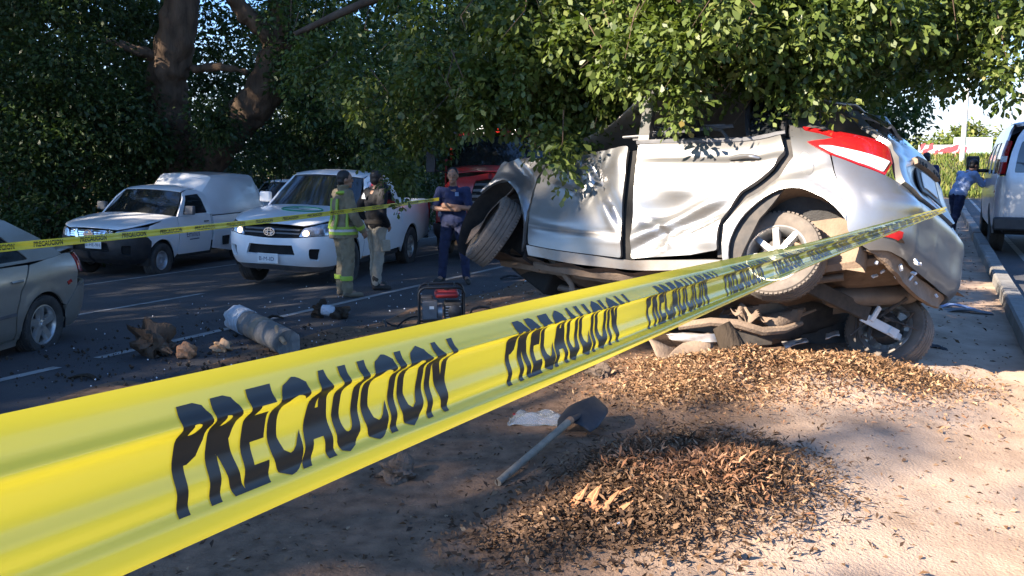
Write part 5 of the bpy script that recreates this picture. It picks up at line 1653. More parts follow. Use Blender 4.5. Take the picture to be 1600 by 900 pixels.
# man leaning into the van window
J = pose(pelvis=(-.05, 0, .95), chest=(.10, 0, 1.24), neck=(.20, 0, 1.42), head=(.29, 0, 1.55), sh_l=(.14, .20, 1.36), sh_r=(.14, -.20, 1.36), el_l=(.30, .24, 1.17), wr_l=(.50, .14, 1.24), el_r=(.32, -.24, 1.15), wr_r=(.52, -.14, 1.24),
         hip_l=(-.06, .09, .90), hip_r=(-.06, -.09, .90), kn_l=(.0, .1, .5), kn_r=(-.14, -.1, .5), an_l=(-.04, .11, .09), an_r=(-.34, -.1, .10), to_l=(.12, .14, .04), to_r=(-.19, -.11, .04))
sv, V, up, tp, tr = person(J, 'loose', M['sky_shirt'], M['navy'], M['boot'], look=(1, 0, -.1), bulk=1.12)
sv.location = (9.42, 17.6, RZ); sv.rotation_euler = (0, 0, heading((.96, .2)))
tag(sv, 'man in light blue shirt leaning on the grey van door', 'person')
# person beyond the wreck: only head and shoulders show
J = pose()
bh, V, up, tp, tr = person(J, 'shirt', M['navy_shirt'], M['navy'], M['boot'], look=(1, .3, 0))
bh.location = (9.15, 18.6, float(zg(9.15, 18.6))); bh.rotation_euler = (0, 0, heading((.5, .85)))
tag(bh, 'person with dark hair seen just above the wreck tailgate', 'person')

# ------------------------------------------------------------------ caution tape
M['tape'] = mat('yellow_tape', (0.80, 0.70, 0.07), 0.26, var=0.03, coat=0.4, scale=3)
_b = M['tape'].node_tree.nodes['Principled BSDF']; _o = M['tape'].node_tree.nodes['Material Output']
_t = M['tape'].node_tree.nodes.new('ShaderNodeBsdfTranslucent'); _t.inputs[0].default_value = (.75, .62, .03, 1)
_x = M['tape'].node_tree.nodes.new('ShaderNodeMixShader'); _x.inputs[0].default_value = .30
M['tape'].node_tree.links.new(_b.outputs[0], _x.inputs[1]); M['tape'].node_tree.links.new(_t.outputs[0], _x.inputs[2]); M['tape'].node_tree.links.new(_x.outputs[0], _o.inputs[0])

_tn = M['tape'].node_tree
_tr = _tn.nodes.new('ShaderNodeBsdfTransparent'); _tr.inputs[0].default_value = (1, .97, .75, 1)
_y = _tn.nodes.new('ShaderNodeMixShader'); _y.inputs[0].default_value = .08
_tn.links.new(_x.outputs[0], _y.inputs[1]); _tn.links.new(_tr.outputs[0], _y.inputs[2]); _tn.links.new(_y.outputs[0], _o.inputs[0])
def tape(label, A, Bp, width, heights, pleat, words, nl=220, nq=40, sag=0.0, group=None, wl=.2):
    """ribbon from A to B; heights(t) is its visible width, pleat(t) the depth of the folds along it"""
    A, Bp = Vector(A), Vector(Bp)
    D = (Bp - A); L = D.length; d = D / L
    up = Vector((0, 0, 1)); up = (up - d * up.dot(d)).normalized()
    n = up.cross(d).normalized()
    if n.dot(A) > 0: n = -n                       # towards the camera side
    def pt(l, q, off=0.0):
        t = l / L
        h = heights(t); a = pleat(t)
        wob = .3 * math.sin(l * 2.1)
        dn = a * (math.sin(q * 9.5 + .6 + wob) + .45 * math.sin(q * 19 + 1.0 - wob) + .18 * math.sin(q * 37 + l * 3)) * math.sin(min(max(q, 0), 1) * PI) ** .5
        dv = .080 * h * math.sin(q * 9.5 + 2.0 + wob) * (a / .006 if a < .006 else 1) * math.sin(q * PI)
        return A + d * l + up * (h * (q - .5) + dv - sag * math.sin(PI * t)) + n * (dn + off)
    r = empty('caution_tape', A)
    ls = [L * (k / nl) ** 1.6 for k in range(nl + 1)]
    mb = MB()
    vs = [pt(l, j / nq) - A for l in ls for j in range(nq + 1)]
    fs = [(i * (nq + 1) + j, (i + 1) * (nq + 1) + j, (i + 1) * (nq + 1) + j + 1, i * (nq + 1) + j + 1) for i in range(nl) for j in range(nq)]
    mb.add(vs, fs)
    mb.build('ribbon', M['tape'], r, smooth=180)
    tv, tf = text_mesh('PRECAUCION', 1.0, spacing=1.08, bold=.046)
    tv[:, :2] -= tv[:, :2].min(0)
    tw, th = tv[:, 0].max(), tv[:, 1].max()
    for l0 in words:
        me = bpy.data.meshes.new('lettering')
        me.from_pydata([(x / tw * wl, y / th, 0) for x, y, z in tv], [], tf)
        bm = bmesh.new(); bm.from_mesh(me)
        bmesh.ops.triangulate(bm, faces=bm.faces)
        for k in range(1, 26):
            bmesh.ops.bisect_plane(bm, geom=bm.verts[:] + bm.edges[:] + bm.faces[:], dist=1e-6, plane_co=(0, k / 26, 0), plane_no=(0, 1, 0))
        for v in bm.verts:
            v.co = pt(l0 + v.co.x, .20 + .66 * v.co.y, .0006) - A
        bm.to_mesh(me); bm.free()
        finish_mesh(me, M['ink'], 180)
        link(bpy.data.objects.new('lettering', me), r)
    tag(r, label, 'caution tape')
    return r
A0 = at(0, 818, .27); B0 = at(1478, 327, 5.40)
D0 = (B0 - A0)
A1 = A0 - D0 * .045
L0 = (B0 - A1).length
def along(px, z):
    # distance along the tape of the point seen at that depth
    return (Vector((0, 0, 0)) + at(px, 500, z) - A1).dot(D0.normalized())
w0 = (at(282, 720, .330) - A1).dot(D0.normalized())
tape('broad yellow caution tape stretched across the foreground to the wreck', A1, B0 + D0 * .004, .075,
     lambda t: .078 * (1 - .10 * float(sstep(.01, .10, t)) - .34 * float(sstep(.08, .30, t)) - .12 * float(sstep(.4, 1, t))), lambda t: .0032 + .0035 * float(sstep(.03, .16, t)),
     [w0 + .274 * k for k in range(-2, 19)])
A2 = at(-60, 393, 6.3); B2 = at(686, 311, 12.4)
tape('thin yellow caution tape strung in front of the parked pickups', A2, B2, .075, lambda t: .07 - .022 * t, lambda t: .003, [.15 + .42 * k for k in range(20)], nl=60, nq=8, sag=.03, wl=.26)

# ------------------------------------------------------------------ things lying on the ground
def lump(name, px, py, size, m, label, cat, seed=1, noise=.28, flat=.75, rot=0.0, parts=None):
    p = gp(px, py)
    mb = MB(); mb.blob((0, 0, size[2] * flat), size, 22, 14, noise, seed)
    o = mb.build(name, m, None, smooth=35)
    o.location = p; o.rotation_euler = (0, 0, rot)
    tag(o, label, cat)
    return o

# whitewashed log
p0, p1 = gp(452, 556), gp(372, 512)
lg = empty('tree_log', p0)
d = (p1 - p0); Lg = d.length; rl = .122
T = axis_matrix((0, 0, rl - .01), d, (0, 0, 1))
rg = random.Random(3)
def logr(a, t):
    return 1 + .04 * math.sin(a * 3 + t * 2) + .015 * math.sin(a * 7 - t * 3) + .012 * math.sin(a * 13 + t * 4)
def logseg(t0, t1, k=1.0, n=24, rows=10, jag0=0, jag1=0):
    mb = MB(); vs = []; fs = []
    for i in range(rows + 1):
        for j in range(n):
            a = 2 * PI * j / n; t = lerp(t0, t1, i / rows)
            if i == 0: t -= jag0 * abs(math.sin(a * 3.3 + 1)) * (.6 + .4 * math.sin(a * 7))
            if i == rows: t += jag1 * abs(math.sin(a * 2.7)) * (.6 + .4 * math.sin(a * 9))
            rr = rl * k * logr(a, t) * (1 + .12 * t)
            vs.append((rr * math.cos(a), rr * math.sin(a), t * Lg))
    for i in range(rows):
        for j in range(n):
            fs.append((i * n + j, i * n + (j + 1) % n, (i + 1) * n + (j + 1) % n, (i + 1) * n + j))
    c0 = len(vs); vs += [(0, 0, t0 * Lg + .03), (0, 0, t1 * Lg - .02)]
    fs += [(c0, (j + 1) % n, j) for j in range(n)] + [(c0 + 1, rows * n + j, rows * n + (j + 1) % n) for j in range(n)]
    mb.add(vs, fs, T)
    return mb
logseg(0.02, .40, rows=14, jag0=.010).build('trunk', M['bark_grey'], lg, smooth=60)
logseg(.40, .50, 1.02, rows=3).build('pale_band', M['wood_handle'], lg, smooth=60)
logseg(.50, .74, rows=8).build('trunk', M['bark_grey'], lg, smooth=60)
logseg(.74, .97, 1.06, rows=10, jag1=.10).build('painted_end', M['limewash'], lg, smooth=60)
mb = MB(); mb.tube([T @ Vector((.02, -.05, -.05)), T @ Vector((.07, -.06, .10)), T @ Vector((.12, -.02, .3))], [.02, .03, .02], 7); mb.build('split_wood', M['wood_raw'], lg)
tag(lg, 'thick grey log with limewashed broken end lying on the road', 'log')

# root stump
p = gp(238, 556)
s = empty('tree_stump', p)
mb = MB(); mb.blob((0, 0, .15), (.17, .15, .17), 22, 14, .30, 5); mb.build('wood', M['bark'], s, smooth=35)
rg = random.Random(8)
for k in range(9):
    mb = MB(); a = rg.uniform(-1.2, 1.0)
    b = Vector((.10 * math.cos(a), .08 * math.sin(a), .06 + .05 * rg.random()))
    mb.tube([b, b + Vector((.09, rg.uniform(-.04, .04), rg.uniform(-.05, .05))), b + Vector((.16, rg.uniform(-.06, .06), rg.uniform(-.08, .02)))], [.03, .02, .006], 6)
    mb.build('root', M['bark'], s)
tag(s, 'torn grey stump with frayed roots on the road edge', 'stump')
lump('stone', 292, 559, (.095, .085, .08), M['stone_orange'], 'orange brown stone between stump and log', 'stone', 4, .2)
lump('wood_chunk', 346, 549, (.085, .07, .06), M['wood_raw'], 'small brown wood chunk beside the grey log', 'wood chunk', 12, .4)
o = lump('earth_clod', 936, 596, (.07, .06, .055), M['clod'], 'reddish earth clod beside the crumpled floor sheet', 'clod', 21, .3)
o = lump('earth_clod', 622, 752, (.075, .07, .055), M['clod'], 'dark earth clod under the caution tape lettering', 'clod', 22, .35)
# knotted debris by the firefighter
p = gp(512, 497)
s = empty('wood_debris', p)
mb = MB(); mb.blob((-.10, .02, .09), (.075, .07, .09), 16, 10, .4, 31); mb.build('bark_lump', M['bark_dark'], s, smooth=35)
mb = MB(); mb.tube([(-.06, 0, .10), (.03, -.01, .09), (.10, -.03, .07)], [.06, .07, .06], 12); mb.build('painted_piece', M['limewash'], s)
mb = MB(); mb.blob((.17, -.05, .07), (.09, .07, .07), 16, 10, .4, 33); mb.build('bark_lump', M['bark_dark'], s, smooth=35)
tag(s, 'broken bark lump with limewash lying before the firefighter', 'wood debris')

# generator
p = gp(690, 508)
g = empty('generator', p, (0, 0, R(6))); g.scale = (.9, .9, .95)
w, dp, h = .50, .36, .43
mb = MB()
for y in (-dp / 2, dp / 2):
    mb.tube([(-w / 2, y, .02), (-w / 2, y, h - .06), (-w / 2 + .02, y, h - .02), (-w / 2 + .06, y, h), (w / 2 - .06, y, h), (w / 2 - .02, y, h - .02), (w / 2, y, h - .06), (w / 2, y, .02), (-w / 2, y, .02)], .0145, 8)
for x, z in ((-w / 2, .02), (w / 2, .02), (-w / 2 + .1, h), (w / 2 - .1, h), (-w / 2, .3), (w / 2, .3)):
    mb.tube([(x, -dp / 2, z), (x, dp / 2, z)], .012, 8)
mb.build('frame', M['frame_black'], g)
mb = MB(); mb.box((.06, 0, .345), (.27, .28, .075)); mb.build('fuel_tank', M['gen_red'], g, bevel=.035)
mb = MB(); mb.lathe([(.03, 0), (.03, .03), (.001, .035)], 12, Matrix.Translation((.06, 0, .38))); mb.build('fuel_cap', M['frame_black'], g)
mb = MB(); mb.box((-.13, -.12, .19), (.17, .12, .20)); mb.build('control_panel', M['grey_plastic'], g, bevel=.012)
mb = MB(); mb.box((-.11, -.184, .22), (.05, .004, .03)); mb.build('label', M['plate'], g)
mb = MB(); mb.box((.13, 0, .16), (.20, .24, .2)); mb.build('engine', M['under_dark'], g, bevel=.02)
for k in range(5):
    mb = MB(); mb.box((.13, -.128, .10 + k * .03), (.17, .012, .008)); mb.build('cooling_fin', M['steel_rim'], g)
mb = MB(); mb.lathe([(.001, 0), (.075, 0), (.08, .02), (.05, .04), (.001, .045)], 20, axis_matrix((.15, -.13, .16), (0, -1, 0))); mb.build('recoil_starter', M['black_plastic'], g)
mb = MB(); mb.box((-.16, .08, .27), (.14, .12, .09)); mb.build('exhaust_box', M['muffler'], g, bevel=.02)
mb = MB(); mb.lathe([(.001, -.11), (.10, -.11), (.10, .11), (.001, .11)], 20, axis_matrix((-.10, .02, .14), (1, 0, 0))); mb.build('alternator', M['steel_rim'], g)
tag(g, 'portable generator with red tank in black tube frame', 'generator')
p = gp(650, 512)
mb = MB()
pts = []
for k in range(40):
    t = k / 39
    pts.append((-.35 * t + .06 * math.sin(t * 14), .12 * math.sin(t * 11) - .05, .012 + .10 * max(0, math.sin(t * 9)) * (1 - t * .3)))
mb.tube(pts, .011, 7)
o = mb.build('power_cable', M['frame_black']); o.location = p
tag(o, 'looped black power cable left of the generator', 'cable')
p = gp(752, 492)
mb = MB()
mb.tube([(-.12, 0, .0), (-.10, 0, .06), (-.02, .02, .09), (.08, .03, .07), (.16, .05, .01)], .012, 7)
o = mb.build('power_cable', M['frame_black']); o.location = p
tag(o, 'short black cable arch right of the generator', 'cable')

# shovel
p0, p1 = gp(778, 766), gp(897, 688)
s = empty('shovel', p0)
d = p1 - p0; d2 = Vector((d.x, d.y, 0)); LL = d2.length
T = Matrix.Translation((0, 0, 0)) @ Matrix.Rotation(math.atan2(d.y, d.x), 4, 'Z')
zz = lambda t: .035 + .09 * t + (p1.z - p0.z) * t
mb = MB(); mb.tube([(LL * t, 0, zz(t)) for t in np.linspace(0, .93, 8)], [.017, .018, .018, .018, .018, .018, .019, .019], 12, T); mb.build('handle', M['wood_handle'], s)
mb = MB(); mb.tube([(LL * .90, 0, zz(.90)), (LL * .945, 0, zz(.945))], .0205, 12, T); mb.build('orange_collar', M['stone_orange'], s)
mb = MB(); mb.tube([(LL * .94, 0, zz(.94)), (LL * 1.08, 0, zz(1.0) - .01)], [.019, .014], 10, T); mb.build('socket', M['shovel'], s)
mb = MB()
def blade(a, b):
    x = a * .27; q = b * 2 - 1
    wd = .118 * (1 - max(0, (a - .55) / .45) ** 2.2) ** .5 if a > .55 else .118 * (.80 + .20 * min(1, a / .2))
    return (LL * .99 + x, q * wd, zz(1.0) - .03 - .035 * q * q + .11 * a - .03 * a * a)
mb.grid(blade, 16, 12, T)
mb.build('blade', M['shovel'], s, solid=.004, smooth=60)
tag(s, 'round-pointed shovel with wooden handle and dark blade on the dirt', 'shovel')

# crumpled clear tray, scraps of paper and plastic
p = gp(842, 664)
s = empty('plastic_tray', p, (0, 0, R(-4)))
mb = MB()
def tray(a, b):
    x = lerp(-.17, .17, a); y = lerp(-.07, .07, b)
    e = max(abs(a * 2 - 1), abs(b * 2 - 1))
    return (x, y, .015 + .055 * (1 - float(sstep(.55, 1, e))) + .012 * math.sin(x * 40) * math.sin(y * 55))
mb.grid(tray, 20, 12); mb.build('tray', M['clear_plastic'], s, solid=.002, smooth=30)
mb = MB(); mb.blob((.05, .0, .025), (.07, .05, .02), 12, 8, .2, 3); mb.build('contents', M['wood_orange'], s)
mb = MB(); mb.box((-.13, .03, .05), (.03, .02, .004)); mb.build('red_print', M['lens_red'], s)
tag(s, 'crumpled clear plastic tray with brown remains behind the shovel', 'litter')
def scrap(px, py, w, h, m, label, seed, name='litter_scrap', lift=.03):
    p = gp(px, py); rg = random.Random(seed)
    mb = MB(); a0, a1 = rg.uniform(2, 5), rg.uniform(2, 5)
    mb.grid(lambda a, b: ((a - .5) * w, (b - .5) * h, .006 + lift * abs(math.sin(a * a0)) * (.4 + b) + .01 * math.sin(b * a1 * 2)), 6, 6)
    o = mb.build(name, m, None, solid=.001, smooth=40); o.location = p; o.rotation_euler = (0, 0, rg.uniform(0, 6)); tag(o, label, 'litter')
scrap(948, 728, .07, .055, M['scrap_blue'], 'small blue and white wrapper right of the shovel handle', 1)
scrap(922, 735, .06, .04, M['stone_orange'], 'small orange wrapper just below the shovel blade', 2)
scrap(979, 836, .07, .05, M['scrap_blue'], 'folded grey blue scrap at the foot of the near leaf pile', 3)
scrap(777, 718, .045, .03, M['scrap_white'], 'tiny white scrap on the dirt left of the shovel', 4, lift=.008)
scrap(541, 716, .05, .03, M['scrap_white'], 'tiny white scrap on the dirt below the tape', 5, lift=.008)
# pale bumper fragment under the nose of the wreck and trim pieces by the kerb
def slab(px, py, L, w, ang, m, label, name, arch_=.04, cat='car part'):
    p = gp(px, py); mb = MB()
    mb.grid(lambda a, b: ((a - .5) * L, (b - .5) * w + .05 * math.sin(a * 3), .012 + arch_ * math.sin(a * PI) + .012 * math.sin(b * 7 + a * 5)), 14, 5)
    o = mb.build(name, m, None, solid=.006, smooth=40); o.location = p; o.rotation_euler = (0, 0, R(ang)); tag(o, label, cat)
slab(842, 441, .42, .12, -14, M['white'], 'pale bumper fragment lying under the nose of the wreck', 'bumper_fragment')
slab(800, 436, .38, .09, 20, M['black_plastic'], 'black plastic strip below the dangling front wheel', 'trim_strip')
slab(872, 452, .3, .12, -30, M['black_plastic'], 'black plastic shard beside the pale bumper fragment', 'trim_shard')
slab(1505, 492, .62, .11, 8, M['grey_plastic'], 'long grey trim strip on the shaded dirt by the kerb', 'trim_strip')
slab(1492, 486, .45, .09, 2, M['scrap_blue'], 'bluish trim strip beside the long grey one by the kerb', 'trim_strip', .05)
slab(1462, 548, .17, .10, -5, M['black_plastic'], 'dark plastic block right of the rear wheel on the ground', 'trim_block', .02)
slab(130, 594, .26, .05, -10, M['bark_dark'], 'dark bark strip on the road edge at left', 'bark_strip', .02, 'bark')
slab(430, 500, .2, .05, 40, M['bark_dark'], 'thin bark strip behind the grey log', 'bark_strip', .03, 'bark')
# stub of trunk under the wreck
p = gp(1166, 560) + Vector((0, .12, -.10))
s = empty('trunk_stub', p)
mb = MB(); mb.tube([(.02, -.02, -.05), (-.02, .0, .08), (-.08, .03, .2), (-.12, .06, .28)], [.10, .085, .075, .06], 14); mb.build('wood', M['bark_dark'], s)
mb = MB(); mb.tube([(.03, -.10, .02), (.0, -.09, .1), (-.02, -.085, .16)], .012, 6); mb.build('torn_fibre', M['wood_raw'], s)
tag(s, 'snapped dark trunk stub under the wreck behind the leaf pile', 'stub')
# splintered wood in the near pile
p = gp(918, 806)
s = empty('splintered_wood', p)
rg = random.Random(12)
for k in range(22):
    mb = MB(); a = rg.uniform(.1, 1.2); L = rg.uniform(.06, .17); b = Vector((rg.uniform(-.08, .14), rg.uniform(-.05, .05), .0))
    dv = Vector((math.cos(a) * .6, .35 * rg.random(), math.sin(a) * .5 + .05)).normalized()
    mb.tube([b, b + dv * L * .6, b + dv * L + Vector((rg.uniform(-.02, .02), 0, 0))], [rg.uniform(.008, .02), rg.uniform(.008, .016), .002], 5)
    mb.build('splinter', M['wood_orange'], s, smooth=25)
tag(s, 'reddish splintered wood sticking out of the near leaf pile', 'splintered wood')
# twigs
rg = random.Random(30)
for k, (px, py, lab) in enumerate(((1340, 818, 'thin curved twig on the sunlit dirt at right'), (1165, 588, 'short dark twig on top of the sunlit leaf pile'), (1480, 835, 'short twig near the right edge of the dirt'), (760, 830, 'thin brown twig on the shaded dirt in front'))):
    p = gp(px, py); mb = MB(); L = .16 + .14 * rg.random(); a = rg.uniform(0, 3)
    mb.tube([(L * (t - .5) * math.cos(a) + .02 * math.sin(t * 5), L * (t - .5) * math.sin(a), .012 + .008 * math.sin(t * 6)) for t in np.linspace(0, 1, 8)], [.005, .006, .006, .005, .005, .004, .004, .002], 6)
    o = mb.build('twig', M['bark'], None); o.location = p; tag(o, lab, 'twig')

# ------------------------------------------------------------------ leaves
def leaf_mesh(name, C, D, Nn, size, m, parent, rnd, round_=True, width=.5, curl=.15):
    """one mesh of single leaves: C base points, D directions, Nn leaf normals, size lengths"""
    n = len(C)
    D = D / np.maximum(np.linalg.norm(D, axis=1, keepdims=True), 1e-9)
    S = np.cross(Nn, D); S /= np.maximum(np.linalg.norm(S, axis=1, keepdims=True), 1e-9)
    N2 = np.cross(D, S)
    L = size[:, None]
    if round_:
        prof = [(0, 0, 0), (.35, .62, 0.5), (.74, 1.0, .6), (1.0, 0, -.6), (.74, -1.0, .6), (.35, -.62, .5)]
    else:
        prof = [(0, 0, 0), (.5, 1.0, .5), (1.0, 0, -.5), (.5, -1.0, .5)]
    k = len(prof)
    V = np.empty((n, k, 3), np.float32)
    for i, (a, b, c) in enumerate(prof):
        V[:, i] = C + D * (a * L) + S * (b * L * width * .5) + N2 * (c * L * curl)
    me = bpy.data.meshes.new(name)
    me.vertices.add(n * k); me.loops.add(n * k); me.polygons.add(n)
    me.vertices.foreach_set('co', V.reshape(-1))
    me.loops.foreach_set('vertex_index', np.arange(n * k, dtype=np.int32))
    me.polygons.foreach_set('loop_start', np.arange(0, n * k, k, dtype=np.int32))
    me.polygons.foreach_set('loop_total', np.full(n, k, np.int32))
    me.update(calc_edges=True)
    at_ = me.attributes.new('rnd', 'FLOAT', 'POINT')
    at_.data.foreach_set('value', np.repeat(rnd.astype(np.float32), k))
    me.materials.append(m)
    return link(bpy.data.objects.new(name, me), parent)

def unit(n):
    v = RNG.normal(size=(n, 3)); return v / np.linalg.norm(v, axis=1, keepdims=True)

def foliage(name, clumps, leaf, m, parent, per=26, spread=.13, droop=.5, round_=True, width=.5, keep=None, shell=.5, hue=0.0, sub=0):
    """clumps: (centre, radii, number of sprigs); every sprig carries `per` leaves"""
    Cs = []
    for c, r, k in clumps:
        u = unit(k) * (RNG.random((k, 1)) * (1 - shell ** 3) + shell ** 3) ** (1 / 3)
        Q = np.array(c) + u * np.array(r)
        if sub:                                            # sprigs hang together in branchlets
            h = Q[:max(3, k // sub)]
            Q = h[RNG.integers(0, len(h), k)] + RNG.normal(size=(k, 3)) * np.array([.075, .075, .10])
        Cs.append(Q)
    Cs = np.concatenate(Cs)
    if keep is not None:
        Cs = Cs[keep(Cs)]
    n = len(Cs)
    tone = RNG.random(n)                                   # each sprig a little lighter or darker
    base = np.repeat(Cs, per, 0); tn = np.repeat(tone, per)
    out = unit(n * per); out[:, 2] *= .8
    C = base + out * (RNG.random((n * per, 1)) ** .6) * spread * np.array([1, 1, 1.25]) - np.array([0, 0, spread * .3])
    Dd = out + np.array([0, 0, -droop]) + RNG.normal(size=out.shape) * .35
    Nn = unit(n * per) * .8 + np.array([0, 0, .9])
    sz = leaf * (.5 + .85 * RNG.random(n * per))
    rnd = np.clip(.55 * tn + .45 * RNG.random(n * per) + hue, 0, 1)
    return leaf_mesh(name, C, Dd, Nn, sz, m, parent, rnd, round_, width)

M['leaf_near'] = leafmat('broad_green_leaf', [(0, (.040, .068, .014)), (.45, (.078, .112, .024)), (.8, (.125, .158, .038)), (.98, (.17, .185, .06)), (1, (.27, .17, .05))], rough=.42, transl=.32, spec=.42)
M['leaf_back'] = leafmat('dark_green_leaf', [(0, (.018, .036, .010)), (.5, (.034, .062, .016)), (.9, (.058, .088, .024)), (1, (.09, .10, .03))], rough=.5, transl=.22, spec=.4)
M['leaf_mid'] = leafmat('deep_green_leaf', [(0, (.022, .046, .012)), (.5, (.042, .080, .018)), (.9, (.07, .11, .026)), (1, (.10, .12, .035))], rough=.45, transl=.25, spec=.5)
M['litter'] = leafmat('dry_leaf', [(0, (.05, .030, .018)), (.3, (.13, .070, .035)), (.6, (.24, .135, .068)), (.85, (.36, .235, .135)), (.97, (.44, .31, .19)), (1, (.45, .30, .06))], rough=.8, transl=.1, spec=.2)
M['litter_dark'] = leafmat('dark_dry_leaf', [(0, (.035, .022, .015)), (.4, (.095, .055, .031)), (.8, (.20, .12, .068)), (1, (.33, .23, .14))], rough=.85, transl=.05, spec=.2)
M['grass'] = leafmat('verge_grass', [(0, (.06, .10, .02)), (.6, (.13, .16, .035)), (1, (.24, .22, .07))], rough=.7, transl=.3, spec=.2)

def branch(mb, pts, radii, n=10):
    P = [Vector(p) for p in pts]; out = []; rr = []
    k = len(P)
    for i in range(k - 1):
        p0, p1, p2, p3 = P[max(i - 1, 0)], P[i], P[i + 1], P[min(i + 2, k - 1)]
        for f in np.linspace(0, 1, 6)[:-1]:
            out.append(.5 * (2 * p1 + (p2 - p0) * f + (2 * p0 - 5 * p1 + 4 * p2 - p3) * f * f + (3 * p1 - p0 - 3 * p2 + p3) * f ** 3)); rr.append(lerp(radii[i], radii[i + 1], f) * (1 + .07 * math.sin(len(out) * 2.3)))
    out.append(P[-1]); rr.append(radii[-1])
    mb.tube(out, rr, n)

def clump(px, py, Y, rx, ry, rz, k):
    return (tuple(at(px, py, Y)), (rx, ry, rz), k)

# --- the spreading tree over the wreck
def tree(name, base, label, group=None):
    o = empty(name, base); tag(o, label, 'tree', group); return o
tb = Vector((2.3, 9.3, float(zg(2.3, 9.3))))
t1 = tree('shade_tree', tb, 'broad-leaved tree hanging low over the silver wreck', 'roadside trees')
mb = MB()
branch(mb, [(0, 0, -.3), (.05, 0, .8), (-.05, -.1, 1.8), (-.1, -.2, 2.8), (0, -.3, 4.2), (.2, -.4, 6.0)], [.34, .27, .24, .22, .18, .08], 14)
for q in ([(-.05, -.1, 1.9), (-1.0, -1.3, 2.7), (-2.2, -2.3, 3.1), (-3.3, -2.2, 2.8)], [(-.1, -.2, 2.6), (-.2, -1.8, 3.2), (-.6, -3.0, 3.0), (-1.2, -3.6, 2.5)], [(0, -.2, 2.4), (1.0, -1.8, 3.0), (1.9, -2.9, 2.9), (2.6, -3.4, 2.4)],
          [(0, 0, 2.2), (1.2, .3, 2.9), (2.6, .6, 3.2), (4.0, .6, 3.0)], [(-.1, 0, 2.7), (-1.6, .4, 3.4), (-3.3, .3, 3.4), (-4.6, -.2, 2.8)], [(.0, -.3, 3.4), (1.6, -2.2, 4.2), (3.0, -3.0, 3.6)], [(-.1, -.2, 3.2), (-.9, .9, 4.6), (-1.4, 1.9, 5.4)]):
    branch(mb, q, [.13, .09, .06, .025][:len(q)], 8)
mb.build('trunk', M['bark'], t1, smooth=60)
near = [(650, 150, 8.6, .75, .7, .60, 150), (560, 105, 9.6, .8, .8, .62, 150), (740, 80, 8, .9, .8, .65, 200), (618, 262, 10.2, .36, .4, .22, 26), (775, 150, 7.3, .42, .45, .30, 70), (850, 85, 7, .65, .6, .46, 180),
        (830, 190, 7.2, .22, .3, .16, 22), (872, 226, 6.5, .13, .2, .10, 14), (905, 155, 7.3, .25, .25, .16, 34), (940, 30, 7.1, .7, .5, .42, 180), (955, 108, 6.9, .38, .35, .18, 56), (1035, 62, 6, .42, .45, .26, 100), (1066, 140, 5.9, .18, .22, .06, 16), (1100, 10, 6, .6, .6, .36, 150), (1160, 62, 6, .45, .45, .18, 80), (930, 165, 7.0, .20, .2, .12, 26), (985, 150, 6.95, .16, .15, .08, 18), (960, 148, 6.8, .1, .12, .06, 10), (1010, 125, 6.7, .1, .12, .05, 8),
        (1185, 105, 6.0, .22, .22, .05, 14), (1240, 30, 6, .55, .55, .32, 150), (1243, 118, 5.8, .16, .22, .10, 28), (1330, 30, 6.3, .55, .6, .32, 130), (1320, 98, 6.6, .32, .4, .12, 40), (1420, 20, 6.8, .55, .6, .38, 120), (1400, 98, 7.6, .40, .5, .16, 40), (1500, 15, 6.5, .48, .5, .26, 80), (1470, 75, 6.6, .25, .3, .12, 22),
        (1520, 95, 6.2, .12, .2, .12, 9), (1585, 45, 6, .3, .35, .26, 44), (1592, 112, 6, .10, .15, .06, 7),
        (700, -120, 7.5, 1.2, 1, .7, 90), (950, -130, 6.5, 1.0, 1, .6, 90), (1200, -120, 6.3, 1.0, 1, .6, 90), (1450, -110, 6.5, 1.0, 1, .6, 80)]
cl = []
for a in near:
    c, r, k = clump(*a); cl.append((tuple(Vector(c) - tb), r, int(k * 1.6)))
foliage('crown', cl, .064, M['leaf_near'], t1, per=19, spread=.115, droop=.55, width=.55, shell=.25, sub=9)
# twigs inside the crown
mb = MB()
rg = random.Random(5)
for c, r, k in cl:
    for _ in range(max(1, k // 28)):
        a = Vector(c) + Vector((rg.uniform(-1, 1) * r[0], rg.uniform(-1, 1) * r[1], rg.uniform(-.2, 1) * r[2]))
        b = a + Vector((rg.uniform(-.25, .25), rg.uniform(-.3, .1), rg.uniform(-.35, -.05)))
        mb.tube([a + Vector((rg.uniform(-.2, .2), .2, .25)), a, b], [.006, .004, .0015], 5)
o = mb.build('twigs', M['bark'], t1); o['kind'] = 'stuff'

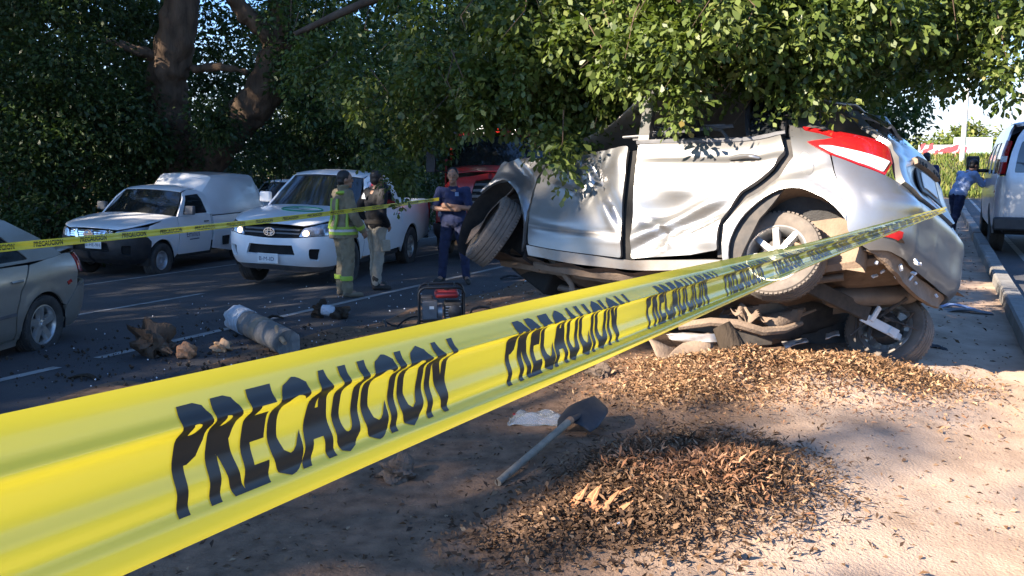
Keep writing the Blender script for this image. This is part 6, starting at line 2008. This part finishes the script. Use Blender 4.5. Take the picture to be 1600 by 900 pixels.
# --- trees further along the median
def simple_tree(name, base, label, clumps, leafm, leaf, per, spread, trunk, group='roadside trees', barkm='bark_dark', width=.5, droop=.4, shell=.45, keep=None, round_=False):
    base = Vector(base)
    o = tree(name, base, label, group)
    mb = MB()
    for pts, radii in trunk:
        branch(mb, pts, radii, 12)
    mb.build('trunk', M[barkm], o, smooth=60)
    cl = [(tuple(Vector(c) - base), r, k) for c, r, k in clumps]
    kf = (lambda C: keep(C + np.array(base))) if keep else None
    foliage('crown', cl, leaf, leafm, o, per=per, spread=spread, droop=droop, width=width, shell=shell, round_=round_, keep=kf)
    return o
b2 = Vector((4.2, 14.5, float(zg(4.2, 14.5))))
simple_tree('shade_tree', b2, 'dark leafy tree in the median behind the wreck', [clump(1330, 70, 13, 1.25, 1.5, 1.35, 330), (clump(1190, 60, 12, 1.5, 1.5, 1.5, 300)), clump(1390, 130, 14, .75, 1, .85, 170), clump(1040, 60, 12.5, 1.6, 1.5, 1.6, 300), clump(1250, 150, 12.5, .9, 1, .7, 150), clump(1100, 160, 12.5, .9, 1, .7, 150), clump(1405, 190, 14.5, .35, .5, .3, 40), clump(1200, -150, 13, 2.4, 2, 1.4, 260), clump(1450, 10, 13.5, .9, 1, .7, 110), clump(1000, -60, 12.5, 1.8, 1.5, .9, 220), clump(1300, -40, 13, 1.6, 1.5, .8, 200)],
            M['leaf_mid'], .11, 16, .22, [([(0, 0, -.3), (.1, -.2, 1.2), (0, -.4, 2.6), (-.1, -.6, 4.5)], [.35, .3, .26, .12]), ([(0, -.3, 2.2), (-1.5, -1.2, 3.2), (-2.6, -1.6, 3.6)], [.16, .1, .04]), ([(0, -.3, 2.4), (1.0, -.8, 3.2), (1.6, -1.0, 3.4)], [.14, .1, .04])], width=.5)
b3 = Vector((-1.2, 21.5, float(zg(-1.2, 21.5))))
simple_tree('shade_tree', b3, 'dark leafy tree behind the fire truck', [clump(900, 60, 15, 1.9, 1.6, 1.7, 300), clump(800, 50, 16, 1.9, 1.6, 1.8, 300), clump(930, 170, 15, 1.2, 1.2, .9, 180), clump(710, 60, 17, 1.6, 1.6, 1.8, 260), clump(640, 160, 19, 1.8, 1.6, 1.6, 260), clump(560, 60, 19, 2.2, 1.8, 2.0, 300), clump(700, 190, 21.5, 1.4, 1.5, 1.4, 160), clump(640, 270, 24, 2.0, 1.6, 1.2, 170), clump(690, -160, 18, 4, 3, 1.6, 300), clump(850, -30, 15.5, 2, 1.6, 1.0, 220), clump(650, 0, 18.5, 2.4, 1.6, 1.2, 240)],
            M['leaf_mid'], .13, 16, .28, [([(0, 0, -.3), (.1, -.4, 1.2), (0, -1.2, 3.0), (-.1, -2.0, 5.5)], [.45, .38, .3, .15]), ([(0, -1, 2.6), (1.5, -3.0, 3.8), (2.6, -4.6, 4.2)], [.18, .1, .04]), ([(0, -1.0, 2.6), (-1.8, -2.2, 3.8), (-3.6, -2.6, 4.2)], [.18, .1, .04])], width=.5)

# --- the big old tree on the left verge
def vz(x, y):
    s, t = st(x, y)
    return -0.35 + (LEFT_EDGE + 6.7) * 0.045 + 0.02 + 0.03 * max(0, LEFT_EDGE - s)
bb = Vector((-8.9, 21.2, 0)); bb.z = vz(bb.x, bb.y)
def rel(px, py, Y): return tuple(at(px, py, Y) - bb)
big = tree('old_tree', bb, 'huge old tree with forked trunk behind the canopy pickup', 'roadside trees')
mb = MB()
branch(mb, [rel(285, 330, 21.2), rel(280, 270, 21), rel(268, 190, 20.6), rel(262, 120, 20.2), rel(275, 60, 20), rel(290, -60, 20), rel(300, -260, 20)], [.75, .62, .50, .46, .44, .36, .2], 18)
branch(mb, [rel(290, 300, 21.2), rel(325, 245, 21), rel(365, 195, 20.8), rel(410, 150, 20.6), rel(432, 80, 20.6), rel(442, 0, 20.6), rel(470, -180, 20.6)], [.55, .50, .48, .46, .40, .34, .2], 16)
branch(mb, [rel(436, 75, 20.5), rel(405, 40, 20.2), rel(372, 10, 20), rel(330, -60, 19.8)], [.24, .22, .20, .12], 12)
branch(mb, [rel(262, 105, 20.2), rel(232, 85, 19.8), rel(205, 78, 19.6), rel(160, 60, 19.4)], [.20, .15, .12, .06], 10)
branch(mb, [rel(300, 110, 20.2), rel(340, 104, 20), rel(385, 112, 19.8)], [.12, .10, .05], 8)
branch(mb, [rel(440, 90, 20.5), rel(470, 60, 20.4), rel(520, 20, 20.2)], [.18, .13, .06], 8)
tk = mb.build('trunk', M['bark'], big, smooth=180)
sb = tk.modifiers.new('sub', 'SUBSURF'); sb.levels = 2; sb.render_levels = 2
tx = bpy.data.textures.new('bark_relief', 'CLOUDS'); tx.noise_scale = .35; tx.noise_depth = 4
dm = tk.modifiers.new('relief', 'DISPLACE'); dm.texture = tx; dm.strength = .22; dm.mid_level = .5
bgc = [(60, 30, 20, 1.9, 1.6, 1.3, 260), (150, 10, 20.5, 1.6, 1.5, .8, 170), (30, 130, 19, 1.5, 1.3, 1.1, 220), (130, 110, 19, 1.3, 1.2, 1.0, 190), (170, 180, 19, 1.2, 1, .8, 150), (60, 210, 18.5, 1.4, 1.2, .8, 170), (225, 215, 19.6, .9, .8, .6, 90), (330, 170, 19.2, .55, .6, .4, 44), (345, 205, 19.4, .5, .5, .35, 40), (240, 130, 21.8, .7, .6, .5, 50),
       (370, 120, 22.5, .8, .8, .55, 50), (480, 110, 20.5, .9, 1, .9, 120), (500, 210, 20.5, 1.2, 1, .9, 150), (440, 225, 21.5, 1.3, 1, .8, 120), (480, 20, 20.5, 1.0, 1, .7, 110), (555, 190, 21, 1.1, 1, 1.2, 150), (230, 20, 21.5, .5, .8, .3, 30), (100, -120, 20, 3.2, 2, 1.6, 260), (420, -130, 20.5, 2.6, 2, 1.2, 200), (290, 235, 20.6, .8, .5, .5, 60), (345, 40, 23, .9, .8, .6, 26), (385, 85, 23, .8, .8, .6, 26), (320, 75, 23, .5, .6, .4, 22), (365, 20, 23.5, 1.1, .8, .6, 40), (215, 60, 22.5, .8, .6, .7, 50), (340, 130, 23, .8, .6, .5, 40)]
cl = []
for a in bgc:
    c, r, k = clump(*a); cl.append((tuple(Vector(c) - bb), r, int(k * 1.3)))
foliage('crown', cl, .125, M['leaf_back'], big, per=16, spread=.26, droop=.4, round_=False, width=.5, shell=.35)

# --- bushes and smaller trees that close the verge
bush_specs = [((20, 290, 18.0), (1.2, 1.0, .9), 260, 'dense dark bush at the far left of the verge'), ((110, 270, 18.6), (1.2, 1.0, 1.0), 260, 'dense bush behind the hood of the canopy pickup'), ((200, 255, 20.5), (1.2, 1.0, 1.0), 220, 'dark bush behind the cab of the canopy pickup'),
              ((60, 340, 17.2), (.9, .8, .45), 140, 'low leafy bush between the sedan and the canopy pickup'), ((330, 262, 23.5), (1.5, 1.0, 1.2), 220, 'dark bush under the leaning trunk'), ((430, 262, 25.5), (1.8, 1.2, 1.3), 240, 'dark bush above the hidden pickup'),
              ((530, 262, 27), (2.0, 1.4, 1.6), 260, 'dark bush behind the double cab pickup'), ((630, 285, 29), (2.2, 1.6, 1.6), 260, 'dark bush behind the pickup bed'), ((690, 290, 34), (2.0, 1.6, 2.0), 200, 'dark bush left of the fire truck')]
for k, (pp, r, n, lab) in enumerate(bush_specs):
    c = at(*pp); base = Vector((c.x, c.y, max(vz(c.x, c.y), -1.2) if st(c.x, c.y)[0] < LEFT_EDGE else float(zg(c.x, c.y))))
    o = empty('bush', base); tag(o, lab, 'bush', 'bushes along the left verge')
    low = (c.z - base.z)
    cl = [(tuple(c - base), r, n), ((0, 0, max(.35, low * .45)), (r[0] * 1.05, r[1], max(.35, low * .5)), n // 2)]
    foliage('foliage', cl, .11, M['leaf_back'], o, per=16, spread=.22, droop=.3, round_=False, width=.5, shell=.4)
    mb = MB()
    rg = random.Random(k)
    for _ in range(6):
        mb.tube([(rg.uniform(-.2, .2), rg.uniform(-.2, .2), -.1), (rg.uniform(-.4, .4), rg.uniform(-.3, .3), low * .5 + .2), (rg.uniform(-.7, .7), rg.uniform(-.5, .5), low + .3)], [.05, .035, .01], 6)
    mb.build('stem', M['bark_dark'], o)
# far wall of wood beyond the left verge: reads as one dark mass
ss_ = []
for k in range(60):
    t = 12 + k * 1.9; s = -25 - RNG.random() * 7
    x, y = xy(s, t)
    px = 800 + FPX * x / y
    if 300 < px < 425:                         # the gap of sky between the forked trunks
        ss_.append(((x, y, .6), (1.8, 1.5, 1.6), 90)); continue
    ss_.append(((x, y, 1.2), (2.2, 2, 2.2), 190)); ss_.append(((x, y, 4.2), (2.4, 2.2, 2.2), 190)); ss_.append(((x, y, 7.5), (2.2, 2, 2.0), 120))
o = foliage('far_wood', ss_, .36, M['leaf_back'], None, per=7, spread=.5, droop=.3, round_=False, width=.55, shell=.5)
o['kind'] = 'stuff'; o['label'] = 'dark wood closing the view beyond the left verge'

# --- trees upwind of the sun, left of the camera: unseen, crowns carved to shade all but the lit patches
def poly_st(pxs):
    return [st(*gp(px, py).xy) for px, py in pxs]
near_lit = poly_st([(1130, 898), (1215, 850), (1300, 790), (1270, 748), (1450, 694), (1585, 655)]) + [(.68, 5.2), (.68, 2.4), (-.4, 1.9)]
pile_lit = poly_st([(870, 642), (1000, 632), (1160, 648), (1400, 646), (1560, 640)]) + [(1.6, 5.6), (6, 7), (7, 12), (5, 14), (1.4, 14), (.2, 12.5), (-.4, 9.2), (-.75, 8.1), (-.85, 7.3), (-1.35, 6.6), (-1.95, 5.9)]
patch_lit = poly_st([(885, 812), (898, 762), (1000, 738), (1112, 738), (1120, 772), (960, 806)])
tape_lit = [(.4, -1), (2.2, -1), (2.2, 2.3), (.8, 2.3), (.4, 1.6)]
holes_lit = [(-1.38, 7.5, .10), (-3.2, 8.9, .35), (-6.1, 11.2, .3), (-13.6, 12.4, .5), (-14.4, 14.6, .6), (-12.2, 19.4, .5), (-15.5, 30, 1.2), (-12, 33, 1.0), (-8.5, 26, .8), (-17, 22, .8), (-11, 38, 1.3), (-9, 30, .6), (-7, 33, .8), (-14, 26, .6), (-5, 15.5, .4), (-4.2, 20, .7), (-10.2, 11.5, .22), (-3.5, 26, 1.2), (-6, 22, .5), (-17.5, 16, .6)]
def lit(s, t):
    k = lit0(s, t)
    for a, b in ((.2, 0), (-.2, 0), (0, .2), (0, -.2)):
        k |= lit0(s + a, t + b)
    return k
def lit0(s, t):
    k = inside(s, t, near_lit) | inside(s, t, pile_lit) | inside(s, t, patch_lit) | inside(s, t, tape_lit)
    for a, b, r in holes_lit:
        k |= (s - a) ** 2 + (t - b) ** 2 < r * r
    return k
cell = .40
S, T_ = np.meshgrid(np.arange(-26, 6.2, cell), np.arange(-3, 46, cell), indexing='ij')
S = (S + RNG.uniform(-.15, .15, S.shape)).ravel(); T_ = (T_ + RNG.uniform(-.15, .15, T_.shape)).ravel()
ok = ~lit(S, T_)
ok &= ~((S > 1.7) & (T_ > 6) & (T_ < 14)) & ~((S > 1.7) & (T_ > 27)) & ~((S > 3.2) & (T_ < 6))
ok &= RNG.random(len(S)) > .012
S, T_ = S[ok], T_[ok]
gx = S * RN.x + T_ * RD.x; gy = S * RN.y + T_ * RD.y
Dist = 23 + 9 * (.5 + .5 * np.sin(S * .55) * np.cos(T_ * .42)) + RNG.uniform(-1.5, 1.5, len(S))
sd = np.array(SUN_DIR)
P = np.stack([gx, gy, np.zeros_like(gx)], 1) - sd * Dist[:, None]
trunk_xy = []
seeds = P[RNG.choice(len(P), 12, replace=False)][:, :2]
for _ in range(12):                             # gather the foliage round a dozen trunks
    a = ((P[:, None, :2] - seeds[None]) ** 2).sum(-1).argmin(1)
    seeds = np.array([P[a == k][:, :2].mean(0) if (a == k).any() else seeds[k] for k in range(len(seeds))])
a = ((P[:, None, :2] - seeds[None]) ** 2).sum(-1).argmin(1)
per = 17
for k in range(len(seeds)):
    Q = P[a == k]
    if len(Q) == 0: continue
    bx, by = seeds[k]
    if by > 0: bx = min(bx, -.85 * by - 2.5)      # the boles stand clear of the view
    s_ = st(bx, by)[0]
    bz_ = vz(bx, by) if s_ < LEFT_EDGE else float(zg(bx, by))
    o = empty('roadside_tree', (bx, by, bz_)); tag(o, 'tall leafy tree out of view to the left, shading the road', 'tree', 'tall trees left of the camera')
    mb = MB(); hgt = float(np.median(Q[:, 2])) - bz_
    branch(mb, [(0, 0, -.3), (.1, .1, hgt * .3), (0, -.1, hgt * .6), (.1, 0, hgt * 1.02)], [.45, .36, .28, .1], 10)
    for j in RNG.choice(len(Q), min(9, len(Q)), replace=False):
        e = Vector(Q[j]) - Vector((bx, by, bz_))
        branch(mb, [(0, 0, hgt * .5), tuple(Vector((e.x * .5, e.y * .5, lerp(hgt * .5, e.z, .7)))), tuple(e)], [.16, .1, .03], 6)
    mb.build('trunk', M['bark'], o, smooth=60)
    n = len(Q) * per
    base = np.repeat(Q, per, 0) - np.array([bx, by, bz_])
    perp = RNG.normal(size=(n, 3)) * .16 + sd * RNG.normal(size=(n, 1)) * .6
    Nn = unit(n) * .7 - sd * .9
    leaf_mesh('crown', base + perp, unit(n), Nn,   .29 * (.7 + .5 * RNG.random(n)), M['leaf_near'], o, RNG.random(n), False, .62)

# ------------------------------------------------------------------ dry leaves, grass and the far side of the road
M['chips'] = leafmat('reddish_wood_chip', [(0, (.07, .035, .02)), (.5, (.20, .095, .05)), (1, (.38, .22, .13))], rough=.9, transl=0, spec=.1)
def lay(name, X, Y, size, m, rnd, tilt=.5, lift=.0, width=.45, curl=.22, label=None):
    n = len(X)
    Z = zg(X, Y) + bumpy(X, Y) * .9 + .022 + lift * RNG.random(n)
    C = np.stack([X, Y, Z], 1)
    a = RNG.uniform(0, 2 * PI, n)
    D = np.stack([np.cos(a), np.sin(a), RNG.normal(size=n) * tilt], 1)
    Nn = np.array([0, 0, 1.0]) + RNG.normal(size=(n, 3)) * tilt
    o = leaf_mesh(name, C, D, Nn, size, m, None, rnd, False, width, curl)
    o['kind'] = 'stuff'
    if label: o['label'] = label
    return o
def ell(n, i, k=1.0, p=.5):
    (cx, cy), (rx, ry), h, a = PILES[i]
    nl = 7
    lx = RNG.normal(size=nl) * .34; ly = RNG.normal(size=nl) * .32; j = RNG.integers(0, nl, n)
    u = (lx[j] + RNG.normal(size=n) * .26 * p / .62) * rx * k; v = (ly[j] + RNG.normal(size=n) * .27 * p / .62) * ry * k
    ca, sa = math.cos(R(a)), math.sin(R(a))
    return cx + u * ca - v * sa, cy + u * sa + v * ca
n = 40000
X, Y = ell(n, 0, 1.15, .62)
lay('leaf_pile', X, Y, .009 + .040 * RNG.random(n) ** 2.0, M['litter'], np.clip(RNG.beta(2.2, 1.7, n), 0, 1), .65, .045, width=.32, curl=.15, label='sunlit pile of dry leaves in front of the wreck')
n = 24000
X, Y = ell(n, 1, 1.2, .72)
lay('leaf_pile', X, Y, .009 + .045 * RNG.random(n) ** 2.2, M['litter_dark'], np.clip(RNG.beta(2.0, 2.0, n), 0, 1), .6, .045, width=.27, curl=.13, label='darker pile of dry leaves and mulch in the foreground')
n = 8000
X, Y = ell(n, 1, .75, .6)
lay('wood_chips', X, Y, .015 + .05 * RNG.random(n) ** 2, M['chips'], RNG.random(n), .8, .06, width=.2, label='reddish wood chips on the near pile')
n = 6000
X, Y = ell(n, 2, 1.1, .75)
lay('leaf_pile', X, Y, .010 + .034 * RNG.random(n) ** 1.8, M['litter_dark'], np.clip(RNG.beta(2.0, 2.6, n), 0, 1), .7, .03, label='thin spread of dark leaves at the front edge')
n = 6000
X, Y = ell(n, 0, 1.3, .8)
lay('wood_chips', X, Y, .012 + .04 * RNG.random(n) ** 2, M['chips'], RNG.random(n), .6, .03, width=.22, label='reddish wood chips in the sunlit pile')
n = 9000
X = RNG.uniform(-2.6, 2.6, n); Y = RNG.uniform(2.3, 6.6, n)
s_, t_ = st(X, Y)
k = (s_ < .6) & (s_ > -4.5) & (RNG.random(n) < np.where(s_ < -1.0, .9, .10))
lay('fallen_leaves', X[k], Y[k], .008 + .032 * RNG.random(k.sum()) ** 2, M['litter_dark'], RNG.random(k.sum()), .4, .008, label='scattered fallen leaves on the dirt')
n = 2600
X = RNG.uniform(0, 4.0, n); Y = RNG.uniform(2.3, 6.5, n)
s_, t_ = st(X, Y); k = (s_ < .6) & (s_ > -1.6)
lay('fallen_leaves', X[k], Y[k], .006 + .04 * RNG.random(k.sum()) ** 2.5, M['litter'], RNG.beta(2, 1.5, k.sum()), .35, .006, label='few pale leaves on the sunlit dirt')
n = 5000
s_ = RNG.uniform(-5.6, .6, n); t_ = RNG.uniform(5, 30, n)
X = s_ * RN.x + t_ * RD.x; Y = s_ * RN.y + t_ * RD.y
lay('fallen_leaves', X, Y, RNG.uniform(.02, .06, n), M['litter_dark'], RNG.random(n), .4, .012, label='fallen leaves along the median')
# gravel and crumbs of earth
def pebbles(name, X, Y, sz, m, label):
    n = len(X)
    base = np.array([(1, 0, 0), (-1, 0, 0), (0, 1, 0), (0, -1, 0), (0, 0, 1), (0, 0, -1)], float)
    F = np.array([(0, 2, 4), (2, 1, 4), (1, 3, 4), (3, 0, 4), (2, 0, 5), (1, 2, 5), (3, 1, 5), (0, 3, 5)])
    Z = zg(X, Y) + bumpy(X, Y) + .018
    V = base[None] * sz[:, None, None] * RNG.uniform(.5, 1.2, (n, 6, 1)) + np.stack([X, Y, Z], 1)[:, None]
    me = bpy.data.meshes.new(name)
    me.from_pydata(V.reshape(-1, 3).tolist(), [], (F[None] + np.arange(n)[:, None, None] * 6).reshape(-1, 3).tolist())
    finish_mesh(me, m, 0)
    o = link(bpy.data.objects.new(name, me)); o['kind'] = 'stuff'; o['label'] = label
n = 9000
X = RNG.uniform(-3.2, 4.2, n); Y = RNG.uniform(2.2, 9, n); s_, t_ = st(X, Y); k = (s_ < .6) & (s_ > -6.4)
pebbles('gravel', X[k], Y[k], .003 + .013 * RNG.random(k.sum()) ** 4, M['clod'], 'small stones and crumbs of earth on the dirt')
# crumbs of glass and plastic on the left road by the wreck
n = 350
X = RNG.normal(-1.0, 2.2, n); Y = RNG.normal(9.2, 1.6, n); s_, t_ = st(X, Y); k = (s_ < -4) & (s_ > -9.5)
pebbles('glass_crumbs', X[k], Y[k], RNG.uniform(.004, .013, k.sum()), M['scrap_white'], 'broken glass crumbs scattered on the road')
n = 900
X = RNG.normal(-3.2, 1.3, n); Y = RNG.normal(7.6, .9, n); s_, t_ = st(X, Y); k = (s_ < -5.0) & (s_ > -8.5)
pebbles('bark_crumbs', X[k], Y[k], .006 + .022 * RNG.random(k.sum()) ** 3, M['bark_dark'], 'bark crumbs and soil around the log')

# far side, right: grass bank, painted wall, poles, sign, distant trees
def far(px, py, Y): return at(px, py, Y)
n = 26000
t_ = RNG.uniform(46, 62, n); s_ = RNG.uniform(-9, 34, n)
X = s_ * RN.x + t_ * RD.x; Y = s_ * RN.y + t_ * RD.y
bank = lambda t: -.1 + 2.0 * sstep(47, 60, t)
mb = MB()
def bk_(a, b):
    s, t = lerp(-12, 36, a), lerp(44, 64, b); x, y = xy(s, t); return (x, y, float(bank(t)) + .06 * math.sin(s * 2) * math.sin(t * 1.7) - .02)
mb.grid(bk_, 40, 20); o = mb.build('grass_bank', M['far_ground'], None); o['kind'] = 'structure'
C = np.stack([X, Y, bank(t_)], 1)
D = unit(n) * .5 + np.array([0, 0, 1.0])
o = leaf_mesh('grass', C, D, unit(n), RNG.uniform(.25, .6, n), M['grass'], None, RNG.random(n), False, .16, .1); o['kind'] = 'stuff'; o['label'] = 'sunlit grass on the far bank'
w0_, w1_ = far(1436, 240, 60), far(1512, 240, 60)
wl = empty('painted_wall', ((w0_.x + w1_.x) / 2, 60, 1.4)); tag(wl, 'low red and white painted wall in the far distance', 'wall')
Lw = w1_.x - w0_.x
mb = MB(); mb.box((0, 0, .45), (Lw, .25, 2.3)); mb.build('wall', M['mural_white'], wl)
rg = random.Random(2)
for k in range(16):
    mb = MB(); x = lerp(-Lw / 2 + .1, Lw / 2 - .2, k / 15); h = rg.uniform(.2, .6); z = rg.uniform(0.2, 1.2)
    mb.prism([(x - rg.uniform(.1, .4), z), (x + rg.uniform(.05, .3), z + h * .3), (x + rg.uniform(.1, .3), z + h), (x - .1, z + h * .8)], -.005, .005, Matrix(((1, 0, 0, 0), (0, 0, 1, -.14 - .001 * k), (0, 1, 0, 0), (0, 0, 0, 1))))
    mb.build('red_mural_stroke', M['mural_red'], wl, smooth=0)
def pole(px, ytop, Y, r, label, arm=False, name='utility_pole'):
    b = at(px, 262, Y); top = at(px, ytop, Y); o = empty(name, (b.x, b.y, RZ)); tag(o, label, 'pole', 'poles beyond the road')
    mb = MB(); mb.tube([(0, 0, 0), (0, 0, top.z - RZ)], [r, r * .7], 10); mb.build('shaft', M['pole'], o)
    if arm:
        mb = MB(); mb.tube([(-.9, 0, top.z - RZ - .5), (.9, 0, top.z - RZ - .5)], .06, 6); mb.build('cross_arm', M['pole'], o)
pole(1502, 60, 50, .16, 'pale utility pole with cross arm right of the painted wall', True)
pole(1591, 60, 44, .12, 'thin pale pole above the grey van')
p = at(1520, 228, 70)
o = empty('road_sign', (p.x, p.y, 1.0)); tag(o, 'pale green road sign board beyond the van', 'sign')
mb = MB(); mb.box((0, 0, 2.1), (3.2, .08, 1.6)); mb.build('board', mat('pale_green_board', (.42, .62, .50), .6, var=.15, scale=1.5), o)
for x in (-1.2, 1.2):
    mb = MB(); mb.tube([(x, .06, -2.2), (x, .06, 2.8)], .06, 6); mb.build('post', M['pole'], o)
mb = MB(); p = at(1400, 262, 75); q = at(1640, 262, 75)
for k, (px, py, Y, r, lab) in enumerate(((1455, 232, 80, (2.6, 2, 1.2), 'pale distant tree above the left end of the painted wall'), (1488, 230, 84, (2.4, 2, 1.5), 'pale distant tree above the right end of the painted wall'), (1513, 204, 90, (1.6, 1.5, .9), 'small round distant tree beside the utility pole'), (1568, 222, 80, (2.4, 2, 1.2), 'distant tree above the roof of the grey van'))):
    c = at(px, py, Y); base = Vector((c.x, c.y, 0))
    o = empty('distant_tree', base); tag(o, lab, 'tree', 'distant trees')
    foliage('crown', [(tuple(c - base), r, 90)], .45, M['grass'], o, per=10, spread=.7, droop=.2, round_=False, width=.6)
    mb = MB(); mb.tube([(0, 0, -.3), (0, 0, c.z)], [.25, .12], 8); mb.build('trunk', M['bark'], o)

for o in [o for o in SC.objects if o.type == 'MESH' and o.name.split('.')[0] in ('torn_sill_piece', 'window_frame', 'lamp_socket', 'broken_clip', 'bent_floor_rail', 'floor_rail', 'gas_strut', 'hanging_strut', 'engine_block', 'rear_seat', 'front_seat', 'seat', 'canopy_seal', 'torn_floor_sheet', 'trailing_arm', 'brake_hose', 'torn_window_seal', 'lower_valance', 'damper', 'stem', 'cab_shell')]:
    split_loose(o)
